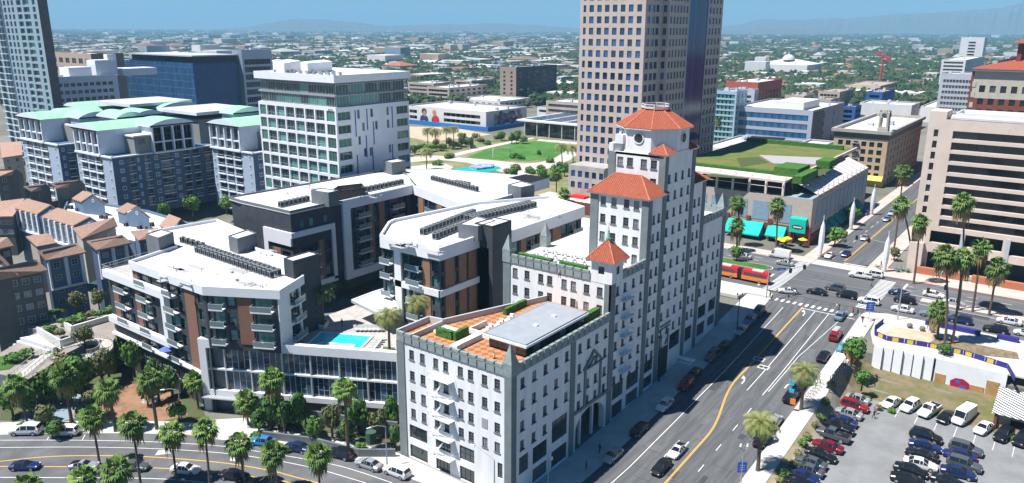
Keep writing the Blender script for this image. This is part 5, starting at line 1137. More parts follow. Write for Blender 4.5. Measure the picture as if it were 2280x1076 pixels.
def bldg(name, label, cx, yb, yt, xl, xr, wm, left=None, right=None, roofm=None, z0=7.2, cat='building', glass=None, par=.9, wm2=None, yl=None, yr=None, single=False):
    X, Y = BC(cx, yb, yt, z0); zt = height(X, Y, yt); Yl = ZX(xl, yl or yt, X)[0]; Xr = ZY(xr, yr or yt, Y)[0]
    th = thing(name, label, cat, ((X+Xr)/2, (Y+Yl)/2, z0)); w = MB(); g = MB()
    blank = (1, 0, 1, 1, 1, 1, 1)
    if single:
        for A, B, sp in (((X, Yl), (X, Y), left), ((X, Y), (Xr, Y), right)):
            L = math.hypot(B[0]-A[0], B[1]-A[1]); nc, nr, ww, hh, mg, tg, fp = sp or blank
            hs = [(mg+(L-2*mg-ww)*i/max(1, nc-1), zt-tg-hh-fp*j) for j in range(nr) for i in range(nc)]
            facade(w, A, B, z0, zt, [(u, z, u+ww, z+hh) for u, z in hs if z > z0], 0 if A[0] == B[0] else 1, .3)
            for u, z in hs:
                if z > z0: put_window(th, A, B, u, z, ww, hh, 2 if ww > 1.4 else 1, 2, darkf, glass or dglass, .28, .06)
    else:
        pane_rows(w, g, (X, Yl), (X, Y), z0, zt, left or blank); pane_rows(w, g, (X, Y), (Xr, Y), z0, zt, right or blank, m=1)
    w.face([(Xr, Y, z0), (Xr, Yl, z0), (Xr, Yl, zt), (Xr, Y, zt)], 1); w.face([(Xr, Yl, z0), (X, Yl, z0), (X, Yl, zt), (Xr, Yl, zt)], 0)
    w.build('wall', [wm, wm2 or wm], th)
    if g.f: g.build('window_row', glass or dglass, th, kind='stuff')
    r = MB(); r.box(X+.3, Y+.3, zt-1, Xr-.3, Yl-.3, zt-par, 0); r.build('roof', roofm or roofw, th)
    r = MB(); P = [(X, Y), (Xr, Y), (Xr, Yl), (X, Yl)]; r.rim(P, zt-.02, zt+.12, .35); r.build('coping', wm, th)
    rr = random.Random(int(cx)); r = MB()
    for k in range(rr.randint(3, 6)):
        a, c_ = rr.uniform(X+3, Xr-4), rr.uniform(Y+3, Yl-4); q = rr.uniform(1, 2.6); r.box(a, c_, zt-par, a+q*1.3, c_+q, zt+rr.uniform(.3, 1.4))
    r.build('roof_plant', lgry, th, kind='stuff')
    return th, X, Y, zt, Xr, Yl
# pink banded hotel slab at the right
ph = thing('slab_hotel', 'pale pink hotel slab with long dark window bands and open lower levels', 'hotel', (250, -10, 7.2))
pX, pY, pE = 238.5, 36.3, -60; w = MB(); L = pY-pE
zb = [47.6-3.06*k for k in range(9)]
holes = [(6.2, z-2.1, L-.5, z) for z in zb]+[(1.6, z-1.9, 2.7, z+.1) for z in zb]+[(4.5, 16.2, 22, 19.6), (23.2, 15.6, L-.5, 19.6), (4.5, 8.2, 22, 13.4), (23.2, 8.2, L-.5, 13.4)]
facade(w, (pX, pY), (pX, pE), 7.2, 50.6, [h for h in holes], 0, 1.0); w.box(pX, pY-4.2, 50.6, pX+9, pY, 52.6)
w.prism([(pX-2.2, pY+.0), (pX-.02, pY), (pX-.02, pY-3.5), (pX-2.2, pY-3.5)], 7.2, 16); w.box(pX+1.0, pE, 20, pX+16, pY-.05, 50.4, 0, 1); w.box(pX+16, pE, 7.2, pX+16.5, pY, 50.5)
facade(w, (pX+16, pY), (pX, pY), 7.2, 50.6, [])
for u in (12, 22.6, 36, 50, 64): w.box(pX-.2, pY-u-1.1, 7.2, pX+.9, pY-u, 20, 2)
w.build('wall', [pinkc, pinkr, lgry], ph)
for z in zb:
    n = 15
    for i in range(n): uu = 6.2+(L-6.7)*i/n; put_window(ph, (pX, pY), (pX, pE), uu, z-2.1, (L-6.7)/n, 2.1, 3, 1, darkf, bandg, .95, .05)
    put_window(ph, (pX, pY), (pX, pE), 1.6, z-1.9, 1.1, 2.0, 1, 1, tand, bandg, .5, .05)
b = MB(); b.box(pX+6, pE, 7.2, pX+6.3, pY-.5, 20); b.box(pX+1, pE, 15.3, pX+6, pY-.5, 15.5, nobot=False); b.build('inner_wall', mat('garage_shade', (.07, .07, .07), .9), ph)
b = MB(); b.box(pX+1, pE+1, 50.6, pX+15, pY-5, 51.2); b.rim([(pX+2, pE+2), (pX+14, pE+2), (pX+14, pY-6), (pX+2, pY-6)], 51.2, 52.3, .3); b.build('roof', offw, ph)
b = MB()
for y in range(0, 28, 7): b.box(pX-3, pY-8-y, 7.36, pX-1.6, pY-2.5-y, 9.3)
b.build('garden_wall', mat('orange_render', (.42, .15, .08), .85), label='low orange-brown garden wall in front of the pink hotel slab', cat='wall')
b = MB(); b.prism([(pX-5, -16), (pX-.5, -16), (pX-.5, 2), (pX-5, 2)], 12.2, 12.7); b.box(pX-4.6, -15, 7.3, pX-.5, 1, 12.2); o = b.build('entrance_canopy', mat('teal_glass_roof', (.15, .45, .38), .3), label='teal glass canopy at the foot of the pink hotel slab', cat='canopy')
# shopping centre with roof garden
ml = thing('shopping_centre', 'low shopping centre with maroon brick base, blue panels and roof garden', 'shopping centre', (285, 92, 7.2))
mX, mY, mE, mR = 247.0, 66.8, 116, 318.5; stone = mat('mall_stone', (.45, .38, .34), .9, .15, 1.0, col2=(.40, .35, .31)); maroon = mat('maroon_brick', (.2, .05, .04)); tealp = mat('blue_tile_panel', (.23, .33, .43), .6, .15, 1.2)
w = MB(); facade(w, (mX, mE), (mX, mY), 7.2, 22, [(mE-mY-4.8, 7.3, mE-mY-1, 13)], 0, 1.2); facade(w, (mX, mY), (mR, mY), 7.2, 22, [], 0); w.box(mX+1.3, mY+.5, 7.2, mR, mE, 21.6); w.build('wall', stone, ml)
for k in range(6): y = 73.2+k*7.2; b = MB(); b.box(mX-.12, y, 13.4, mX, y+5.4, 19.6); b.build('tile_panel', tealp, ml)
for k in range(12): x = mX+5+k*5.4; b = MB(); b.box(x, mY-.12, 13.2, x+4.0, mY, 20.6); b.build('tile_panel', tealp, ml)
b = MB(); b.box(mX-.5, 72, 7.2, mX+.0, mE, 12.7); b.box(mX-.4, mY-.3, 7.2, mX+.8, mY+1.4, 13); b.box(mX+.8, mY-.3, 7.2, mR-10, mY, 10.5)
for k in range(7): y = 71.8+k*7.2; b.box(mX-.75, y, 7.2, mX, y+1.2, 14.2)
b.build('brick_base', maroon, ml)
b = MB()
for k in range(6): y = 73.4+k*7.2; b.box(mX-.54, y, 7.3, mX-.5, y+5.2, 11)
b.box(mX-.3, 68, 7.3, mX-.25, 71, 12.5); b.build('shop_glass', MATS['shop_glass'], ml)
awt = mat('teal_awning', (.0, .46, .36), .7)
def awning(y0, y1, z0, z1, out, lab):
    b = MB(); x = mX-.55
    b.face([(x-out, y1, z0), (x-out, y0, z0), (x, y0, z1), (x, y1, z1)]); b.face([(x-out, y0, z0), (x, y0, z0), (x, y0, z1)]); b.face([(x, y1, z0), (x-out, y1, z0), (x, y1, z1)]); b.face([(x-out, y0, z0), (x-out, y1, z0), (x-out, y1, z0-.4), (x-out, y0, z0-.4)])
    return b.build('awning', awt, label=lab, cat='awning')
awning(81.5, 93.5, 9.0, 12.6, 4, 'wide teal awning on the shopping centre, nearest the hotel tower')
awning(74, 80, 9.3, 12.2, 2.6, 'short teal awning beside the tall teal sign canopy')
awning(95, 106, 9.0, 12.6, 4, 'teal awning half hidden by the hotel tower')
b = MB(); b.box(mX-1.6, 67.8, 11.2, mX-1.3, 72.9, 15.6); b.face([(mX-1.3, 72.9, 15.6), (mX-1.3, 67.8, 15.6), (mX, 67.8, 16), (mX, 72.9, 16)]); o = b.build('sign_canopy', awt, label='tall teal corner canopy with a dark oval emblem', cat='canopy')
b = MB(); P = [(70.3+1.9*math.cos(t*math.pi/8), 13.0+.75*math.sin(t*math.pi/8)) for t in range(16)]; b.face([(mX-1.63, y, z) for y, z in P]); q = b.build('emblem', mat('emblem_dark', (.03, .05, .09), .7)); q.parent = o
b = MB(); b.box(mX-1.7, 69, 12.8, mX-1.64, 71.6, 13.2); q = b.build('emblem_band', offw); q.parent = o
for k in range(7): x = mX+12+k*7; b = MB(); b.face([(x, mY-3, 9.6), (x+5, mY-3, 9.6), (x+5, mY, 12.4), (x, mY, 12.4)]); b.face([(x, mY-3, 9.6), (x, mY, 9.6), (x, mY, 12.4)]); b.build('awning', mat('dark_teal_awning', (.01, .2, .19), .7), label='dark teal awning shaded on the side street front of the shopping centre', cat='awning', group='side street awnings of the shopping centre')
# terrace openings and upper slab
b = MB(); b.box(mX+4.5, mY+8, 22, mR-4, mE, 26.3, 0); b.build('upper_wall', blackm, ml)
b = MB(); b.box(mX+.2, mY+9.3, 26.3, mX+9, mE, 27.0); 
for k in range(7): y = mY+9.4+k*5.6; b.box(mX, y, 21.9, mX+.7, y+.7, 26.3); b.bar((mX+.3, y, 24.6), (mX+.3, y+5.6, 24.6), .12); b.bar((mX-.4, y+.4, 25.5), (mX+1.6, y+.4, 27.6), .14); b.bar((mX+1.6, y+.4, 27.6), (mX+3.4, y+.4, 27.2), .14)
b.build('terrace_frame', mat('pale_pink_trim', (.62, .52, .48), .85), ml)
b = MB(); b.box(mX+.5, mY+.5, 21.6, mX+9, mY+9, 22.0); b.build('terrace_floor', mat('terrace_teal_grey', (.25, .33, .36), .8), ml)
for k in range(11): x = mX+8+k*6; b = MB(); b.face([(x, mY+.6, 22.2), (x+5.6, mY+.6, 22.2), (x+5.6, mY+8.6, 25.6), (x, mY+8.6, 25.6)]); b.box(x, mY+.6, 21.7, x+5.6, mY+.8, 22.2); b.bar((x+.2, mY+1, 22), (x+.2, mY+1, 24), .25); b.build('roof_panel', mat('pale_roof_panel', (.66, .60, .57), .9), ml)
b = MB(); b.box(mX+9, mY+9, 26.2, mR+18, mY+9.6, 27.4); b.build('roof_garden_wall', MATS['pale_pink_trim'], ml)
b = MB(); b.box(mX+9, mY+9.6, 26.2, 338, 121, 26.6); b.build('roof_lawn', mat('roof_lawn', (.09, .15, .025), .95, .5, .12, col2=(.17, .15, .05), bump=.4, detail=8), kind='structure')
def rpoly(name, m, px, z, h, **k):
    P = [G(x, y, z+h) for x, y in px]; b = MB(); b.prism(P, z, z+h, 0); return b.build(name, m, **k)
rpoly('roof_path', mat('roof_path_paving', (.36, .33, .34), .9), [(1690, 345), (1850, 352), (1815, 366), (1722, 364)], 26.6, .03, kind='structure'); rpoly('roof_path', MATS['roof_path_paving'], [(1680, 387), (1735, 378), (1760, 390), (1700, 399)], 26.6, .03, kind='structure')
def hbox(px, z, h, lab):
    P = [G(x, y, z+h) for x, y in px]; xs = [p[0] for p in P]; ys = [p[1] for p in P]; return hedgebox(min(xs), min(ys), max(xs), max(ys), z, h, lab, 'hedges of the roof garden')
for q in ([(1560, 392), (1660, 398), (1690, 392), (1600, 384)], [(1640, 352), (1690, 350), (1712, 362), (1650, 372)], [(1745, 392), (1820, 396), (1860, 372), (1800, 380)]): rpoly('roof_planting', mat('roof_scrub', (.09, .08, .035), .95, .6, .4, col2=(.05, .10, .02), bump=.6, detail=8), q, 26.6, .05, kind='structure')
hbox([(1724, 372), (1745, 364), (1801, 366), (1800, 368)], 26.6, 3.2, 'large square clipped hedge on the roof garden')
hbox([(1822, 358), (1866, 352), (1850, 356), (1830, 352)], 26.6, 2.6, 'clipped hedge at the far corner of the roof garden')
hbox([(1765, 392), (1800, 378), (1822, 377), (1790, 390)], 26.6, 2.4, 'long wavy hedge at the front corner of the roof garden')
b = MB(); hedgebox(mX+9.8, mY+12, mX+12, 116, 26.6, 1.3, 'low hedge along the front edge of the roof garden', 'hedges of the roof garden'); hedgebox(330, 80, 332, 120, 26.6, 1.6, 'low hedge along the back edge of the roof garden', 'hedges of the roof garden')
# yellow brick building with corner cupola
yt = bldg('stone_office_building', 'tan stone office building with dark cornice and ornate corner cupola', 1978, 418, 296, 1858, 2050, tanc, left=(6, 8, 2.0, 2.1, 2.0, 4.6, 3.35), right=(11, 8, 1.9, 2.1, 2.5, 4.6, 3.35), roofm=offw, single=True, wm2=tanc)
th, X, Y, zt, Xr, Yl = yt
b = MB(); b.rim([(X-1.2, Y-1.2), (Xr+1.2, Y-1.2), (Xr+1.2, Yl+1.2), (X-1.2, Yl+1.2)], zt-.9, zt+.5, 1.5); b.build('cornice', mat('weathered_cornice', (.40, .38, .34), .9, .2, .8), th); b = MB(); b.rim([(X-.15, Y-.15), (Xr+.15, Y-.15), (Xr+.15, Yl+.15), (X-.15, Yl+.15)], zt-3.6, zt-.92, .14); b.build('frieze', tand, th)
b = MB(); q = (X+3.2, Y+3.0)
for s in range(4):
    a = math.pi/4+s*math.pi/2; b.bar((q[0]+2.3*math.cos(a), q[1]+2.3*math.sin(a), zt), (q[0]+2.0*math.cos(a), q[1]+2.0*math.sin(a), zt+8.2), .55, 6)
b.obox(*q, zt, zt+1.8, 0, 4.2, 4.2); b.obox(*q, zt+6.0, zt+8.0, 0, 3.9, 3.9)
for s in range(4):
    a = s*math.pi/2; c0 = (q[0]+1.9*math.cos(a), q[1]+1.9*math.sin(a)); b.prism([(c0[0]+.9*math.cos(t)*abs(math.sin(a))+.3*math.cos(t), c0[1]+.9*math.sin(t)*abs(math.cos(a))+.3*math.sin(t)) for t in [k*math.pi/4 for k in range(8)]], zt+7.6, zt+9.3)
b.build('cupola', creamc, th)
b = MB()
for s in range(4):
    a = s*math.pi/2+math.pi; n_x, n_y = math.cos(a), math.sin(a); c0 = Vector((q[0]+n_x*2.3, q[1]+n_y*2.3, zt+7.2)); t = Vector((-n_y, n_x, 0)); b.face([tuple(c0+t*(.95*math.cos(k*math.pi/6))+Vector((0, 0, .95*math.sin(k*math.pi/6)))) for k in range(12)])
b.build('clock_face', mat('dark_clock', (.05, .09, .12), .4), th)
b = MB(); q0 = Y+(Yl-Y)*.58
for k in range(6): z = zt-5.5-3.35*k; b.box(X-1.2, q0-1.5, z, X, q0+1.5, z+.1, nobot=False); b.bar((X-1.2, q0-1.5, z+1), (X-1.2, q0+1.5, z+1), .05); b.bar((X-1.1, q0-1.3, z), (X-1.1, q0+1.2, z-3.3), .07)
b.build('fire_escape', gry, th); b = MB(); b.box(X-.3, Y, 7.2, X, Yl, 11); b.face([(X-2.4, Yl-2, 10.2), (X-2.4, Y, 10.2), (X, Y, 12), (X, Yl-2, 12)]); b.build('yellow_awning', mat('yellow_awning', (.6, .5, .12), .8), th)
# courthouse grey block, coloured blocks round it
t = bldg('office_block', 'long grey four-storey office block with white roof and rows of square windows', 1810, 330, 247, 1634, 1880, mat('office_grey', (.36, .40, .47), .85), left=(10, 5, 4.2, 3.2, 2.4, 3.0, 5.1), right=(2, 5, 3, 3, 22, 3.0, 5.1), yr=233, single=True, glass=MATS['blue_curtain_glass'])
th, X, Y, zt, Xr, Yl = t; b = MB(); b.box(X+8, Y+8, zt-.9, X+40, Yl-22, zt+3.6); b.build('roof_room', offw, th); b = MB(); L = Xr-X
for k in range(12): b.box(X+2, Y-.25, zt-2.5-k*1.7, X+22, Y, zt-1.2-k*1.7)
b.build('louvre_panel', tand, th)
bldg('apartment_building', 'blue-glazed apartment building right beside the granite tower', 1640, 318, 204, 1588, 1665, mat('sky_render', (.32, .44, .56), .8), left=(5, 11, 3.2, 2.2, 1, 2, 3.3), right=(3, 9, 3, 2, 1, 2, 3.3), glass=MATS['green_glass'], yl=200, yr=197)
bldg('apartment_building', 'apartment building with orange-red top band and dark glass', 1688, 265, 184, 1617, 1742, mat('rust_render', (.40, .10, .06), .85), left=(8, 6, 5, 2.6, 1.5, 7, 4), right=(8, 6, 4, 2.6, 1.5, 7, 4), yl=180, yr=178)
bldg('apartment_building', 'pale blue-grey apartment block with stepped white roof ledges', 1680, 290, 200, 1625, 1690, lgry, left=(6, 5, 4, 1.8, 2, 4, 3.4), yl=200, yr=199)
for cx, yb, yt_, xl, xr, m_, lab in ((1905, 290, 238, 1872, 1918, bluew, 'bright blue apartment block with brown roof behind the grey office block'), (1965, 262, 206, 1930, 1992, bluew, 'dark blue apartment block with white bays, centre right'), (1790, 262, 214, 1748, 1812, mat('beige_render', (.46, .38, .3), .9), 'beige flat-roofed apartment block left of the blue blocks'), (1850, 258, 222, 1812, 1868, MATS['beige_render'], 'beige apartment block with small roof turrets'), (1870, 240, 205, 1822, 1900, MATS['beige_render'], 'long beige apartment block behind the blue one'), (1960, 222, 192, 1880, 2000, MATS['beige_render'], 'tan low block with flat roof farther behind the blue blocks')):
    bldg('apartment_building', lab, cx, yb, yt_, xl, xr, m_, left=(5, 3, 2.6, 2, 2, 2.4, 3.4), right=(5, 3, 2.6, 2, 2, 2.4, 3.4), roofm=mat('brown_flat_roof', (.40, .32, .26), .9, .15, .2))
bldg('warehouse', 'white box building with blank walls left of the tan office building', 2030, 292, 235, 1915, 2048, offw, yl=226, yr=232)
bldg('warehouse', 'white low building with cars on its roof behind the tan office building', 2100, 275, 240, 2050, 2160, offw, yl=238, yr=236)
t = bldg('brick_office_building', 'red brick office building with cream stone top and orange tile roof', 2172, 400, 152, 2166, 2330, redb, left=(1, 0, 1, 1, 1, 1, 1), right=None, yl=152, yr=160)
th, X, Y, zt, Xr, Yl = t
# it shows its long front to the boulevard, south of the first corner
bw = thing('brick_office_building', 'red brick high-rise with cream upper floors and orange tiled roof at the right edge', 'office building', (X+12, Y-30, 7.2)); w = MB(); A, B = (X-.1, Y+.5), (X-.1, Y-62)
us = [2.6+k*4.05 for k in range(15)]; zs_ = [zt-10.4]+[zt-15.8-4.75*k for k in range(8)]
facade(w, A, B, 7.2, zt-13, [(u, z, u+2.3, z+2.9) for u in us for z in zs_[1:]], 0, .4); facade(w, A, B, zt-13, zt-.6, [(u, zs_[0], u+2.3, zs_[0]+3) for u in us], 1, .4)
for u in us:
    for z in zs_: put_window(bw, A, B, u, z, 2.3, 3.0 if z == zs_[0] else 2.9, 1, 2, darkf, dglass, .38, .07)
for k in range(10): w.box(X-.3, Y-.6, 8+k*4.6, X-.08, Y+.8, 10.4+k*4.6, 1)
w.box(X+.4, Y-62, 7.2, X+22, Y+.4, zt-1); w.build('wall', [redb, creamc], bw)
b = MB(); b.box(X-1.6, Y-63, zt-1.2, X+22, Y+1.6, zt-.3); b.build('cornice', tand, bw); tiled_hip(X-1.8, Y-63, X+22, Y+1.8, zt-.2, zt+3.4, 18, 'y', bw)
D.objects.remove([o for o in D.objects if o.get('label', '').startswith('red brick office building with cream stone')][0]) if False else None
# tower of the brick building behind
tb = thing('brick_tower', 'brick penthouse tower with orange pyramid roof above the brick high-rise', 'tower', (X+20, Y-24, 7.2)); b = MB(); x0, y0 = X+9, Y-34
for k in range(3):
    for j in range(2): b.box(x0+j*12, y0+k*9.4, zt, x0+j*12+1.8, y0+k*9.4+1.8, zt+11)
b.box(x0+1, y0+1, zt, x0+12.8, y0+19, zt+9); b.build('wall', redb, tb); tiled_hip(x0-2, y0-2, x0+16, y0+23, zt+11, zt+14.5, 3, 'y', tb)
bldg('apartment_tower', 'slim white apartment tower with recessed balcony column on the skyline', 2192, 170, 84, 2140, 2199, offw, left=(2, 11, 6, 2.6, 14, 6, 4.4), right=(1, 11, 8, 3, 2, 5, 4.4), yl=88, yr=84)
bldg('apartment_building', 'white balconied apartment block below the slim white tower', 2150, 215, 134, 2098, 2190, offw, left=(3, 8, 6, 1.9, 2, 2, 3.6), right=(4, 6, 3, 2, 2, 3, 3.6), yl=130, yr=131)
bldg('hotel', 'pale art deco building with stepped top left of the brick high-rise', 2172, 290, 166, 2096, 2186, lgry, left=(9, 9, 1.6, 2, 2, 4, 3.8), right=(4, 9, 1.6, 2, 2, 4, 3.8), yl=160, yr=163)
bldg('parking_structure', 'white roof terrace car park with dark ramp opening behind the roof garden', 1721, 372, 342, 1560, 1800, offw, yl=323, yr=297, roofm=mat('deck_concrete', (.6, .58, .54), .9, .1, .2))
rpoly('ramp_opening', blackm, [(1666, 316), (1672, 303), (1750, 307), (1742, 317)], 20, .1, label='long dark ramp opening in the white car park roof', cat='ramp')
bldg('low_building', 'small white-walled rooftop lot beside the tan office building', 1780, 385, 346, 1722, 1858, offw, yl=327, yr=322)
# library and mural garage left of the tower
lb = thing('library', 'library with broad flat roof of solar panels and tall dark glass front', 'library', (360, 230, 7.2)); X, Y = G(1290, 310, 7.2); zt = 16.4
X = G(1180, 304, 7.2)[0]; Yl = ZX(1150, 270, X)[0]; Yr_ = Yl-75; b = MB(); b.box(X, Yr_, zt, X+95, Yl, zt+.9); b.build('roof', offw, lb)
sp = mat('solar_panel', (.03, .05, .10), .25, .3, .3, col2=(.10, .13, .18), spec=.6)
for i in range(5):
    for j in range(4): b = MB(); b.box(X+5+i*17, Yl-16-j*15.5, zt+.9, X+20.5+i*17, Yl-3-j*15.5, zt+1.15); b.build('solar_panel', sp, lb)
b = MB(); b.box(X+4, Yr_+2, 7.2, X+90, Yl-5, zt-.02); b.build('wall', mat('library_dark', (.03, .035, .04), .5), lb)
for k in range(16): y = Yl-8-k*4.2; put_window(lb, (X+3.6, y+4), (X+3.6, y), 0, 8, 4, 7.8, 4, 1, darkf, dglass, 0, .1)
b = MB()
for k in range(7): y = Yl-6-k*9.5; b.bar((X+1, y, 7.2), (X+1, y, zt), .28, 6)
b.build('column', offw, lb)
t = bldg('parking_structure', 'white parking structure painted with two large figures and a flower mural', 1082, 290, 250, 900, 1173, offw, left=(14, 3, 8.2, 2.3, 5, 2.6, 4.1), right=(2, 2, 12, 2.3, 14, 2.6, 4.1), yl=228, yr=240, roofm=conc)
th, X, Y, zt, Xr, Yl = t; ym = ZX(956, 255, X)[0]; b = MB(); b.box(X-.15, ym-14, zt-12, X-.02, ym+12, zt+.3); b.build('mural_ground', offw, th)
def blob(b, cy, cz, ry, rz, m, n=10, o=0): b.face([(X-.2-o, cy+ry*math.cos(2*math.pi*k/n), cz+rz*math.sin(2*math.pi*k/n)) for k in range(n)], m)
b = MB(); blob(b, ym+5, zt-9, 4.2, 3.6, 0); blob(b, ym+4.5, zt-4.5, 1.8, 2.2, 1, o=.02); blob(b, ym+4.8, zt-3.2, 2.6, 2.3, 3, o=.01); blob(b, ym+5.2, zt-10.6, 2, 1.2, 4, o=.03); blob(b, ym-6, zt-8.8, 3.8, 3.8, 2); blob(b, ym-5.2, zt-4.2, 1.5, 1.8, 1, o=.02); blob(b, ym-5, zt-3.2, 2.0, 1.8, 4, o=.01); blob(b, ym-1, zt-8.6, 2.2, 3.6, 5, o=.0)
b.build('painted_figures', [mat('mural_navy', (.03, .04, .16), .8), mat('mural_skin', (.40, .22, .15), .8), mat('mural_red', (.55, .02, .04), .8), mat('mural_black', (.03, .02, .02), .8), mat('mural_orange', (.55, .3, .12), .8), mat('mural_mint', (.5, .65, .6), .8)], th)
b = MB(); rr = random.Random(3); xm = X+(Xr-X)*.52
for k in range(60): a, c_, r_ = xm+rr.uniform(-15, 15), rr.uniform(zt-11, zt-1.5), rr.uniform(.8, 2.0); b.face([(a+r_*math.cos(2*math.pi*q/7), Y-.2-.004*k, c_+r_*math.sin(2*math.pi*q/7)) for q in range(7)], k % 5)
b.build('flower_mural', [mat('mural_plum', (.2, .05, .12), .8), mat('mural_grey', (.15, .15, .2), .8), mat('mural_gold', (.35, .25, .1), .8), mat('mural_navy', (0, 0, 0)), mat('mural_pale', (.3, .3, .4), .8)], th)
b = MB(); b.box(X-6, Y-6, 7.2, X-5.6, Yl+20, 10.2); b.box(X-6, Y-6.4, 7.2, X+44, Y-6, 10.2); b.build('site_fence', mat('blue_hoarding', (.02, .16, .45), .8), label='bright blue hoarding fence round the mural car park', cat='fence')
rpoly('bare_ground', sandm, [(885, 300), (905, 282), (1000, 283), (1095, 300), (960, 316)], 7.2, .06, kind='structure')
# skyline behind left
bldg('white_apartment_building', 'white art deco apartment building with stepped roof behind the condominiums', 113, 345, 173, 73, 262, mat('bluish_white', (.66, .70, .78), .85), left=(6, 12, 1.8, 1.9, 2.2, 3.4, 3.9), right=(9, 12, 2.4, 1.9, 3, 3.4, 3.9), yl=176, yr=177)
X, Y = BC(113, 345, 173); zt = height(X, Y, 173)
b = MB(); b.box(X+12, Y+5, zt-1, X+24, Y+16, zt+4.5); b.box(X+26, Y+4, zt-1, X+38, Y+14, zt+8); b.box(X+34, Y+6, zt+8, X+39, Y+10, zt+11); b.box(X+40, Y+2, zt-1, X+60, Y+16, zt+3); b.build('roof_stack', MATS['bluish_white'], label='stepped white roof blocks crowning the art deco apartment building', cat='roof blocks')
bldg('office_building', 'tan office building with arched lower windows beside the glass skyscraper', 203, 300, 120, 98, 275, mat('tan_render', (.42, .33, .27), .9), left=(7, 9, 5.5, 3.2, 2.5, 3.2, 5.6), right=(3, 8, 6, 3, 6, 10, 5.6), wm2=mat('tan_render_shaded', (.20, .17, .16), .9), yl=116, yr=122)  # right face gets a darker tan, its shade painted into the colour
bldg('glass_office_building', 'large blue glass office building with dark top storey', 430, 300, 142, 272, 528, bglass, yl=136, yr=138, wm2=MATS['deep_blue_glass'], roofm=lgry)
X, Y = BC(430, 300, 142); zt = height(X, Y, 142); Yl = ZX(272, 136, X)[0]; Xr = ZY(528, 138, Y)[0]
gb = thing('glass_storey', 'dark recessed top storey on the large blue glass office building', 'roof storey', (X+20, Y+20, zt)); b = MB(); b.box(X+1, Y+1, zt-.5, Xr-1, Yl-12, zt+4.2); b.build('wall', mat('very_dark_glass', (.02, .03, .04), .2), gb); b = MB(); b.box(X-.5, Y-.5, zt+4.2, Xr+.5, Yl-10, zt+5.0); b.build('roof', lgry, gb)
b = MB()
for k in range(60): y = Y+(Yl-Y)*(k+.5)/60; b.box(X-.25, y, 9, X, y+.18, zt-1)
for k in range(40): x = X+(Xr-X)*(k+.5)/40; b.box(x, Y-.25, 9, x+.18, Y, zt-1)
for k in range(9): z = 14+k*4.4; b.box(X-.15, Y, z, X, Yl, z+.25)
b.build('glazing_fin', mat('fin_steel_blue', (.12, .22, .36), .4), gb, kind='stuff')
bldg('office_building', 'office building with white dotted metal screens right of the blue glass one', 538, 290, 112, 516, 604, mat('grey_blue_panel', (.22, .28, .34), .6), left=(1, 0, 1, 1, 1, 1, 1), right=(14, 9, 1.7, 3.4, 1.5, 6, 4.9), yl=112, yr=112, wm2=mat('perforated_white', (.42, .48, .56), .7))
bldg('apartment_tower', 'brown apartment tower with pale balcony columns in the middle distance', 1149, 232, 150, 1113, 1240, mat('tan_brown', (.26, .20, .16), .9), left=(2, 10, 2.4, 2, 4, 4, 3.7), right=(5, 10, 6, 2.2, 5, 4, 3.7), yl=148, yr=148, wm2=mat('tan_brown_shaded', (.09, .08, .09), .9), roofm=gry)  # darker brown on the right face is shade put into the wall colour
for a in (('low_building', 'flat white-roofed office in front of the brown tower', 1113, 244, 226, 1014, 1182, 212, 215), ('apartment_building', 'beige apartment block right of the white gridded tower', 965, 228, 186, 908, 1010, 176, 184), ('apartment_building', 'white-fronted apartment block in the beige cluster', 1000, 236, 196, 950, 1085, 188, 182), ('apartment_building', 'brown and white block behind the beige cluster', 1050, 212, 180, 1012, 1100, 176, 178), ('office_building', 'pale brick office with plain roof left of the granite tower', 1300, 288, 230, 1216, 1340, 222, 228), ('low_building', 'small white block beside the library roof', 1250, 262, 242, 1196, 1290, 236, 240)):
    bldg(a[0], a[1], a[2], a[3], a[4], a[5], a[6], mat('warm_beige', (.45, .38, .32), .9) if 'beige' in a[1] or 'brick' in a[1] else offw, left=(7, 3, 4, 1.9, 2, 2, 3.6), right=(7, 3, 4, 1.9, 2, 2, 3.6), yl=a[7], yr=a[8])
# glass skyscraper at the left edge
sx, sy, _ = PD(84, 10, 430); sk = thing('skyscraper', 'blue-green glass and concrete skyscraper cut by the left edge', 'skyscraper', (sx+12, sy+30, 7.2)); xr = ZY(104.5, 0, sy)[0]; w = MB()
teals = mat('tower_concrete', (.27, .36, .42), .8); brn = mat('brown_fin_wall', (.12, .09, .11), .7, .2, .3)
facade(w, (sx, sy), (xr, sy), 7, 130, [], 1); hs = []
us = [(3.0, 3.0), (9.5, 6.5), (18, 5.0), (26.5, 2.4), (31, 2.2), (35.5, 2.6), (42, 2.4), (46, 2.4), (51, 5)]
us = [(58-a-b_, b_) for a, b_ in us]
for k in range(36): z = 9+k*3.25; hs += [(u, z, u+ww, z+2.3) for u, ww in us]
facade(w, (sx, sy+58), (sx, sy), 7, 130, hs, 0, .8); w.box(sx+1, sy+.2, 7, xr, sy+57.5, 129.5, 0); w.build('wall', [teals, brn], sk); g = MB()
for i, (a, b_, c_, e) in enumerate(hs):
    if b_ > 40: put_window(sk, (sx, sy+58), (sx, sy), a, b_, c_-a, e-b_, max(1, int((c_-a)/1.6)), 1, rail, tealg if i % 3 else greeng, .75, .06)
    else: g.face([(sx+.75, sy+58-q, z) for q, z in ((a, b_), (c_, b_), (c_, e), (a, e))])
g.build('window_row', tealg, sk, kind='stuff')
b = MB()
for k in range(36): z = 8.6+k*3.25; b.box(sx-1.3, sy+40, z, sx, sy+49, z+.25, nobot=False); b.box(sx-1.2, sy+51, z, sx, sy+57, z+.25, nobot=False)
b.build('balcony_row', rail, sk, kind='stuff')
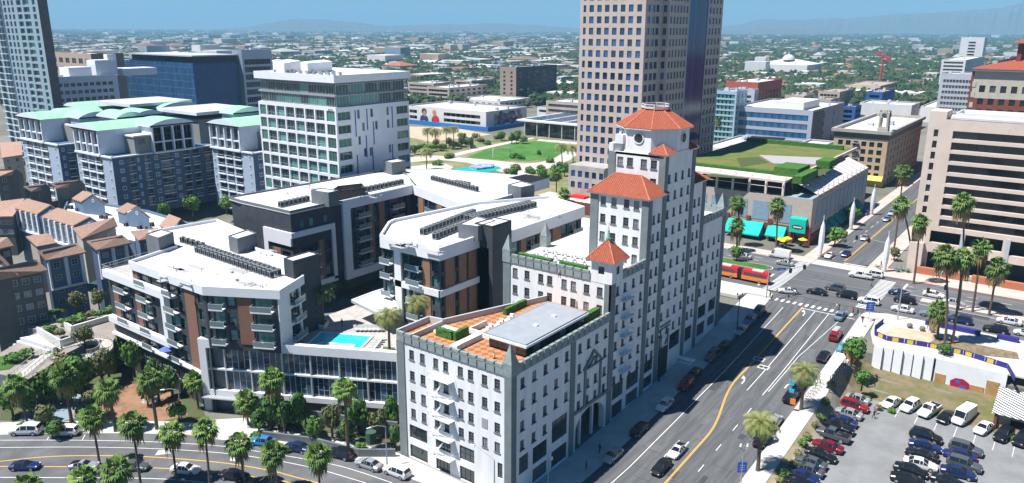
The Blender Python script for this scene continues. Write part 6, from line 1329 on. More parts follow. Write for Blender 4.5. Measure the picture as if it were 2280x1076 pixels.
# domed church and the red crane
X, Y = G(1795, 172, 7.2); ch = thing('church', 'white church with round dome and pale pitched roof among trees', 'church', (X+15, Y+15, 7.2)); b = MB(); b.box(X, Y, 7.2, X+70, Y+75, 24); b.box(X-10, Y+58, 7.2, X+6, Y+74, 34); b.hip(X, Y, X+70, Y+75, 24, 32, 0); b.build('wall', offw, ch)
b = MB(); c_ = (X+20, Y+34)
for k in range(5): r0, r1 = 9*math.cos(k*.3), 9*math.cos((k+1)*.3); b.bar((*c_, 30+8*math.sin(k*.3)), (*c_, 30+8*math.sin((k+1)*.3)), r0, 12, r2=max(.2, r1))
b.bar((*c_, 37.5), (*c_, 42), 1.0, 6, r2=.4); b.build('dome', mat('dome_white', (.6, .6, .62), .7), ch)
X, Y = G(1958, 196, 7.2); cr = thing('tower_crane', 'red tower crane with long horizontal jib', 'crane', (X, Y, 7.2)); redc = mat('crane_red', (.5, .03, .05), .6)
def truss(b, p, q, wd, n):
    p, q = Vector(p), Vector(q); d = (q-p).normalized(); u = d.orthogonal().normalized(); v = d.cross(u)
    cs = [u*wd+v*wd, u*wd-v*wd, -u*wd-v*wd, -u*wd+v*wd]
    for c in cs: b.bar(p+c, q+c, wd*.28, 4)
    for i in range(n):
        for k in range(4): a0 = p.lerp(q, i/n)+cs[k]; a1 = p.lerp(q, (i+1)/n)+cs[(k+1) % 4]; b.bar(a0, a1, wd*.18, 3, cap=False)
zc_ = height(X, Y, 126); b = MB(); truss(b, (X, Y, 7.2), (X, Y, zc_), .95, 16); b.build('mast', redc, cr)
jx = Vector(G(1906, 180, 7.2)); kx = Vector(G(1998, 190, 7.2)); dj = Vector((jx.x-X, jx.y-Y)).normalized(); dk = -dj
b = MB(); truss(b, (X, Y, zc_), (X+dj.x*42, Y+dj.y*42, zc_+3), .8, 18); b.build('jib', redc, cr); b = MB(); truss(b, (X, Y, zc_), (X+dk.x*26, Y+dk.y*26, zc_-1), .8, 8); b.box(X+dk.x*26-2, Y+dk.y*26-2, zc_-4, X+dk.x*26+2, Y+dk.y*26+2, zc_); b.bar((X, Y, zc_), (X, Y, zc_+6), .6); b.build('counter_jib', redc, cr)
# ------------------------------------------------------------------ park
def gpoly(name, m, px, z=7.2, h=.06, kind='structure', **k):
    P = [G(x, y, z+h) for x, y in px]; b = MB(); b.prism(P, z-.3, z+h, 0); return b.build(name, m, kind=kind, **k)
parkp = mat('park_paving', (.52, .48, .43), .9, .1, .05)
gpoly('park_ground', mat('park_planting', (.12, .15, .05), .95, .6, .08, col2=(.28, .24, .14), detail=8), [(905, 300), (1000, 318), (1190, 300), (1350, 330), (1360, 420), (1150, 440), (905, 420)], h=.03)
gpoly('lawn', mat('bright_lawn', (.07, .20, .03), .95, .3, .1), [(1040, 350), (1085, 332), (1140, 320), (1200, 314), (1260, 320), (1262, 335), (1235, 350), (1180, 358), (1120, 356)], h=.1)
gpoly('park_path', parkp, [(905, 352), (960, 346), (1040, 352), (1110, 358), (1160, 364), (1200, 362), (1235, 352), (1260, 336), (1290, 340), (1270, 356), (1230, 372), (1170, 392), (1130, 400), (1120, 384), (1040, 362), (980, 356), (905, 362)], h=.07)
gpoly('park_path', parkp, [(985, 348), (1060, 330), (1150, 312), (1188, 306), (1188, 309), (1140, 318), (1080, 332), (1000, 352)], h=.08)
gpoly('park_path', parkp, [(905, 372), (985, 362), (1010, 372), (985, 392), (905, 392)], h=.08); gpoly('park_path', parkp, [(1200, 310), (1290, 317), (1290, 322), (1195, 314)], h=.09)
gpoly('splash_pool', mat('splash_teal', (.02, .48, .46), .2, .2, .2), [(996, 380), (1030, 373), (1075, 370), (1108, 370), (1117, 375), (1090, 383), (1040, 387), (1010, 385)], h=.15, kind='structure')
gpoly('pool_island', mat('splash_wall', (.12, .2, .3), .8, .5, .5, col2=(.4, .5, .6)), [(1046, 370), (1064, 364), (1100, 365), (1098, 371), (1062, 375)], h=1.0)
b = MB(); X0_, Y0_ = G(1098, 352, 7.2); X1_, Y1_ = G(1136, 350, 7.2)
for p in ((X0_, Y0_), (X1_, Y1_)): b.bar((*p, 7.2), (*p, 12.2), .25)
b.bar((X0_, Y0_, 12.2), (X1_, Y1_, 12.2), .25); b.build('park_gateway', offw, label='white rectangular gateway frame beside the park lawn', cat='gateway')
X_, Y_ = G(1053, 330, 7.2); b = MB(); b.bar((X_, Y_, 7.2), (X_, Y_, 9), 2.2, 8, r2=1.4); b.bar((X_, Y_, 9), (X_, Y_, 13.5), .5, 6, r2=.25); b.build('statue', gry, label='small dark statue on a pale mound in the park', cat='statue')
# ------------------------------------------------------------------ vehicles
tyre = mat('tyre_rubber', (.02, .02, .02), .9); rimm = mat('wheel_rim', (.45, .46, .48), .35, metal=.6)
cglass = mat('car_glass', (.012, .015, .02), .06, spec=.9); lampm = mat('headlamp_glass', (.75, .78, .8), .2); tailm = mat('tail_lamp', (.4, .01, .01), .3)
def paint(n, c, metal=.25): return mat('car_paint_'+n, c, .28, metal=metal, spec=.6)
PAINT = {'white': paint('white', (.72, .72, .71), 0), 'black': paint('black', (.012, .013, .016)), 'silver': paint('silver', (.42, .44, .46), .4), 'grey': paint('grey', (.10, .11, .125)), 'navy': paint('navy', (.015, .03, .13)), 'red': paint('red', (.30, .012, .02)), 'bluegrey': paint('bluegrey', (.16, .24, .33)), 'lightblue': paint('lightblue', (.05, .25, .55)), 'darkred': paint('darkred', (.2, .01, .025))}
def wheel_mesh(r):
    b = MB(); b.bar((0, -.11, 0), (0, .11, 0), r, 14, 0); b.bar((0, -.125, 0), (0, .125, 0), r*.62, 10, 1); return b.mesh('wheel', [tyre, rimm])
def loft(st, glass_top=(), side=()):
    """stations (x, half width, bottom z, belt z, top z, top half width)"""
    body, gl = MB(), MB(); R = []
    for x, wd, zb, zs, zt, tw in st: R.append([(x, -wd*.94, zb), (x, -wd, zb+(zs-zb)*.45), (x, -wd*.985, zs), (x, -tw, zt), (x, 0, zt+.03), (x, tw, zt), (x, wd*.985, zs), (x, wd, zb+(zs-zb)*.45), (x, wd*.94, zb)])
    for i in range(len(R)-1):
        for k in range(8):
            f = [R[i][k], R[i][k+1], R[i+1][k+1], R[i+1][k]][::-1]
            if k in (3, 4) and i in glass_top or k in (2, 5) and i in side: gl.face(f)
            else: body.face(f)
    for i in set(side)|{max(side)+1}:
        for k in (2, 5): body.bar(R[i][k], R[i][k+1], .045, 4)
    for i in side:
        for k in (3, 5): body.bar(R[i][k], R[i+1][k], .04, 4)
    body.face([p for p in R[0]]); body.face([p for p in R[-1]][::-1]); return body, gl
CARS = {}
def make_car(kind):
    if kind == 'sedan': st = [(-2.33, .72, .35, .62, .78, .6), (-2.2, .86, .25, .82, .95, .7), (-1.6, .9, .22, .9, 1.03, .72), (-.95, .91, .22, .93, 1.38, .56), (-.1, .91, .22, .93, 1.44, .58), (.35, .91, .22, .92, 1.38, .57), (1.05, .9, .22, .9, 1.0, .74), (1.9, .87, .25, .76, .86, .68), (2.25, .78, .3, .62, .72, .6), (2.36, .66, .38, .52, .6, .5)]; gt, sd, wr, wx = (2, 5), (2, 3, 4, 5), .33, 1.42
    elif kind == 'suv': st = [(-2.35, .8, .4, .8, .95, .7), (-2.25, .9, .32, 1.0, 1.15, .74), (-1.95, .93, .3, 1.05, 1.62, .66), (-.6, .94, .3, 1.06, 1.72, .68), (.4, .94, .3, 1.05, 1.66, .67), (1.05, .93, .3, 1.02, 1.16, .76), (1.95, .9, .32, .92, 1.02, .72), (2.3, .82, .36, .75, .86, .65), (2.4, .7, .42, .6, .7, .55)]; gt, sd, wr, wx = (1, 4), (2, 3, 4), .38, 1.45
    elif kind == 'van': st = [(-2.9, .92, .4, 1.2, 2.25, .84), (-2.85, .97, .35, 1.25, 2.4, .88), (1.2, .97, .35, 1.25, 2.45, .86), (1.55, .97, .35, 1.2, 2.3, .82), (2.15, .95, .35, 1.15, 1.35, .8), (2.75, .9, .4, .95, 1.05, .74), (2.9, .8, .45, .7, .85, .6)]; gt, sd, wr, wx = (3,), (2, 3), .37, 1.8
    elif kind == 'coupe': st = [(-2.2, .75, .32, .62, .74, .6), (-2.05, .88, .22, .78, .9, .7), (-1.3, .92, .2, .84, 1.1, .6), (-.5, .92, .2, .85, 1.27, .54), (.1, .92, .2, .84, 1.22, .53), (.85, .9, .2, .8, .88, .7), (1.9, .86, .24, .66, .74, .64), (2.2, .7, .32, .5, .58, .5)]; gt, sd, wr, wx = (1, 2, 4), (2, 3, 4), .34, 1.38
    elif kind == 'pickup': st = [(-2.85, .9, .5, 1.1, 1.12, .86), (-2.8, .95, .45, 1.15, 1.16, .9), (-.75, .96, .4, 1.16, 1.18, .9), (-.6, .96, .4, 1.16, 1.8, .68), (.5, .96, .4, 1.15, 1.84, .68), (1.1, .95, .4, 1.12, 1.25, .78), (2.2, .93, .42, 1.02, 1.12, .76), (2.7, .88, .45, .85, .95, .7), (2.8, .76, .5, .7, .8, .6)]; gt, sd, wr, wx = (2, 4), (3, 4), .42, 1.75
    body, gl = loft(st, gt, sd); root = body.build(kind, PAINT['white'], smooth=.6)
    if kind == 'pickup': body2 = MB(); body2.box(-2.7, -.78, 1.14, -.9, .78, 1.2); o = body2.build('cargo_bed', blackm); o.parent = root; KIDS.setdefault(root.name, []).append(o)
    g = gl.build('window_glass', cglass, smooth=.6); g.parent = root; L = [g]
    wm_ = wheel_mesh(wr)
    for x in (-wx, wx):
        for y in (-.84, .84): o = link('wheel', wm_); o.location = (x, y, wr); o.parent = root; L.append(o)
    fx, bx_ = st[-1][0], st[0][0]; h = MB(); h.box(fx-.24, -.12, -.06, fx-.02, .12, .08); hm = h.mesh('headlight', [lampm]); h = MB(); h.box(-.02, -.14, -.06, .08, .14, .1); tm = h.mesh('tail_light', [tailm])
    for y in (-.6, .6):
        o = link('headlight', hm); o.location = (-.02, y, st[-2][3]); o.parent = root; L.append(o); o = link('tail_light', tm); o.location = (bx_-.02, y, st[1][3]-.08); o.parent = root; L.append(o)
    KIDS.setdefault(root.name, []).extend(L); return root
NC = {'sedan': 'sedan', 'suv': 'SUV', 'van': 'van', 'coupe': 'coupe', 'pickup': 'pickup truck'}
used_car = set()
def car(kind, col, px, ang, label, group=None, z=None, sc_=1.09):
    X, Y, Z = GT(*px) if z is None else (*G(*px, z), z); Z = (GZ(X, Y) if z is None else z)+.04
    if kind not in CARS: CARS[kind] = make_car(kind); root = CARS[kind]; first = True
    else: root = CARS[kind]; first = False
    slope = 0
    if abs(math.sin(ang)) < .5 and z is None: slope = -math.atan2(TZ(X+2)-TZ(X-2), 4)*(1 if math.cos(ang) > 0 else -1)
    if first: o = root; o.location = (X, Y, Z)
    else: o = dup(root, (X, Y, Z))
    o.rotation_euler = (0, slope, ang); o.scale = (sc_,)*3
    o['label'] = label; o['category'] = 'van' if kind == 'van' else 'car' if kind != 'pickup' else 'pickup truck'
    if group: o['group'] = group
    o.material_slots[0].link = 'OBJECT'; o.material_slots[0].material = PAINT[col]; return o
PI = math.pi
cd = lambda px: GT(*px)
def tang(px):
    X, Y, _ = GT(*px); best = min(range(len(curbD)-1), key=lambda i: (curbD[i][0]-X)**2+(curbD[i][1]-Y)**2); a, c = curbD[best], curbD[best+1]; return math.atan2(c[1]-a[1], c[0]-a[0])
for kind, col, px, fl, lab in (
    ('suv', 'white', (60, 966), 1, 'long white people carrier parked at the red kerb, leftmost'), ('suv', 'white', (146, 968), 1, 'small white SUV parked behind the white people carrier'),
    ('coupe', 'navy', (57, 1044), 0, 'dark blue sports car on the lower road, leftmost'), ('coupe', 'silver', (188, 1043), 0, 'silver coupe on the lower road under the palms'), ('sedan', 'grey', (300, 1045), 0, 'dark grey sedan half hidden by a palm crown'),
    ('sedan', 'white', (414, 1052), 0, 'white sedan with dark roof on the lower road'), ('sedan', 'black', (523, 1066), 0, 'black sedan on the lower road near the bottom edge'), ('sedan', 'black', (602, 1085), 0, 'black car cut by the bottom edge of the lower road'),
    ('sedan', 'lightblue', (586, 990), 1, 'bright blue sedan parked behind a fan palm'), ('sedan', 'navy', (662, 1003), 1, 'dark blue sedan parked beside the blue one'), ('suv', 'black', (758, 1018), 1, 'black SUV parked under the tall palm by the podium'),
    ('sedan', 'silver', (822, 1041), 1, 'grey silver sedan parked before the hotel corner'), ('suv', 'white', (884, 1058), 1, 'white SUV parked nearest the hotel on the lower road')):
    car(kind, col, px, tang(px)+(PI if fl else 0), lab, sc_=1.2 if px[0] == 60 else 1.09)
for kind, col, px, a, lab in (
    ('sedan', 'silver', (1364, 1021), PI, 'silver sedan parked at the hotel kerb, nearest one'), ('sedan', 'black', (1422, 963), PI, 'black sedan parked at the hotel kerb behind the silver one'), ('sedan', 'white', (1480, 907), PI, 'white sedan parked at the edge of the hotel shadow'),
    ('suv', 'darkred', (1527, 862), PI, 'dark red SUV parked in the hotel shadow'), ('sedan', 'black', (1545, 838), PI, 'black sedan in the shadow behind the dark red SUV'), ('suv', 'grey', (1586, 798), PI, 'dark grey SUV parked deep in the hotel shadow'), ('sedan', 'black', (1612, 776), PI, 'black sedan in the middle of the shaded kerb row'),
    ('sedan', 'silver', (1650, 740), PI, 'pale sedan parked in the shade below the street lamp'), ('suv', 'bluegrey', (1669, 719), PI, 'blue-grey SUV parked near the end of the shade'), ('suv', 'grey', (1688, 700), PI, 'grey SUV last in the shaded row near the crossing'),
    ('coupe', 'white', (1507, 1010), PI, 'white coupe driving down the boulevard'), ('sedan', 'black', (1472, 1047), PI, 'black sedan driving down the boulevard ahead of the white coupe'),
    ('sedan', 'bluegrey', (1871, 708), 0, 'blue-grey sedan waiting at the crossing'), ('sedan', 'black', (1833, 799), 0, 'black sedan parked by the bus shelter'), ('sedan', 'black', (1778, 868), 0, 'dark sedan with bicycles behind it at the right kerb'), ('suv', 'black', (1761, 890), 0, 'black SUV parked under the date palm'), ('sedan', 'silver', (1724, 945), 0, 'silver sedan half behind the near date palm'), ('sedan', 'black', (1696, 986), 0, 'black sedan behind the trunk of the near date palm'),
    ('suv', 'red', (1860, 753), 0, 'red jeep with pale striped roof at the right kerb'),
    ('coupe', 'white', (1754, 652), 1.9, 'white coupe with dark glass turning across the crossing'), ('sedan', 'black', (1818, 655), 1.65, 'black sedan in the middle of the intersection'), ('suv', 'grey', (1859, 647), 1.6, 'silver-grey SUV in the intersection behind the black sedan'), ('suv', 'black', (1885, 663), 1.6, 'black SUV in the intersection'), ('suv', 'white', (1934, 676), 1.6, 'white SUV on the right zebra crossing'),
    ('pickup', 'white', (1915, 619), 1.6, 'white pickup truck crossing the far side of the intersection'), ('suv', 'white', (1944, 616), 1.6, 'white SUV directly behind the white pickup'),
    ('sedan', 'white', (1846, 573), PI, 'white sedan waiting on the side street at the sail pole'), ('sedan', 'navy', (1883, 570), PI, 'dark blue sedan waiting on the side street'), ('sedan', 'silver', (1925, 534), PI, 'silver sedan on the side street behind the blue one'), ('sedan', 'bluegrey', (1974, 492), PI, 'grey sedan on the side street near the bend'), ('suv', 'silver', (1985, 479), PI, 'silver SUV farthest up the side street'), ('sedan', 'navy', (1928, 478), PI, 'bright blue car parked by the planted kerb of the side street'),
    ('van', 'white', (1735, 574), 1.6, 'white delivery van in front of the yellow parasols'), ('sedan', 'silver', (1747, 590), 1.6, 'silver sedan beside the white delivery van'), ('sedan', 'silver', (1655, 575), 1.6, 'silver sedan beyond the planted island'),
    ('sedan', 'navy', (2001, 657), 1.6, 'dark blue sedan at the stop line of the avenue'), ('suv', 'black', (2014, 674), 1.6, 'black SUV at the stop line of the avenue'), ('sedan', 'white', (2009, 694), 1.6, 'white sedan in the nearest lane of the stop line'), ('sedan', 'white', (2078, 661), -1.6, 'white sedan in the far lanes of the avenue'), ('sedan', 'silver', (2123, 679), -1.6, 'silver-white sedan in the far lanes behind the palm trunks'),
    ('sedan', 'bluegrey', (2073, 705), 1.6, 'pale blue sedan behind the short palm'), ('suv', 'navy', (2137, 719), 1.6, 'dark blue SUV on the avenue behind the blue planter'), ('sedan', 'white', (2246, 721), 1.6, 'white sedan on the avenue near the right edge'), ('suv', 'black', (2216, 740), 1.6, 'black SUV on the avenue at the second blue planter'), ('sedan', 'white', (2285, 748), 1.6, 'white sedan cut by the right edge')):
    Z = None if a in (0, PI) and px[0] < 1885 and px[1] > 640 else 7.25
    if px[0] in (1846, 1883, 1925, 1974, 1985, 1928): Z = 7.25
    if 1740 < px[0] < 1900 and 640 < px[1] < 670: Z = 7.25
    car(kind, col, px, a, lab, z=Z)
z8 = lambda x, y: (1660+x/2.861, 700+y/2.861)
A_ = [('sedan', 'silver', (700, 556)), ('suv', 'red', (690, 605)), ('sedan', 'silver', (650, 650)), ('sedan', 'navy', (614, 700)), ('pickup', 'black', (575, 742)), ('pickup', 'grey', (545, 790)), ('sedan', 'darkred', (520, 860)), ('sedan', 'black', (478, 918)), ('sedan', 'grey', (412, 965)), ('sedan', 'grey', (392, 1010)), ('sedan', 'navy', (360, 1055)), ('sedan', 'black', (330, 1100))]
for i, (k, c, p) in enumerate(A_): car(k, c, z8(*p), PI/2+PI*(i % 3 == 1)-.05, '%s %s in the left lot row, %s' % (c, NC[k], ['farthest', 'second from the far end', 'third from the far end', 'behind the black pickup', 'nearer the red cars', 'just beyond the dark red sedan', 'mid-row', 'after the dark red one', 'third above the bottom edge', 'second above the bottom edge', 'at the bottom edge', 'cut off by the bottom edge'][i]), z=0.05, sc_=1.16)
B_ = [('sedan', 'white', (925, 582)), ('suv', 'white', (1045, 605)), ('pickup', 'white', (1165, 635)), ('sedan', 'black', (1275, 675)), ('van', 'white', (1385, 680)), ('sedan', 'white', (1512, 745)), ('suv', 'black', (1640, 790)), ('suv', 'black', (1760, 820))]
for i, (k, c, p) in enumerate(B_): car(k, c, z8(*p), PI-.25, '%s %s in the back row of the parking lot, %s' % (c, NC[k], ['leftmost', 'second from the left', 'with a black bed', 'between pickup and van', 'tallest of the row', 'right of the white van', 'second from the right edge', 'at the right edge'][i]), z=0.05, sc_=1.16)
Cc = [('suv', 'black', (1145, 800)), ('sedan', 'navy', (1140, 860)), ('sedan', 'black', (1120, 915)), ('sedan', 'white', (1110, 975)), ('sedan', 'black', (1050, 1015)), ('sedan', 'black', (1030, 1075)), ('suv', 'grey', (1400, 880)), ('sedan', 'navy', (1360, 920)), ('suv', 'grey', (1390, 980)), ('sedan', 'navy', (1350, 1030)), ('sedan', 'black', (1290, 1090))]
for i, (k, c, p) in enumerate(Cc): car(k, c, z8(*p), -PI/2+(.12 if i % 2 else -.05)+(PI if i in (2, 7) else 0), '%s %s in the middle block of the parking lot, %s' % (c, NC[k], ['farthest of its left column', 'second in the left column', 'just beyond the white sedan', 'the only white one', 'below the white sedan', 'at the bottom edge', 'farthest of its right column', 'second in the right column', 'third in the right column', 'fourth in the right column', 'bottom of the right column'][i]), z=0.05, sc_=1.16)
b = MB()                                                        # bay lines and digits worn flat: plain dashes
for i in range(9): X, Y = G(*z8(860+i*122, 560+i*40), 0); b.box(X-4.6, Y-.05, 0, X, Y+.05, .05)
b.build('bay_marking', whitep, kind='structure')
# articulated bus
bus = thing('bus', 'red and orange articulated city bus waiting beside the planted island', 'bus', (200.2, 72, 7.25)); bred = mat('bus_red', (.55, .015, .03), .35); borg = mat('bus_orange', (.75, .22, .04), .4)
def seg(y0, y1, nm):
    b = MB(); b.box(198.9, y0, 7.9, 201.5, y1, 9.0, 1); b.box(198.9, y0, 9.0, 201.5, y1, 10.1, 0); b.box(199.0, y0+.1, 10.1, 201.4, y1-.1, 10.5, 0); return b.build(nm, [bred, borg], bus)
seg(63.4, 70.6, 'front_body'); seg(71.8, 80.5, 'rear_body'); b = MB(); b.box(199.05, 70.6, 7.9, 201.35, 71.8, 10.3); b.build('bellows', blackm, bus)
for y0 in (64.0, 72.6): b = MB(); b.box(198.86, y0, 9.05, 198.9, y0+6, 10.0); b.build('side_window', cglass, bus)
b = MB(); b.box(199.2, 63.36, 8.9, 201.2, 63.4, 10.1); b.build('windscreen', cglass, bus); b = MB(); b.box(199.6, 65, 10.5, 200.8, 68, 10.75); b.box(199.6, 74, 10.5, 200.8, 77.5, 10.75); b.build('roof_unit', mat('bus_white', (.7, .7, .7), .5), bus)
bw_ = wheel_mesh(.5)
for y in (65.6, 73.5, 78.6):
    for x in (199.0, 201.4): link('wheel', bw_, bus, wloc=(x, y, 7.75), rot=PI/2)
X, Y, Z = GT(1860, 748); b = MB()
for k in range(5): b.box(X-1.5+k*.7, Y-.6, Z+1.78, X-1.2+k*.7, Y+.6, Z+1.84)
b.build('roof_rack', offw, label='pale slatted rack on the roof of the red jeep', cat='roof rack')
# ------------------------------------------------------------------ palms and trees
trunkm = mat('palm_trunk', (.15, .115, .085), .95, .3, 2, stretch=(1, 1, 5), bump=.4); barkm = mat('bark', (.11, .085, .06), .95, .3, 2)
frondm = mat('fan_frond', (.085, .165, .03), .6, .35, .8, col2=(.17, .25, .055), orand=.25); deadm = mat('dead_frond', (.30, .22, .10), .9, .3, 1, orand=.15); datem = mat('date_frond', (.16, .21, .05), .7, .4, .9, col2=(.28, .26, .10), orand=.15)
def fan_crown(seed, n=34, r=2.0):
    rr = random.Random(seed); b = MB()
    for i in range(n):
        a = i*2.399+rr.uniform(-.2, .2); el = rad(78-125*(i/n)**.8+rr.uniform(-8, 8)); ln = r*rr.uniform(.42, .6)
        d = Vector((math.cos(a)*math.cos(el), math.sin(a)*math.cos(el), math.sin(el))); p = d*ln*1.15-Vector((0, 0, ln*.12)); b.bar((0, 0, 0), p, .035, 3, cap=False)
        u = d.cross(Vector((0, 0, 1))); u = u.normalized() if u.length > .1 else Vector((1, 0, 0)); v = d.cross(u)*-1
        if v.z < 0: v = -v
        m_ = 11; R2 = r*rr.uniform(.5, .66)
        for k in range(m_):
            t = rad(-105+210*k/(m_-1)); q = d*math.cos(t)+u*math.sin(t); L = R2*(.75+.25*math.cos(t)); wd = u*math.cos(t)-d*math.sin(t)
            mid = p+q*L*.6-v*.04; tip = p+q*L-Vector((0, 0, L*rr.uniform(.2, .75))); b.face([tuple(p), tuple(mid-wd*.13*r/2), tuple(tip), tuple(mid+wd*.13*r/2)])
    return b.mesh('crown', [frondm])
def skirt(seed, n=16, r=1.6):
    rr = random.Random(seed); b = MB()
    for i in range(n):
        a = rr.uniform(0, 6.28); L = r*rr.uniform(.7, 1.2); q = Vector((math.cos(a), math.sin(a), 0)); u = Vector((-q.y, q.x, 0)); z0 = rr.uniform(-.6, .1); p = q*.15+Vector((0, 0, z0))
        for k in range(4):
            s = (k-1.5)*.28; mid = p+q*.5*r*.6+u*s*.6+Vector((0, 0, -L*.45)); tip = p+q*rr.uniform(.25, .6)+u*s+Vector((0, 0, -L)); b.face([tuple(p), tuple(mid-u*.1), tuple(tip), tuple(mid+u*.1)])
    return b.mesh('dead_skirt', [deadm])
def date_crown(seed, n=44, r=3.1):
    rr = random.Random(seed); b = MB()
    for i in range(n):
        a = i*2.399+rr.uniform(-.15, .15); el0 = rad(82-88*(i/n)); L = r*rr.uniform(.85, 1.1); N_ = 9; pts = []; p = Vector((0, 0, 0)); el = el0
        for k in range(N_+1):
            pts.append(p.copy()); p += Vector((math.cos(a)*math.cos(el), math.sin(a)*math.cos(el), math.sin(el)))*(L/N_); el -= rad(7.5+4*k*.5)
        u = Vector((-math.sin(a), math.cos(a), 0))
        for k in range(1, N_):
            for j in (0, .5):
                c = pts[k].lerp(pts[k+1], j); d = (pts[k+1]-pts[k]).normalized(); ll = L*.2*math.sin(math.pi*(k+j+.6)/(N_+1.4))+.08
                for s in (-1, 1): t = c+u*s*ll+d*ll*.55-Vector((0, 0, ll*.35)); b.face([tuple(c-d*.05), tuple(c+d*.07), tuple(t)])
        for k in range(N_): b.bar(pts[k], pts[k+1], .03, 3, cap=False)
    return b.mesh('crown', [datem])
def trunk_mesh(h, r0, r1, lean, seed, m=None):
    rr = random.Random(seed); b = MB(); n = 7; pts = [Vector((lean[0]*(k/n)**1.6, lean[1]*(k/n)**1.6, h*k/n)) for k in range(n+1)]
    for k in range(n): b.bar(pts[k], pts[k+1], r0+(r1-r0)*k/n, 8, r2=r0+(r1-r0)*(k+1)/n, cap=False)
    b.bar(pts[0]-Vector((0, 0, .3)), pts[0]+Vector((0, 0, .4)), r0*1.5, 8, r2=r0, cap=False); return b.mesh('trunk', [m or trunkm])
FC = [fan_crown(s) for s in (1, 2, 3, 4)]; SK = [skirt(s) for s in (5, 6, 7)]; DC = [date_crown(s) for s in (8, 9, 10)]
PN = [0]; DENSE = []
def palm(kind, bpx, cpx, label, z=None, rc=1.0, r0=.26, group=None, sk=1.0):
    if z is None: X, Y, z = GT(*bpx)
    else: X, Y = G(*bpx, z)
    h = height(X, Y, cpx[1])-z
    # lateral lean so that the crown sits where surveyed
    d = (ZY(cpx[0], cpx[1], Y)[0]-X) if abs(Y) > 5 else 0; side = Vector((math.sin(HEAD), -math.cos(HEAD)))
    t_ = Vector((X, Y, z+h)); w_ = (t_-Vector((0, 0, CAMH))); dep = w_.dot(Vector(FW)); cx_ = 1140+FOC*w_.dot(Vector(RT))/dep; ln = side*((cpx[0]-cx_)*dep/FOC)
    PN[0] += 1; i = PN[0]; rr = random.Random(i); th = thing('fan_palm' if kind == 'fan' else 'date_palm', label, 'palm tree', (X, Y, z), group=group)
    link('trunk', trunk_mesh(h, r0, r0*.62, ln, i), th, loc=(0, 0, 0)); s = rc*rr.uniform(.92, 1.08)
    link('crown', (FC if kind == 'fan' else DC)[i % (4 if kind == 'fan' else 3)], th, loc=(ln.x, ln.y, h), rot=(rr.uniform(-.1, .1), rr.uniform(-.1, .1), rr.uniform(0, 6)), scale=(s, s, s*rr.uniform(.9, 1.05)))
    if kind == 'fan' and sk: link('dead_skirt', SK[i % 3], th, loc=(ln.x*.97, ln.y*.97, h-.3), rot=rr.uniform(0, 6), scale=(s*sk,)*3)
for b_, c_, lab in (((62, 947), (33, 853), 'fan palm leftmost in the row behind the kerb, before the curved ramp'), ((162, 952), (140, 833), 'fan palm second from the left behind the kerb with brown dead fronds'), ((258, 962), (240, 866), 'fan palm in front of the brown play lawn'), ((350, 957), (333, 840), 'stout fan palm at the right end of the brown play lawn'), ((222, 1034), (204, 925), 'slender fan palm before the white small SUV'), ((314, 1084), (294, 940), 'slender fan palm standing in the lower road median, second from left'), ((394, 1072), (380, 962), 'slender fan palm in front of the driveway left side'), ((469, 1090), (456, 955), 'slender fan palm right in front of the podium garage'), ((545, 1082), (531, 985), 'fan palm in the median before the concrete driveway'), ((618, 1094), (608, 1006), 'fan palm in the median left of the grey silver sedan'), ((714, 1116), (708, 1011), 'fan palm in the median nearest the hotel'), ((637, 982), (605, 840), 'tall leaning fan palm against the podium glass, left one'), ((776, 1012), (766, 862), 'tallest fan palm against the podium glass, right one'), ((442, 910), (433, 845), 'short fan palm squeezed against the podium frame'), ((263, 1160), (257, 1046), 'fan palm crown rising from the bottom edge under a dark grey sedan'), ((190, 1180), (184, 1062), 'fan palm crown at the bottom edge, partly cut'), ((64, 1190), (58, 1082), 'fan palm crown cut by the bottom edge at far left'),
                ((553, 948), (548, 889), 'short yellowing fan palm at the garage driveway')):
    palm('fan', b_, c_, lab, rc=1.22 if b_[1] < 1010 and b_[0] != 222 else 1.12, r0=.34 if b_[0] in (350, 776, 162, 258) else .22, sk=1.6)
for i, (x, y, h, r) in enumerate(((20, 880, 7, 3.6), (70, 930, 6, 3), (230, 860, 8, 3.4), (160, 900, 6.5, 3), (330, 905, 5, 2.4), (120, 850, 7, 3.2), (215, 925, 5, 2.6), (355, 895, 6, 2.6), (635, 960, 6, 2.6), (775, 985, 5, 2.2), (840, 975, 5, 2.2), (700, 985, 5, 2.4))): DENSE.append((x, y, h, r))
for b_, c_, z, lab in (((720, 718), (718, 652), 14.6, 'date palm in the shaded planter behind the pool'), ((867, 779), (866, 706), 14.7, 'date palm in the corner planter of the pool deck'), ((935, 748), (930, 676), 13.8, 'bushy date palm between the pool deck and the hotel')): palm('date', b_, c_, lab, z=z, rc=1.15, r0=.3)
palm('date', (1687, 1049), (1694, 945), 'date palm on the right pavement, nearest the camera', rc=1.2, r0=.36); palm('date', (1783, 913), (1792, 832), 'date palm on the right pavement beside the parked bicycles', rc=1.2, r0=.36)
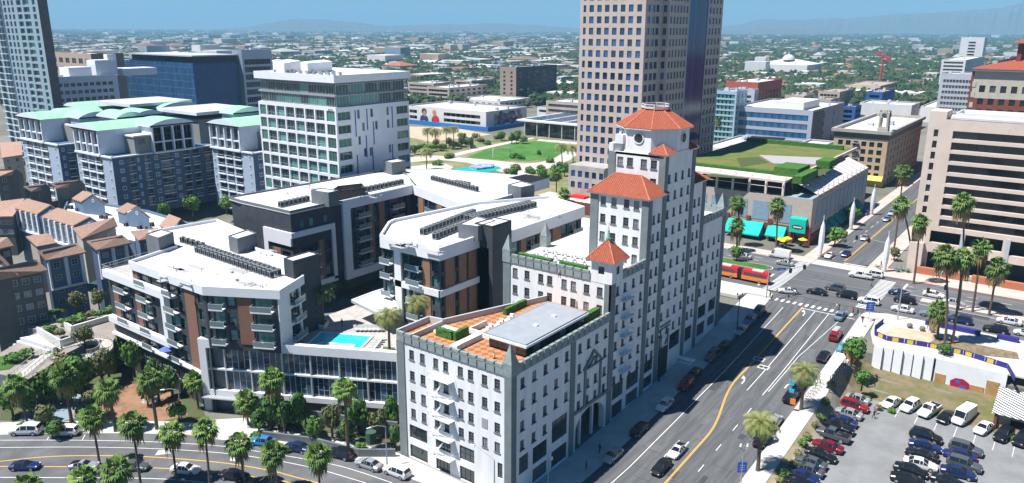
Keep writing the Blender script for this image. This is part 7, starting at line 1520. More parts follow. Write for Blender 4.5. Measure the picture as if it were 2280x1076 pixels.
for b_, c_, lab in (((1645, 548), (1643, 450), 'fan palm in front of the shopping centre, tallest left one'), ((1640, 560), (1641, 500), 'shorter fan palm below the tall one at the shopping centre'), ((1727, 562), (1731, 455), 'fan palm before the short teal awning'), ((2028, 600), (2007, 453), 'strongly leaning fan palm at the corner of the pink hotel'), ((2034, 632), (2049, 492), 'fan palm with tan skirt before the pink hotel corner'), ((2133, 690), (2146, 448), 'very tall fan palm high against the pink hotel front'), ((2103, 768), (2105, 566), 'tall fan palm with trunk rising from the sandy plaza, left'), ((2120, 766), (2145, 572), 'densest fan palm before the pink hotel'), ((2165, 694), (2185, 548), 'fan palm right of the dense one on the avenue median'), ((2202, 702), (2222, 592), 'fan palm rightmost on the avenue median'), ((2087, 756), (2089, 688), 'short dark fan palm on the sandy plaza'), ((1990, 560), (2012, 380), 'fan palm far behind at the tan office building corner')):
    palm('fan', b_, c_, lab, z=7.25, rc=1.3 if b_[1] < 700 or b_[0] > 2095 else 1.15, r0=.3, sk=1.9)
for b_, c_, lab in (((1239, 440), (1238, 385), 'fan palm left of the office tower foot'), ((1290, 455), (1288, 402), 'fan palm at the red shopfront'), ((1256, 475), (1256, 432), 'lower fan palm between the shopfront palms'), ((1331, 460), (1331, 407), 'fan palm beside the hotel tower roof'), ((1607, 285), (1598, 272), 'small palm on the white car park roof')): palm('fan', b_, c_, lab, z=7.25 if b_[1] > 300 else 18, rc=1.35, r0=.28)
for i, (b_, c_) in enumerate((((953, 328), (952, 293)), ((970, 331), (969, 295)), ((994, 333), (993, 290)), ((1010, 327), (1010, 289)), ((1252, 370), (1249, 328)), ((1276, 364), (1275, 332)), ((950, 378), (950, 340)))): palm('date', b_, c_, 'date palm in the park, ' + ['leftmost of the four by the bare ground', 'second of the four by the bare ground', 'third of the four by the bare ground', 'fourth of the four by the bare ground', 'at the right end of the lawn', 'nearest the granite tower', 'in front of the white tower edge'][i], z=7.2, rc=1.5, r0=.3)
def leaf_mesh(name, seed, r, h, n, size, m, clumps=9):
    rr = random.Random(seed); b = MB(); cs = []
    for k in range(clumps): a = rr.uniform(0, 6.28); q = rr.uniform(.15, .62)*r; cs.append((Vector((math.cos(a)*q, math.sin(a)*q, rr.uniform(.25, .8)*h)), rr.uniform(.32, .55)*r))
    cs.append((Vector((0, 0, h*.6)), .6*r))
    for i in range(n):
        c, q = cs[i % len(cs)]; d = Vector((rr.gauss(0, 1), rr.gauss(0, 1), rr.gauss(0, 1))).normalized(); p = c+d*q*rr.uniform(.72, 1.05)*Vector((1, 1, .8)).x; p.z = max(.05*h, p.z)
        u = d.cross(Vector((rr.uniform(-1, 1), rr.uniform(-1, 1), rr.uniform(-1, 1)))).normalized(); v = d.cross(u); v = (v+d*rr.uniform(-.6, .6)).normalized(); s = size*rr.uniform(.6, 1.3); b.face([tuple(p-u*s-v*s*.6), tuple(p+u*s-v*s*.6), tuple(p+u*s*.7+v*s), tuple(p-u*s*.7+v*s)])
    return b.mesh(name, [m])
greens = [mat('leaf_deep', (.05, .13, .022), .75, .4, .7, col2=(.10, .20, .04), orand=.2), mat('leaf_bright', (.08, .19, .03), .75, .4, .7, col2=(.13, .24, .05), orand=.2), mat('leaf_olive', (.13, .15, .05), .8, .4, .7, col2=(.18, .19, .08), orand=.2)]
CR = {(g, v): leaf_mesh('crown', 20+g*7+v, 1, 1.1, 900, .085, greens[g]) for g in range(3) for v in range(2)}
SH = {g: leaf_mesh('foliage', 50+g, 1, .9, 420, .11, greens[g], 6) for g in range(3)}
TM = MB(); TM.bar((0, 0, -.1), (0, 0, .55), .05, 7, r2=.035); 
for k in range(5): a = k*1.26; TM.bar((0, 0, .42), (math.cos(a)*.4, math.sin(a)*.4, .85), .022, 5, r2=.008)
TM = TM.mesh('trunk', [barkm])
def tree(bpx, h, r, label, g=0, z=None, group=None, pos=None):
    if pos: X, Y, z = pos
    elif z is None: X, Y, z = GT(*bpx)
    else: X, Y = G(*bpx, z)
    th = thing('tree', label, 'tree', (X, Y, z), group=group); rr = random.Random(int(X*7+Y))
    link('trunk', TM, th, loc=(0, 0, 0), scale=(h*.9, h*.9, h*.75)); r *= .88; link('crown', CR[(g, int(X) % 2)], th, loc=(0, 0, h*.3), rot=rr.uniform(0, 6), scale=(r, r*rr.uniform(.85, 1.1), h*.6))
def shrub(bpx, r, h, label, g=1, z=None, group=None):
    if z is None: X, Y, z = GT(*bpx)
    else: X, Y = G(*bpx, z)
    z = GZ(X, Y) if z < 7 and Y < 40 else z
    th = thing('shrub', label, 'shrub', (X, Y, z), group=group); link('foliage', SH[g], th, loc=(0, 0, 0), rot=X, scale=(r, r, h))
for bpx, h, r, lab, g in (((110, 905), 8, 3.6, 'dark broadleaf tree below the curved ramp', 0), ((30, 930), 6, 3.2, 'dark tree at the left edge by the play area', 0), ((185, 885), 9, 4.0, 'dense tree in the hollow under the curved walkway', 0), ((150, 870), 8, 3.5, 'tree beside the white stair blades', 2), ((245, 850), 7, 3.0, 'young tree in the shade of the round lookout', 0), ((300, 840), 8, 2.6, 'bright tree against the grey wall of the near block, upper', 1), ((345, 870), 7.5, 2.6, 'bright tree against the grey wall of the near block, middle', 1), ((385, 885), 7, 2.4, 'bright tree against the grey wall of the near block, lower', 1), ((270, 815), 7, 2.4, 'bright tree farthest along the grey wall', 1), ((195, 945), 5, 2.6, 'pale olive tree over the play area', 2), ((105, 955), 4.5, 2.6, 'small grey-green tree by the road on the left', 2), ((125, 975), 3.6, 2.4, 'low round tree at the red kerb', 0),
                          ((400, 940), 4.5, 2.4, 'bright bush-like tree beside the driveway', 1), ((605, 955), 7.2, 3.3, 'round green tree under the podium, left', 0), ((665, 955), 7.4, 3.0, 'round green tree under the podium, second', 0), ((740, 975), 6.6, 2.4, 'yellow-green tree beside the tallest palm', 2), ((800, 965), 7.2, 3.2, 'round green tree under the podium, right of the tallest palm', 0), ((872, 960), 6.6, 2.2, 'leafy tree against the hotel corner', 0), ((880, 1000), 4.5, 1.6, 'small tree at the foot of the hotel corner', 0), ((577, 965), 4.5, 2.0, 'dark shrub-like tree next to the driveway wall', 0)):
    tree(bpx, h, r, lab, g)
for i, (x, y, h, r) in enumerate(DENSE): tree((x, y), h, r, 'dense broadleaf tree in the dark planting between play lawn, podium and road', (0, 0, 2, 1)[i % 4], group='dense trees of the roadside planting')
for bpx, z, h, r, lab, g in (((222, 690), 7, 5, 2.2, 'clipped round tree between the blue town houses and the modern block', 2), ((175, 695), 7, 5, 2.2, 'round tree in the bed before the blue town houses', 2), ((190, 775), 6, 5, 2.6, 'slender tree on the paved terrace', 2), ((1895, 812), 5.2, 5.8, 3.6, 'large dark green tree by the bus shelter', 0), ((1918, 868), 2, 4.0, 2.0, 'bright green climbing shrub on the lot corner', 1), ((1640, 580), 7.4, 4.2, 3.0, 'round tree on the planted island', 0), ((1858, 548), 7.3, 6, 4.0, 'street tree on the side street, nearest', 0), ((1900, 500), 7.3, 6, 4.0, 'street tree on the side street, middle', 0), ((1990, 580), 7.3, 4, 2.2, 'thin pale tree beside the second sail pole', 2), ((430, 480), 7, 7, 4, 'tree in the dark court of the blue condominiums', 1), ((505, 475), 7, 7, 4, 'tree below the third condominium tower', 1), ((370, 490), 7, 6, 3, 'tree beside the white flat roofs', 0), ((2100, 790), 7.3, 2.2, 2.2, 'tree spilling over the white retaining wall', 0), ((1690, 985), 1.0, 4.2, 2.6, 'bright round tree behind the near date palm', 1)):
    tree(bpx, h, r, lab, g, z=z)
k = 0
for x, y, r in [(1800, 858, 1.0), (1850, 862, 1.5), (1838, 895, 1.5), (1826, 925, 1.1), (1815, 945, 1.1), (1800, 970, 1.3), (1788, 985, 1.2), (1780, 1010, 1.3), (1765, 1035, 1.5), (1745, 1055, 1.4), (1735, 1072, 1.2), (1958, 880, 1.2), (1990, 885, 1.1), (1905, 860, 1.1), (2250, 940, 1.4), (2272, 945, 1.3), (2160, 872, 1.2), (2012, 860, 1.0), (1935, 855, 1.0)]: shrub((x, y), r, r*.9, 'yellow-green grassy shrub beside the parking lot', 2 if k % 3 else 1, group='grassy shrubs round the parking lot'); k += 1
for x, y, r in [(640, 1005, 1.3), (690, 1008, 1.0), (735, 1015, 1.3), (802, 1000, 1.5), (160, 950, 1.3), (200, 951, 1.2), (100, 950, 1.2), (50, 951, 1.2), (265, 953, 1.1), (450, 965, 1.2), (570, 975, 1.4)]: shrub((x, y), r, r*.8, 'low green shrub in the roadside bed', 0 if k % 2 else 1, group='low shrubs in the roadside bed', z=0.1); k += 1
for x, y, r in [(150, 720, 2.2), (175, 712, 2.2), (200, 706, 2), (225, 702, 2), (250, 694, 2), (95, 705, 2.2), (120, 700, 2.4), (110, 738, 2), (135, 745, 1.8), (30, 800, 2.2), (60, 790, 2)]: shrub((x, y), r, 1.3, 'dense planting in the raised beds by the town houses', k % 3, group='planting of the raised beds', z=7.6); k += 1
rr = random.Random(77)
for i in range(34):
    x, y = [(905+i*9.5, 345-i*1.2+rr.uniform(-4, 4)) for i in range(16)][i] if i < 16 else (rr.uniform(1040, 1190), rr.uniform(300, 326)) if i < 25 else (rr.uniform(1110, 1300), rr.uniform(375, 405))
    tree((x, y), rr.uniform(3.5, 6.5), rr.uniform(2.2, 3.8), 'young broadleaf tree of the park behind the modern apartments', rr.choice((0, 0, 2, 1)), z=7.2, group='young trees of the park')
for x, y, r in [(1070, 316, 5), (1110, 309, 5), (1150, 305, 4), (1040, 322, 4), (1000, 352, 5), (975, 368, 4), (1150, 378, 5), (1180, 385, 5), (1230, 398, 6), (1210, 395, 4), (1280, 385, 4), (1160, 355, 3), (1200, 345, 2.4), (1085, 322, 4), (1030, 306, 5), (1130, 388, 4), (1300, 400, 4), (1225, 362, 4), (930, 405, 5), (1145, 352, 4)]: shrub((x, y), r*.8, 2.6, 'green shrub group in the park', k % 3, group='shrubs of the park', z=7.2); k += 1
for x, y in ((2010, 604), (2022, 607), (2000, 606)):
    X, Y = G(x, y, 7.35); b = MB(); rr = random.Random(x)
    for i in range(26): a = i*2.4; e = rr.uniform(.2, 1.2); d = Vector((math.cos(a)*math.cos(e), math.sin(a)*math.cos(e), math.sin(e)))*1.9; u = Vector((-math.sin(a), math.cos(a), 0))*.14; b.face([(X-u.x, Y-u.y, 7.4), (X+u.x, Y+u.y, 7.4), (X+d.x, Y+d.y, 7.4+d.z)])
    b.build('agave', mat('agave_blue_green', (.16, .25, .22), .7), label='spiky blue-green agave at the pink hotel corner, '+{2010: 'middle', 2022: 'right', 2000: 'left'}[x]+' one', cat='plant')
# ------------------------------------------------------------------ left garden: terrace, ramp, walls
b = MB(); b.prism([G(x, y, 7) for x, y in ((-60, 820), (60, 750), (90, 735), (60, 728), (130, 712), (330, 690), (262, 748), (236, 768), (200, 760), (150, 785), (100, 820), (60, 845))], -.1, 6.9, 1, 0); b.build('terrace', [mat('terrace_paving', (.30, .265, .235), .9, .15, .4), charl], kind='structure')
def wallpath(name, px, z0, z1, t, m, lab, cat='wall'):
    P = [Vector(G(x, y, z1)) for x, y in px]; b = MB()
    for p, q in zip(P, P[1:]): d = (q-p).normalized(); n = Vector((-d.y, d.x))*t/2; b.prism([tuple(p-n), tuple(q-n), tuple(q+n), tuple(p+n)], z0, z1)
    return b.build(name, m, label=lab, cat=cat)
patch('garden_lawn', grassm, [(-40, 800), (20, 790), (42, 806), (20, 822), (-40, 830)], 7.0, -.1)
wallpath('garden_wall', ((142, 716), (160, 726), (262, 696)), 6.8, 8.3, .5, offw, 'white-topped planter wall before the blue town houses')
wallpath('garden_wall', ((82, 728), (135, 757), (168, 746)), 6.8, 8.6, .4, offw, 'angled white planter wall beside the stair blades')
for i in range(4):
    P = [G(x, y, 8.2-i*.9) for x, y in ((44+i*4-i*12, 752+i*7), (84-i*12, 745+i*8), (125-i*14, 772+i*8), (118-i*14, 774+i*8))]; b = MB(); b.prism(P, 5, 8.2-i*.9, 0, 0); b.build('stair_blade', [offw], label='white triangular wall blade of the garden stairs, '+['uppermost', 'second', 'third', 'lowest'][i]+' one', cat='wall')
ramp = smooth([(290-.0, 0)] and [G(x, y, 7.0) for x, y in ((40, 840), (80, 806), (110, 782), (140, 770), (175, 762), (205, 757), (232, 760), (240, 772), (228, 784), (205, 792), (188, 793))], 2); b = MB(); L_, R2_ = [], []
for i, p in enumerate(ramp):
    a = Vector(ramp[max(0, i-1)]); c = Vector(ramp[min(len(ramp)-1, i+1)]); d = (c-a).normalized(); n = Vector((-d.y, d.x))*1.3; L_.append((p[0]+n.x, p[1]+n.y)); R2_.append((p[0]-n.x, p[1]-n.y))
for i in range(len(ramp)-1): b.prism([R2_[i], R2_[i+1], L_[i+1], L_[i]], 6.5, 7.0); 
for S_ in (L_, R2_):
    for p, q in zip(S_, S_[1:]): b.bar((*p, 7.9), (*q, 7.9), .06, 4); b.bar((*p, 7.0), (*p, 7.9), .04, 4, cap=False)
b.build('curved_walkway', mat('walkway_stone', (.46, .44, .41), .9, .15, .6), label='raised curving stone walkway ending in a round lookout', cat='walkway')
patch('play_lawn', soil, [(160, 925), (215, 868), (330, 850), (400, 885), (420, 925), (330, 945), (210, 955)], .08); patch('play_area', mat('play_blue_grey', (.22, .28, .32), .9), [(40, 940), (60, 895), (130, 870), (215, 885), (190, 925), (110, 945)], .07)
patch('driveway', conc, [(470, 935), (556, 930), (590, 972), (556, 985), (480, 978), (468, 960)], .2); patch('planting_bed', mat('bed_soil', (.10, .085, .05), .95, .5, .5, col2=(.06, .1, .03)), [(560, 930), (880, 990), (900, 960), (885, 900), (500, 895)], .12); patch('planting_bed', MATS['bed_soil'], [(0, 935), (400, 945), (460, 935), (440, 880), (250, 780), (0, 850)], .05)
wallpath('garden_wall', ((585, 960), (700, 975), (800, 1000), (880, 1000)), 0, 1.6, .4, charl, 'dark retaining wall along the bed under the podium')
wallpath('garden_wall', ((585, 905), (700, 915), (800, 930), (885, 940)), 0, 3.2, .4, charl, 'upper dark retaining wall under the podium')
b = MB(); X, Y = G(827, 985, 0); b.bar((X, Y, 0), (X, Y, 2.2), 1.0, 10); b.build('utility_tank', mat('tank_green', (.05, .1, .07), .6), label='dark green utility tank beside the trees under the podium', cat='tank')
X, Y = G(330, 893, 0); b = MB(); b.bar((X, Y, 0), (X, Y, 1.6), 1.3, 8, r2=.6); b.bar((X+1, Y-1.4, 0), (X+1, Y-1.4, 1.0), .9, 8, r2=.3); b.bar((X, Y, 1.4), (X, Y, 2.2), .35, 6); b.build('play_sculpture', conc, label='pale round play sculptures on the brown lawn', cat='sculpture')
X, Y = G(60, 880, 0); b = MB()
for k in range(10): t0, t1 = k/10, (k+1)/10; q = lambda t: (X+3*math.cos(t*2.4), Y+5*t-1, 3.4-3.2*t); b.face([(*q(t0)[:2], q(t0)[2]), (q(t0)[0]+.8, q(t0)[1], q(t0)[2]), (q(t1)[0]+.8, q(t1)[1], q(t1)[2]), q(t1)])
b.bar((X+3.3, Y-1, 0), (X+3.3, Y-1, 3.4), .3); b.build('slide', mat('slide_white_blue', (.55, .65, .75), .4), label='white and blue playground slide at the left', cat='slide')
# ------------------------------------------------------------------ right plaza, walls, kiosks
wmat = mat('whitewashed_wall', (.74, .75, .76), .9, .06, .4)
rw = thing('retaining_wall', 'whitewashed retaining wall of tilted slabs above the weedy slope', 'wall', (173.2, 24.5, 2))
for i in range(6): y1 = 30.6-i*1.98; b = MB(); b.prism([(173.2, y1), (172.6+.25*(i % 2), y1-1.9), (173.6, y1-1.9), (173.7, y1)], .2, 7.3+.12*(i % 3)); b.build('wall_slab', wmat, rw)
w2_ = thing('retaining_wall', 'long white wall with boarded doors and painted emblem above the slope', 'wall', (173.5, 12.5, 2)); b = MB(); b.box(173.2, 5.6, .3, 173.9, 18.4, 7.4); b.build('wall', wmat, w2_)
for y0, z0, w_, h_ in ((16.2, 1.6, 2.0, 2.6), (6.6, 1.0, 2.3, 4.2), (9.1, 1.6, 4.4, 1.8)): b = MB(); b.box(173.08, y0, z0, 173.2, y0+w_, z0+h_); b.build('door_board', mat('plywood', (.45, .26, .11), .9, .2, 1), w2_)
b = MB(); P = [(13.5+1.9*math.cos(k*math.pi/4+.3), 2.9+1.4*math.sin(k*math.pi/4+.3)) for k in range(8)]; b.face([(173.05, y, z) for y, z in P][::-1]); b.face([(173.02, 13.9+.5*math.cos(k), 3.4+.4*math.sin(k)) for k in range(6)][::-1], 1); b.face([(173.02, 12.9+.7*math.cos(k), 2.4+.45*math.sin(k)) for k in range(6)][::-1], 1)
b.build('painted_emblem', [mat('emblem_red', (.38, .01, .05), .8), mat('emblem_blue', (.03, .12, .45), .8)], w2_)
navyf = mat('navy_fence', (.035, .03, .2), .7); yelf = mat('fence_yellow', (.6, .42, .03), .8)
fp = [(188.3, 32.0), (182.5, 32.6), (179.0, 31.8), (177.4, 29.0), (178.0, 25.5), (178.8, 21.0), (178.8, 14.2), (176.5, 6.0), (170.4, 4.2)]
fn = thing('plaza_fence', 'navy fence with yellow and white painted panels curving round the sandy plaza', 'fence', (178.4, 20, 7.3))
for p, q in zip(fp, fp[1:]):
    p, q = Vector(p), Vector(q); L = (q-p).length; n = max(1, int(L/2.1)); d = (q-p)/L; nn = Vector((d.y, -d.x))
    for i in range(n):
        a, c = p+d*(L*i/n), p+d*(L*(i+1)/n-.1); o_ = nn*.08; b = MB(); b.prism([tuple(a), tuple(c), tuple(c+o_), tuple(a+o_)], 7.3, 8.5, 0)
        if q.y < 30 and p.x > 177 and i % 2 == 0: m_ = (a+c)/2; b.prism([tuple(m_-d*.6+o_*1.3), tuple(m_+d*.6+o_*1.3), tuple(m_+d*.6-o_*.3), tuple(m_-d*.6-o_*.3)], 7.45, 8.35, 1)
        b.build('fence_panel', [navyf, yelf], fn)
patch('sand_court', sandm, [(1965, 745), (1990, 728), (2080, 742), (2105, 772), (2040, 762), (1975, 750)], 7.4, -.1)
patch('planting_bed', mat('brown_mulch', (.25, .19, .12), .95, .4, 1), [(2065, 765), (2110, 770), (2180, 790), (2270, 800), (2265, 785), (2180, 768), (2090, 752)], 7.42, -.1)
for i, (x, y) in enumerate(((2025, 730), (2053, 737), (2076, 740))):
    X, Y = G(x, y, 7.4); b = MB()
    for k in range(6): t0, t1 = -math.pi/2+math.pi*k/6, -math.pi/2+math.pi*(k+1)/6; b.bar((X, Y, 8.0+.6*math.sin(t0)), (X, Y, 8.0+.6*math.sin(t1)), max(.02, .65*math.cos(t0)), 10, r2=max(.02, .65*math.cos(t1)), cap=False)
    b.build('stone_ball', tand, label='dark round ball bollard at the sandy court, '+['left', 'middle', 'right'][i]+' one', cat='bollard')
for x0, y0, x1, y1, lab in ((193.2, 12.8, 194.2, 24.0, 'long navy planter wall along the avenue kerb'), (193.4, 5.4, 194.4, 9.6, 'short navy planter wall along the avenue kerb at the right')): b = MB(); b.box(x0, y0, 7.3, x1, y1, 8.4); b.build('planter_wall', navyf, label=lab, cat='planter')
# zebra-striped roof
zr_ = D.materials.new('zebra_paint'); zr_.use_nodes = True; N = zr_.node_tree.nodes; L = zr_.node_tree.links; tc = N.new('ShaderNodeTexCoord'); wv = N.new('ShaderNodeTexWave'); wv.inputs['Scale'].default_value = .42; wv.inputs['Distortion'].default_value = 5; wv.inputs['Detail'].default_value = 1; wv.inputs['Detail Scale'].default_value = .5; cr_ = N.new('ShaderNodeValToRGB'); cr_.color_ramp.interpolation = 'CONSTANT'; cr_.color_ramp.elements[0].color = (.015, .015, .015, 1); cr_.color_ramp.elements[1].color = (.75, .75, .75, 1); cr_.color_ramp.elements[1].position = .42
mp = N.new('ShaderNodeMapping'); mp.inputs['Rotation'].default_value = (0, 0, .6); L.new(tc.outputs['Object'], mp.inputs[0]); L.new(mp.outputs[0], wv.inputs[0]); L.new(wv.outputs[0], cr_.inputs[0]); L.new(cr_.outputs[0], N['Principled BSDF'].inputs[0])
kb = thing('lot_office', 'small building with wavy black and white striped roof at the lot edge', 'building', (166, 2, 0)); b = MB(); b.box(162.6, -8, 0, 172, 5.4, 3.4); b.build('wall', tanc, kb); b = MB(); b.face([(161.6, 6.6, 3.5), (161.6, -9, 3.5), (172.8, -9, 4.6), (172.8, 6.6, 4.6)][::-1]); b.box(161.6, 6.5, 3.3, 172.8, 6.6, 3.5); b.build('striped_roof', zr_, kb); b = MB(); b.box(162.5, 1, 1.2, 162.6, 3.4, 2.6); b.build('window', blackm, kb); b = MB(); b.box(161.9, 5.6, 0, 162.4, 6.1, 3.4); b.build('brick_pillar', redb, kb)
# bus shelter
bs = thing('bus_shelter', 'long white flat roof shelter on dark posts beside the boulevard', 'shelter', (158.5, 34.8, 3)); b = MB(); b.box(152.4, 34.0, 6.6, 165.2, 36.2, 6.85); b.build('roof', mat('shelter_white', (.68, .69, .7), .8), bs)
for k in range(8): b = MB(); b.box(152.8+k*1.7, 34.1, 3.0, 152.9+k*1.7, 34.25, 6.6); b.box(152.8+k*1.7, 34.1, 5.0, 154.4+k*1.7, 34.16, 5.1); b.build('post', darkf, bs)
# ------------------------------------------------------------------ street furniture
lampg = mat('lamp_globe', (.8, .8, .78), .3); pole_m = mat('pole_grey', (.33, .36, .36), .5); poled = mat('pole_dark', (.03, .035, .04), .5)
def lamp(px, top, label, kind='cobra', z=None, m=None, arm=(1, .3)):
    if z is None: X, Y, z = GT(*px)
    else: X, Y = G(*px, z)
    h = height(X, Y, top)-z; th = thing('street_lamp', label, 'street lamp', (X, Y, z)); b = MB(); b.bar((X, Y, z), (X, Y, z+h), .13, 7, r2=.08); b.bar((X, Y, z), (X, Y, z+.5), .25, 8, r2=.16); b.build('pole', m or pole_m, th)
    if kind == 'cobra':
        d = Vector(arm).normalized(); b = MB(); b.bar((X, Y, z+h), (X+d.x*1.4, Y+d.y*1.4, z+h+.5), .06, 5); b.bar((X+d.x*1.4, Y+d.y*1.4, z+h+.5), (X+d.x*2.6, Y+d.y*2.6, z+h+.4), .06, 5); b.build('arm', m or pole_m, th); b = MB(); b.bar((X+d.x*2.5, Y+d.y*2.5, z+h+.38), (X+d.x*3.3, Y+d.y*3.3, z+h+.3), .18, 6, r2=.1); b.build('lamp_head', lampg, th)
    else:
        for s in (-1, 1):
            a = Vector((X+.55*s*.6, Y-.55*s*.8, z+h-.5)); b = MB(); b.bar((X, Y, z+h-.8), a, .05, 5); b.bar(a, a+Vector((0, 0, .3)), .05, 5); b.build('arm', m or pole_m, th); b = MB(); b.bar(a+Vector((0, 0, .3)), a+Vector((0, 0, .75)), .22, 8, r2=.14); b.build('globe', lampg, th)
    return th, X, Y, z, h
lamp((862, 1038), 950, 'grey street lamp in front of the hotel corner trees', arm=(-.9, .5)); lamp((405, 935), 870, 'grey street lamp beside the garage driveway', arm=(-.7, .7))
lamp((1220, 1095), 1020, 'twin-globe street lamp at the near hotel corner', 'twin'); lamp((1467, 850), 745, 'twin-globe street lamp in the hotel shadow', 'twin', m=poled); lamp((1640, 745), 655, 'twin-globe street lamp near the end of the hotel', 'twin', m=poled)
lt_ = lamp((1648, 1090), 992, 'twin-globe street lamp carrying a blue sign', 'twin', m=pole_m)
bsg = mat('sign_blue', (.02, .10, .52), .5)
def sign(X, Y, z, w_, h_, label, m=bsg, lines=3, ang=.65, cat='sign'):
    b = MB(); b.obox(X, Y, z, z+h_, ang-math.pi/2, w_, .08); o = b.build('sign_board', m, label=label, cat=cat); q = MB(); n = Vector((-math.cos(ang), -math.sin(ang))); t = Vector((-n.y, n.x))
    for k in range(lines): c = Vector((X, Y))+n*.06; zz = z+h_*(.25+.22*k); l_ = w_*(.3-.04*(k % 2)); q.face([(*(c-t*l_), zz), (*(c+t*l_), zz), (*(c+t*l_), zz+.1), (*(c-t*l_), zz+.1)][::-1])
    if lines: q = q.build('sign_lines', offw); q.parent = o
sign(lt_[1], lt_[2], lt_[3]+3.2, 1.5, 1.9, 'blue information sign on the twin-globe lamp at the bottom right')
X, Y = G(1934, 712, 7.35); b = MB(); b.bar((X, Y, 7.3), (X, Y, 11.6), .08); b.build('sign_post', pole_m, label='post of the blue sign on the plaza corner', cat='post'); sign(X, Y, 9.6, 1.9, 2.2, 'blue street sign on the plaza corner beyond the near crossing')
sign(G(1738, 622, 9)[0], G(1738, 622, 9)[1], 11.5, 2.2, .7, 'blue street name sign hanging over the left crossing', lines=1)
def signal(px, top, label, arm, z=7.3, drop=.6):
    X, Y = G(*px, z); h = height(X, Y, top)-z; th = thing('traffic_signal', label, 'traffic light', (X, Y, z)); b = MB(); b.bar((X, Y, z), (X, Y, z+h), .16, 7, r2=.1); b.bar((X, Y, z+h*.72), (X+arm[0], Y+arm[1], z+h*.86), .11, 6, r2=.07); b.build('pole', pole_m, th)
    for t in (.99, .6): b = MB(); cx_, cy_, cz_ = X+arm[0]*t, Y+arm[1]*t, z+h*(.72+.14*t)-1.0; b.box(cx_-.3, cy_-.3, cz_, cx_+.3, cy_+.3, cz_+1.2, nobot=False); b.build('signal_head', blackm, th)
signal((1706, 665), 592, 'traffic signal with mast arm over the left crossing', (10, -6)); signal((1998, 712), 632, 'traffic signal mast arm at the plaza corner', (9, -8)); signal((1970, 600), 520, 'traffic signal at the far corner before the sail pole', (-3, 8))
X, Y = 83.5, 66; th = thing('traffic_signal', 'grey curved-arm lamp and signal pole before the near hotel corner', 'traffic light', (X, Y, .1)); b = MB(); b.bar((X, Y, 0), (X, Y, 9.2), .14, 7, r2=.09); P = [(X, Y+5*math.sin(t), 9.2-.0+1.2*math.sin(t*1.6)) for t in (0, .3, .6, .9)]; [b.bar(p, q, .07, 5) for p, q in zip(P, P[1:])]; b.build('pole', pole_m, th); b = MB(); b.bar(P[-1], (P[-1][0], P[-1][1]+.9, P[-1][2]-.1), .2, 6, r2=.1); b.build('lamp_head', lampg, th); b = MB(); b.box(X-.3, Y+.4, 3.2, X+.3, Y+1.0, 4.5, nobot=False); b.build('signal_head', blackm, th)
def sail(px, top, label):
    X, Y = G(*px, 7.3); h = height(X, Y, top)-7.3; th = thing('sail_pole', label, 'sculptural pole', (X, Y, 7.3)); b = MB()
    for k in range(8): t0, t1 = k/8, (k+1)/8; q = lambda t: .28+.55*math.sin(math.pi*min(1, t*1.15))**.8 if t < .87 else .1; b.bar((X, Y, 7.3+h*t0), (X, Y, 7.3+h*t1), q(t0), 8, r2=q(t1), cap=False)
    b.build('sail', mat('sail_white', (.72, .74, .76), .6), th); b = MB(); b.bar((X, Y, 7.3), (X, Y, 8.2), .7, 8); b.build('base', conc, th); b = MB(); b.box(X-.5, Y-.2, 7.3+h*.72, X+.5, Y+.2, 7.3+h*.78); b.build('fin', steel, th)
sail((1825, 572), 480, 'white sail-shaped pole at the shopping centre corner'); sail((1894, 512), 440, 'white sail-shaped pole second along the side street'); sail((1940, 478), 410, 'white sail-shaped pole third along the side street'); sail((1968, 605), 515, 'white sail-shaped pole at the pink hotel corner')
for i, (x, y) in enumerate(((1735, 548), (1752, 546), (1745, 552), (1786, 549))):
    X, Y = G(x, y, 7.35); th = thing('parasol', 'yellow cafe parasol before the shopping centre, '+['left', 'second', 'third', 'right'][i]+' one', 'parasol', (X, Y, 7.3)); b = MB(); P = [(X+1.5*math.cos(k*math.pi/4), Y+1.5*math.sin(k*math.pi/4)) for k in range(8)]
    for k in range(8): b.face([(*P[k], 9.6), (*P[(k+1) % 8], 9.6), (X, Y, 10.3)])
    b.build('canopy', mat('parasol_yellow', (.75, .48, .02), .8), th); b = MB(); b.bar((X, Y, 7.3), (X, Y, 10.2), .05); b.build('pole', pole_m, th); b = MB(); b.bar((X+.9, Y+.9, 7.3), (X+.9, Y+.9, 8.1), .5, 8); b.build('table', poled, th)
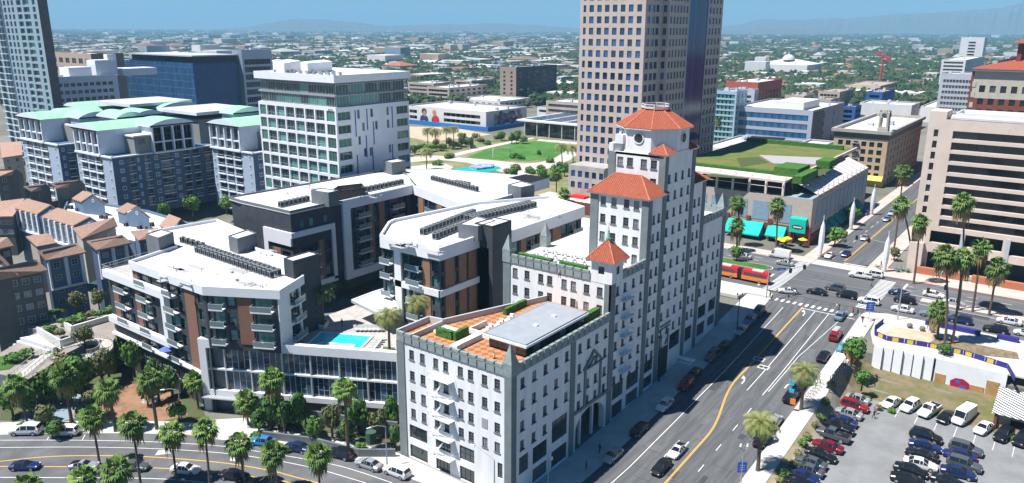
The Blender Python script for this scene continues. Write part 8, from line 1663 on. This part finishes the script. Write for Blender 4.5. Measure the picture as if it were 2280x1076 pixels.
# people
skin = mat('skin', (.36, .2, .13), .7); hair = mat('hair', (.03, .02, .015), .8)
def person(px, label, top, legs, z=None, walk=.3, ang=0.0):
    if z is None: X, Y, z = GT(*px); z = GZ(X, Y)
    else: X, Y = G(*px, z)
    V = [(0, 0, .95), (0, 0, 1.2), (0, 0, 1.42), (0, 0, 1.5), (0, 0, 1.66), (0, .1, .9), (walk*.5, .1, .48), (walk, .1, .04), (walk+.14, .1, .04), (0, -.1, .9), (-walk*.3, -.1, .48), (-walk, -.1, .06), (-walk+.14, -.1, .04), (0, .2, 1.4), (-.12, .25, 1.12), (.05, .26, .88), (0, -.2, 1.4), (.12, -.25, 1.12), (.22, -.24, .9)]
    E_ = [(0, 1), (1, 2), (2, 3), (3, 4), (0, 5), (5, 6), (6, 7), (7, 8), (0, 9), (9, 10), (10, 11), (11, 12), (2, 13), (13, 14), (14, 15), (2, 16), (16, 17), (17, 18)]; Rr = [.15, .15, .16, .06, .11, .1, .07, .05, .04, .1, .07, .05, .04, .07, .05, .04, .07, .05, .04]
    b = MB(); gr = {0: 1, 1: 1, 2: 1, 5: 2, 6: 2, 7: 2, 9: 2, 10: 2, 11: 2, 13: 1, 14: 0, 16: 1, 17: 0, 4: 2, 8: 2, 12: 1, 15: 1, 3: 0}
    for i, (a, c) in enumerate(E_): b.bar(V[a], V[c], Rr[a] if a not in (0,) or i == 0 else .13, 7, {1: 1, 2: 2, 0: 0}[gr.get(i, 0)] if i != 3 else 0, r2=Rr[c])
    for k in range(5): t0, t1 = -1.5+3*k/5, -1.5+3*(k+1)/5; b.bar((.01, 0, 1.66+.12*math.sin(t0)), (.01, 0, 1.66+.12*math.sin(t1)), .105*math.cos(t0), 8, 0 if k < 3 else 3, r2=.105*math.cos(t1), cap=k == 4)
    o = b.build('person', [skin, top, legs, hair], label=label, cat='person'); o.location = (X, Y, z+.06); o.rotation_euler = (0, 0, ang); return o
pc = {n: mat('cloth_'+n, c, .9) for n, c in (('black', (.015, .015, .02)), ('white', (.6, .6, .6)), ('red', (.5, .02, .02)), ('navy', (.02, .03, .1)), ('pink', (.55, .3, .3)), ('grey', (.2, .2, .22)))}
for px, lab, t, l, z in (((1945, 932), 'person in dark clothes standing by the cars in the lot', 'black', 'navy', .05), ((1950, 922), 'person in a pink top in the parking lot', 'pink', 'grey', .05), ((1862, 690), 'person in a white top walking on the near crossing', 'white', 'grey', 7), ((1868, 692), 'person in black crossing beside the one in white', 'black', 'black', 7), ((1899, 700), 'person in red on the near crossing', 'red', 'black', 7), ((1909, 703), 'person in navy beside the one in red', 'navy', 'navy', 7), ((1913, 706), 'person in grey at the kerb of the near crossing', 'grey', 'white', 7.2), ((1755, 670), 'person in black at the left end of the near crossing', 'black', 'grey', 7), ((1714, 664), 'person in grey waiting by the left signal', 'grey', 'black', 7.35), ((1961, 594), 'person in black beside bicycles at the pink hotel corner', 'black', 'black', 7.35), ((1965, 600), 'person in navy at the pink hotel corner', 'navy', 'navy', 7.35), ((1940, 640), 'person in grey on the right zebra crossing', 'grey', 'black', 7.2), ((1335, 1008), 'person in black on the shaded hotel pavement', 'black', 'black', .15), ((1305, 1045), 'person in grey in shade on the hotel pavement, nearest', 'grey', 'black', .15), ((1920, 720), 'person in black sitting area on the plaza corner', 'black', 'grey', 7.35), ((1100, 808), 'person in white on the orange tiled terrace', 'white', 'navy', 22.15), ((762, 728), 'person at the poolside in the sun', 'navy', 'black', 13.8), ((1246, 620), 'person sitting on the upper terrace between hedges', 'pink', 'black', 29.15), ((1521, 782), 'person in a blue top in shade near the hotel doors', 'navy', 'black', 3.2)):
    person(px, lab, pc[t], pc[l], z=z, ang=px[0] % 6)
bk = MB()
for x in (-.5, .5):
    for k in range(10): a0, a1 = k*.628, (k+1)*.628; bk.bar((x+.33*math.cos(a0), 0, .33+.33*math.sin(a0)), (x+.33*math.cos(a1), 0, .33+.33*math.sin(a1)), .025, 3, cap=False)
for p, q in (((-.5, 0, .33), (-.1, 0, .85)), ((-.1, 0, .85), (.4, 0, .8)), ((.4, 0, .8), (.5, 0, .33)), ((-.5, 0, .33), (0, 0, .35)), ((0, 0, .35), (.4, 0, .8)), ((.4, -.25, 1), (.4, .25, 1)), ((.4, 0, .8), (.4, 0, 1))): bk.bar(p, q, .025, 3, cap=False)
bk.box(-.2, -.07, .9, .02, .07, .96); bkm = bk.mesh('bicycle', [poled])
for i in range(7): X, Y, Z = GT(1796+i*5.5, 893-i*6); link('bicycle', bkm, None, wloc=(X, Y, GZ(X, Y)+.15), rot=1.2, label='dark bicycle in the rack row beside the date palm', cat='bicycle', group='bicycles in the row beside the date palm')
for i in range(5): X, Y = G(1950+i*4, 596+i*2, 7.35); link('bicycle', bkm, None, wloc=(X, Y, 7.36), rot=.6, label='dark bicycle at the pink hotel corner', cat='bicycle', group='bicycles at the pink hotel corner')
for i, (x, y, c) in enumerate(((1761, 862, 'sky_panel'), (1760, 882, 'sky_panel'), (1763, 905, 'orange_panel'))): X, Y, Z = GT(x, y+12); b = MB(); b.bar((X, Y, Z), (X, Y, Z+3), .04); b.box(X-.1, Y-.5, Z+1.6, X+.1, Y+.5, Z+2.7); b.build('banner', mat(c, (.05, .4, .6) if c[0] == 's' else (.65, .2, .03), .8), label=['blue and red banner on the kerb, upper', 'blue banner on the kerb, middle', 'orange banner on the kerb, lower'][i], cat='banner')
b = MB(); b.box(168.4, 36.2, 4.7, 172.6, 37.2, 6.2); b.box(171, 36.3, 6.2, 172.2, 37.1, 6.8); b.build('kiosk', mat('kiosk_teal', (.1, .3, .35), .7), label='small teal kiosk at the plaza steps', cat='kiosk')
b = MB(); b.box(168.0, 33.2, 4.2, 170, 35.6, 6.6); b.build('kiosk', mat('kiosk_rust', (.4, .13, .05), .7), label='rust and blue kiosk box behind the pavement', cat='kiosk')
b = MB(); X, Y = G(1517, 830, 3.2); b.box(X-.4, Y-2.4, 6.4, X+1.0, Y+1.4, 6.6); b.box(X-.9, Y-2.2, 5.9, X+.1, Y+1.2, 6.0); b.build('entrance_canopy', steel, label='small pale canopy plate over the shaded hotel pavement', cat='canopy')
# ------------------------------------------------------------------ distant city, hills and haze
FOOT = []
for o in list(C.objects):
    if o.parent is None and o.get('category') and o.type == 'EMPTY' and o.get('category') not in ('palm tree', 'tree', 'shrub'):
        xs, ys = [], []
        for c in o.children:
            if c.type == 'MESH':
                for v in c.bound_box[:]: xs.append(v[0]+c.location.x+o.location.x); ys.append(v[1]+c.location.y+o.location.y)
        if xs and max(xs) > 150: FOOT.append((min(xs), min(ys), max(xs), max(ys)))
def free(X, Y, r):
    if any(a-r < X < c+r and b_-r < Y < d+r for a, b_, c, d in FOOT): return False
    if X < 232+r and abs(Y) < 500: return False
    if 40-r < Y < 66+r and X < 430: return False
    return True
rr = random.Random(11); GRID = {}
def near_free(X, Y, s):
    k = (int(X//s), int(Y//s))
    if GRID.get((s, k)): return False
    GRID[(s, k)] = 1; return True
cols = {n: mat('city_'+n, c, .9, .1, .1) for n, c in (('white', (.62, .62, .60)), ('cream', (.50, .44, .36)), ('grey', (.34, .35, .37)), ('tan', (.36, .27, .2)), ('blue', (.22, .28, .36)))}
croof = {n: mat('cityroof_'+n, c, .9, .15, .1) for n, c in (('white', (.66, .66, .64)), ('grey', (.38, .38, .38)), ('brown', (.24, .15, .11)), ('rust', (.36, .15, .08)), ('dark', (.12, .12, .13)))}
park_y = lambda x, y: (885 < x < 1300 and y > 262)
n_b = 0; tries = 0
def cityhouse(X, Y, lx, ly, h, wc, rc, hipped):
    """one building: walls with window strips and its own roof"""
    b, g, r = MB(), MB(), MB()
    nf = max(1, int(h/3.2))
    for A, B in (((X, Y+ly), (X, Y)), ((X, Y), (X+lx, Y))):
        L = math.hypot(B[0]-A[0], B[1]-A[1]); n = max(2, int(L/5)); pane_rows(b, g, A, B, 7.1, 7.2+h, (n, nf, 2.2, 1.4, 1.2, .8, 3.1), .25)
    b.face([(X+lx, Y, 7.1), (X+lx, Y+ly, 7.1), (X+lx, Y+ly, 7.2+h), (X+lx, Y, 7.2+h)]); b.face([(X+lx, Y+ly, 7.1), (X, Y+ly, 7.1), (X, Y+ly, 7.2+h), (X+lx, Y+ly, 7.2+h)])
    lab = {'white': 'white', 'cream': 'cream', 'grey': 'grey', 'tan': 'tan', 'blue': 'blue-grey'}[wc]+(' hip-roofed' if hipped else ' flat-roofed')+' low building among the trees of the distant city'
    th = thing('city_building', lab, 'building', (X+lx/2, Y+ly/2, 7.2), group='low buildings of the distant city')
    b.build('wall', cols[wc], th); g.build('window_row', dglass, th, kind='stuff')
    if hipped: r.hip(X, Y, X+lx, Y+ly, 7.2+h, 7.2+h+min(lx, ly)*.22, 0, ov=.6)
    else:
        r.box(X+.2, Y+.2, 7.2+h-.6, X+lx-.2, Y+ly-.2, 7.2+h-.3); r.rim([(X, Y), (X+lx, Y), (X+lx, Y+ly), (X, Y+ly)], 7.2+h-.02, 7.2+h+.25, .3)
        for _ in range(2): a, c = X+rr.uniform(.2, .7)*lx, Y+rr.uniform(.2, .7)*ly; r.box(a, c, 7.2+h-.3, a+2, c+1.6, 7.2+h+.9)
    r.build('roof', croof[rc], th)
while n_b < 235 and tries < 60000:
    tries += 1; x = rr.uniform(90, 2290); y = rr.uniform(92, 236); 
    if park_y(x, y): continue
    X, Y = G(x, y, 7.2)
    rg = math.hypot(X, Y); 
    if rg > 2300 or rr.random() > (0.25+rg/2600): continue
    s = 34
    lx, ly = rr.uniform(12, 30), rr.uniform(10, 26); right = x > 1400
    if not free(X+lx/2, Y+ly/2, 14) or not near_free(X, Y, s): continue
    h = rr.choice((3.6, 6.5, 6.5, 9.5, 9.5, 12.8)); hipd = h < 8 and rr.random() < .6
    wc = rr.choice(('white', 'white', 'cream', 'cream', 'grey', 'tan', 'blue')); rc = rr.choice(('brown', 'grey', 'dark', 'white') if x < 1300 else ('brown', 'grey', 'rust', 'white')) if hipd else rr.choice(('white', 'white', 'white', 'grey', 'dark'))
    cityhouse(X, Y, lx, ly, h, wc, rc, hipd); n_b += 1
# beyond those: one mass of roofs and walls, built as real boxes
b = MB(); rr = random.Random(5); cnt = 0
for i in range(14000):
    x = rr.uniform(100, 2400)-60; y = 66.5+ (235-66.5)*rr.random()**2.3
    if park_y(x, y): continue
    X, Y = G(x, y, 7.2) if y > 67 else (0, 0); rg = math.hypot(X, Y)
    if rg < 520 or rg > 17000 or not free(X, Y, 18): continue
    left = x < 1300; k = 1+rg/3500
    if rg < 2300 and not near_free(X, Y, 34): continue
    if not left and rr.random() < .35: continue
    lx, ly = rr.uniform(10, 28)*k*(1.4 if left else 1), rr.uniform(9, 24)*k*(1.4 if left else 1); h = rr.uniform(3.5, 11)*(1+rg/30000)
    if rr.random() < .05: h *= 2.2
    c = rr.choices((0, 1, 2, 3, 4), (3.2, 2.0, 2.6, 1.8, 1.4))[0]; t = rr.choices((5, 6, 7, 8), (4, 3.4, 1.8, .5))[0]
    if rg < 2600 and rr.random() < .4:
        b.box(X, Y, 7, X+lx, Y+ly, 7+h*.7, c); b.hip(X, Y, X+lx, Y+ly, 7+h*.7, 7+h, rr.choice((7, 6, 6, 5, 8) if left else (7, 8, 6)), ov=.5)
    else: b.box(X, Y, 7, X+lx, Y+ly, 7+h, c, t)
    cnt += 1
b.build('distant_buildings', [cols['white'], cols['cream'], cols['grey'], cols['tan'], cols['blue'], croof['white'], croof['grey'], croof['brown'], croof['rust']], kind='stuff', label='mass of low roofs reaching to the horizon', cat='buildings')
tg = [mat('far_leaf', (.030, .062, .018), .9, .4, .05, col2=(.05, .085, .03)), mat('far_leaf_olive', (.06, .075, .03), .9, .4, .05, col2=(.08, .09, .045)), mat('far_leaf_deep', (.02, .05, .018), .9, .3, .05)]
def blob_tree(b, X, Y, z, r, h, m):
    n = 6; rings = []
    for j, (q, zz) in enumerate(((.55, .15), (1.0, .42), (.8, .75), (.3, 1.0))):
        rings.append([(X+r*q*math.cos(6.283*i/n+j*.5)*rr.uniform(.75, 1.25), Y+r*q*math.sin(6.283*i/n+j*.5)*rr.uniform(.75, 1.25), z+h*zz*rr.uniform(.9, 1.1)) for i in range(n)])
    for a, c in zip(rings, rings[1:]):
        for i in range(n): k = (i+1) % n; b.face([a[i], a[k], c[k], c[i]], m)
    b.face(rings[-1], m)
b = MB(); tn = 0; rr = random.Random(9); GRID2 = {}
for i in range(44000):
    x = rr.uniform(40, 2400)-20; y = 66.5+(240-66.5)*rr.random()**1.9
    if park_y(x, y): continue
    X, Y = G(x, y, 7.2); rg = math.hypot(X, Y)
    if rg < 480 or rg > 16000 or not free(X, Y, 7): continue
    if x < 1250 and rr.random() < (.4 if y < 118 else .1): continue
    k = 1+rg/2600; r = rr.uniform(2.6, 6.0)*k; h = rr.uniform(5, 11)*(1+rg/9000)
    if tn < 285 and rg < 1250 and rr.random() < .5:
        if near_free(X, Y, 9): tree(None, rr.uniform(7, 12), rr.uniform(3.2, 5.6), 'broadleaf tree standing among the low buildings of the distant city', rr.choice((0, 0, 2)), pos=(X, Y, 7.1), group='trees among the buildings of the distant city'); tn += 1
        continue
    n_ = 1 if rg < 3000 else 2
    for _ in range(n_): blob_tree(b, X+rr.uniform(-r, r)*n_, Y+rr.uniform(-r, r)*n_, 6.8, r, h, rr.choices((0, 1, 2), (3, 1.3, 2))[0])
b.build('distant_trees', tg, kind='stuff', label='dark green mass of trees of the distant city', cat='trees')
# industry on the skyline
rf_ = mat('refinery_steel', (.30, .33, .36), .6)
for i, (x, y, hh, n) in enumerate(((760, 72, 90, 5), (812, 71, 95, 7), (1022, 71, 100, 2), (1140, 72, 80, 6), (700, 73, 55, 4), (1222, 72, 60, 2), (500, 76, 60, 2), (352, 80, 60, 2))):
    X, Y = G(x, y+2, 7.2); th = thing('refinery_stack_group', 'group of thin industrial towers on the left skyline, '+['widest frame-like', 'densest with thick columns', 'tall single mast', 'row of cranes', 'low cluster', 'short mast near the granite tower', 'pair over the glass office building', 'leftmost pair'][i]+' one', 'industrial towers', (X, Y, 7.2)); rr2 = random.Random(i)
    for k in range(n): b = MB(); a, c = X+rr2.uniform(-90, 90), Y+rr2.uniform(-90, 90); q = hh*rr2.uniform(.5, 1); b.bar((a, c, 7), (a, c, 7+q), rr2.uniform(4, 11), 8, r2=4); b.build('stack', rf_, th)
for i in range(14):
    X, Y = G(125+(i*37) % 190, 84+(i*5) % 14, 7.2); b = MB(); b.bar((X, Y, 7), (X, Y, 19), rr.uniform(18, 28), 16); b.build('storage_tank', mat('tank_white', (.6, .6, .58), .6), label='white cylindrical storage tank in the industrial flats at the left', cat='storage tank', group='storage tanks in the industrial flats')
X, Y = G(2025, 68.8, 7.2)
b = MB(); b.box(X, Y, 7, X+150, Y+120, 110); b.build('distant_tower', offw, label='lone white slab tower on the far right skyline', cat='tower')
# hills: long ridges far behind the plain
hm_ = mat('hill_ground', (.11, .11, .08), .95)
def ridge(name, prof, R, seed):
    """prof: (photo x, degrees-like rise in photo px above the horizon)"""
    rr3 = random.Random(seed); b = MB(); xs = []; x = prof[0][0]
    while x <= prof[-1][0]: xs.append(x); x += 6
    def hgt(x):
        for (a, ha), (c, hc) in zip(prof, prof[1:]):
            if a <= x <= c: return ha+(hc-ha)*(x-a)/(c-a)
        return 0
    rows = []; jit = 0
    for x in xs:
        jit = jit*.8+rr3.uniform(-1, 1)*.7; d = ray(x, 60); h_ = math.hypot(d[0], d[1]); ux, uy = d[0]/h_, d[1]/h_; hz = max(5, (hgt(x)+jit)*R/FOC)+CAMH*.3
        rows.append([(ux*(R-1900), uy*(R-1900), 6), (ux*(R-600)+rr3.uniform(-100, 100), uy*(R-600), hz*.55), (ux*R, uy*R, hz), (ux*(R+1500), uy*(R+1500), 6)])
    for a, c in zip(rows, rows[1:]):
        for k in range(3): b.face([a[k], c[k], c[k+1], a[k+1]])
    b.build(name, hm_, kind='structure')
ridge('hills', [(440, 0), (560, 9), (620, 19), (660, 25), (700, 23), (780, 19), (850, 12), (940, 14), (1000, 14), (1100, 17), (1200, 13), (1300, 8), (1420, 2)], 12000, 1)
ridge('hills', [(1560, 5), (1640, 16), (1700, 26), (1780, 24), (1850, 28), (1930, 31), (2000, 36), (2100, 40), (2180, 43), (2230, 48), (2280, 58), (2380, 62), (2500, 50)], 12500, 2)
ridge('hills', [(1590, 2), (1680, 7), (1770, 8), (1840, 5), (1900, 0)], 9500, 3)
hz = MB(); hz.box(-21500, -21500, -3, 21500, 21500, 500, nobot=False); hzm = D.materials.new('haze_air'); hzm.use_nodes = True; N = hzm.node_tree.nodes; L = hzm.node_tree.links; N.remove(N['Principled BSDF']); pv = N.new('ShaderNodeVolumePrincipled'); pv.inputs['Color'].default_value = (.36, .72, 1.0, 1); pv.inputs['Density'].default_value = 1.2e-4; pv.inputs['Anisotropy'].default_value = 0.0
L.new(pv.outputs[0], N['Material Output'].inputs['Volume']); o = hz.build('haze', hzm, kind='stuff')
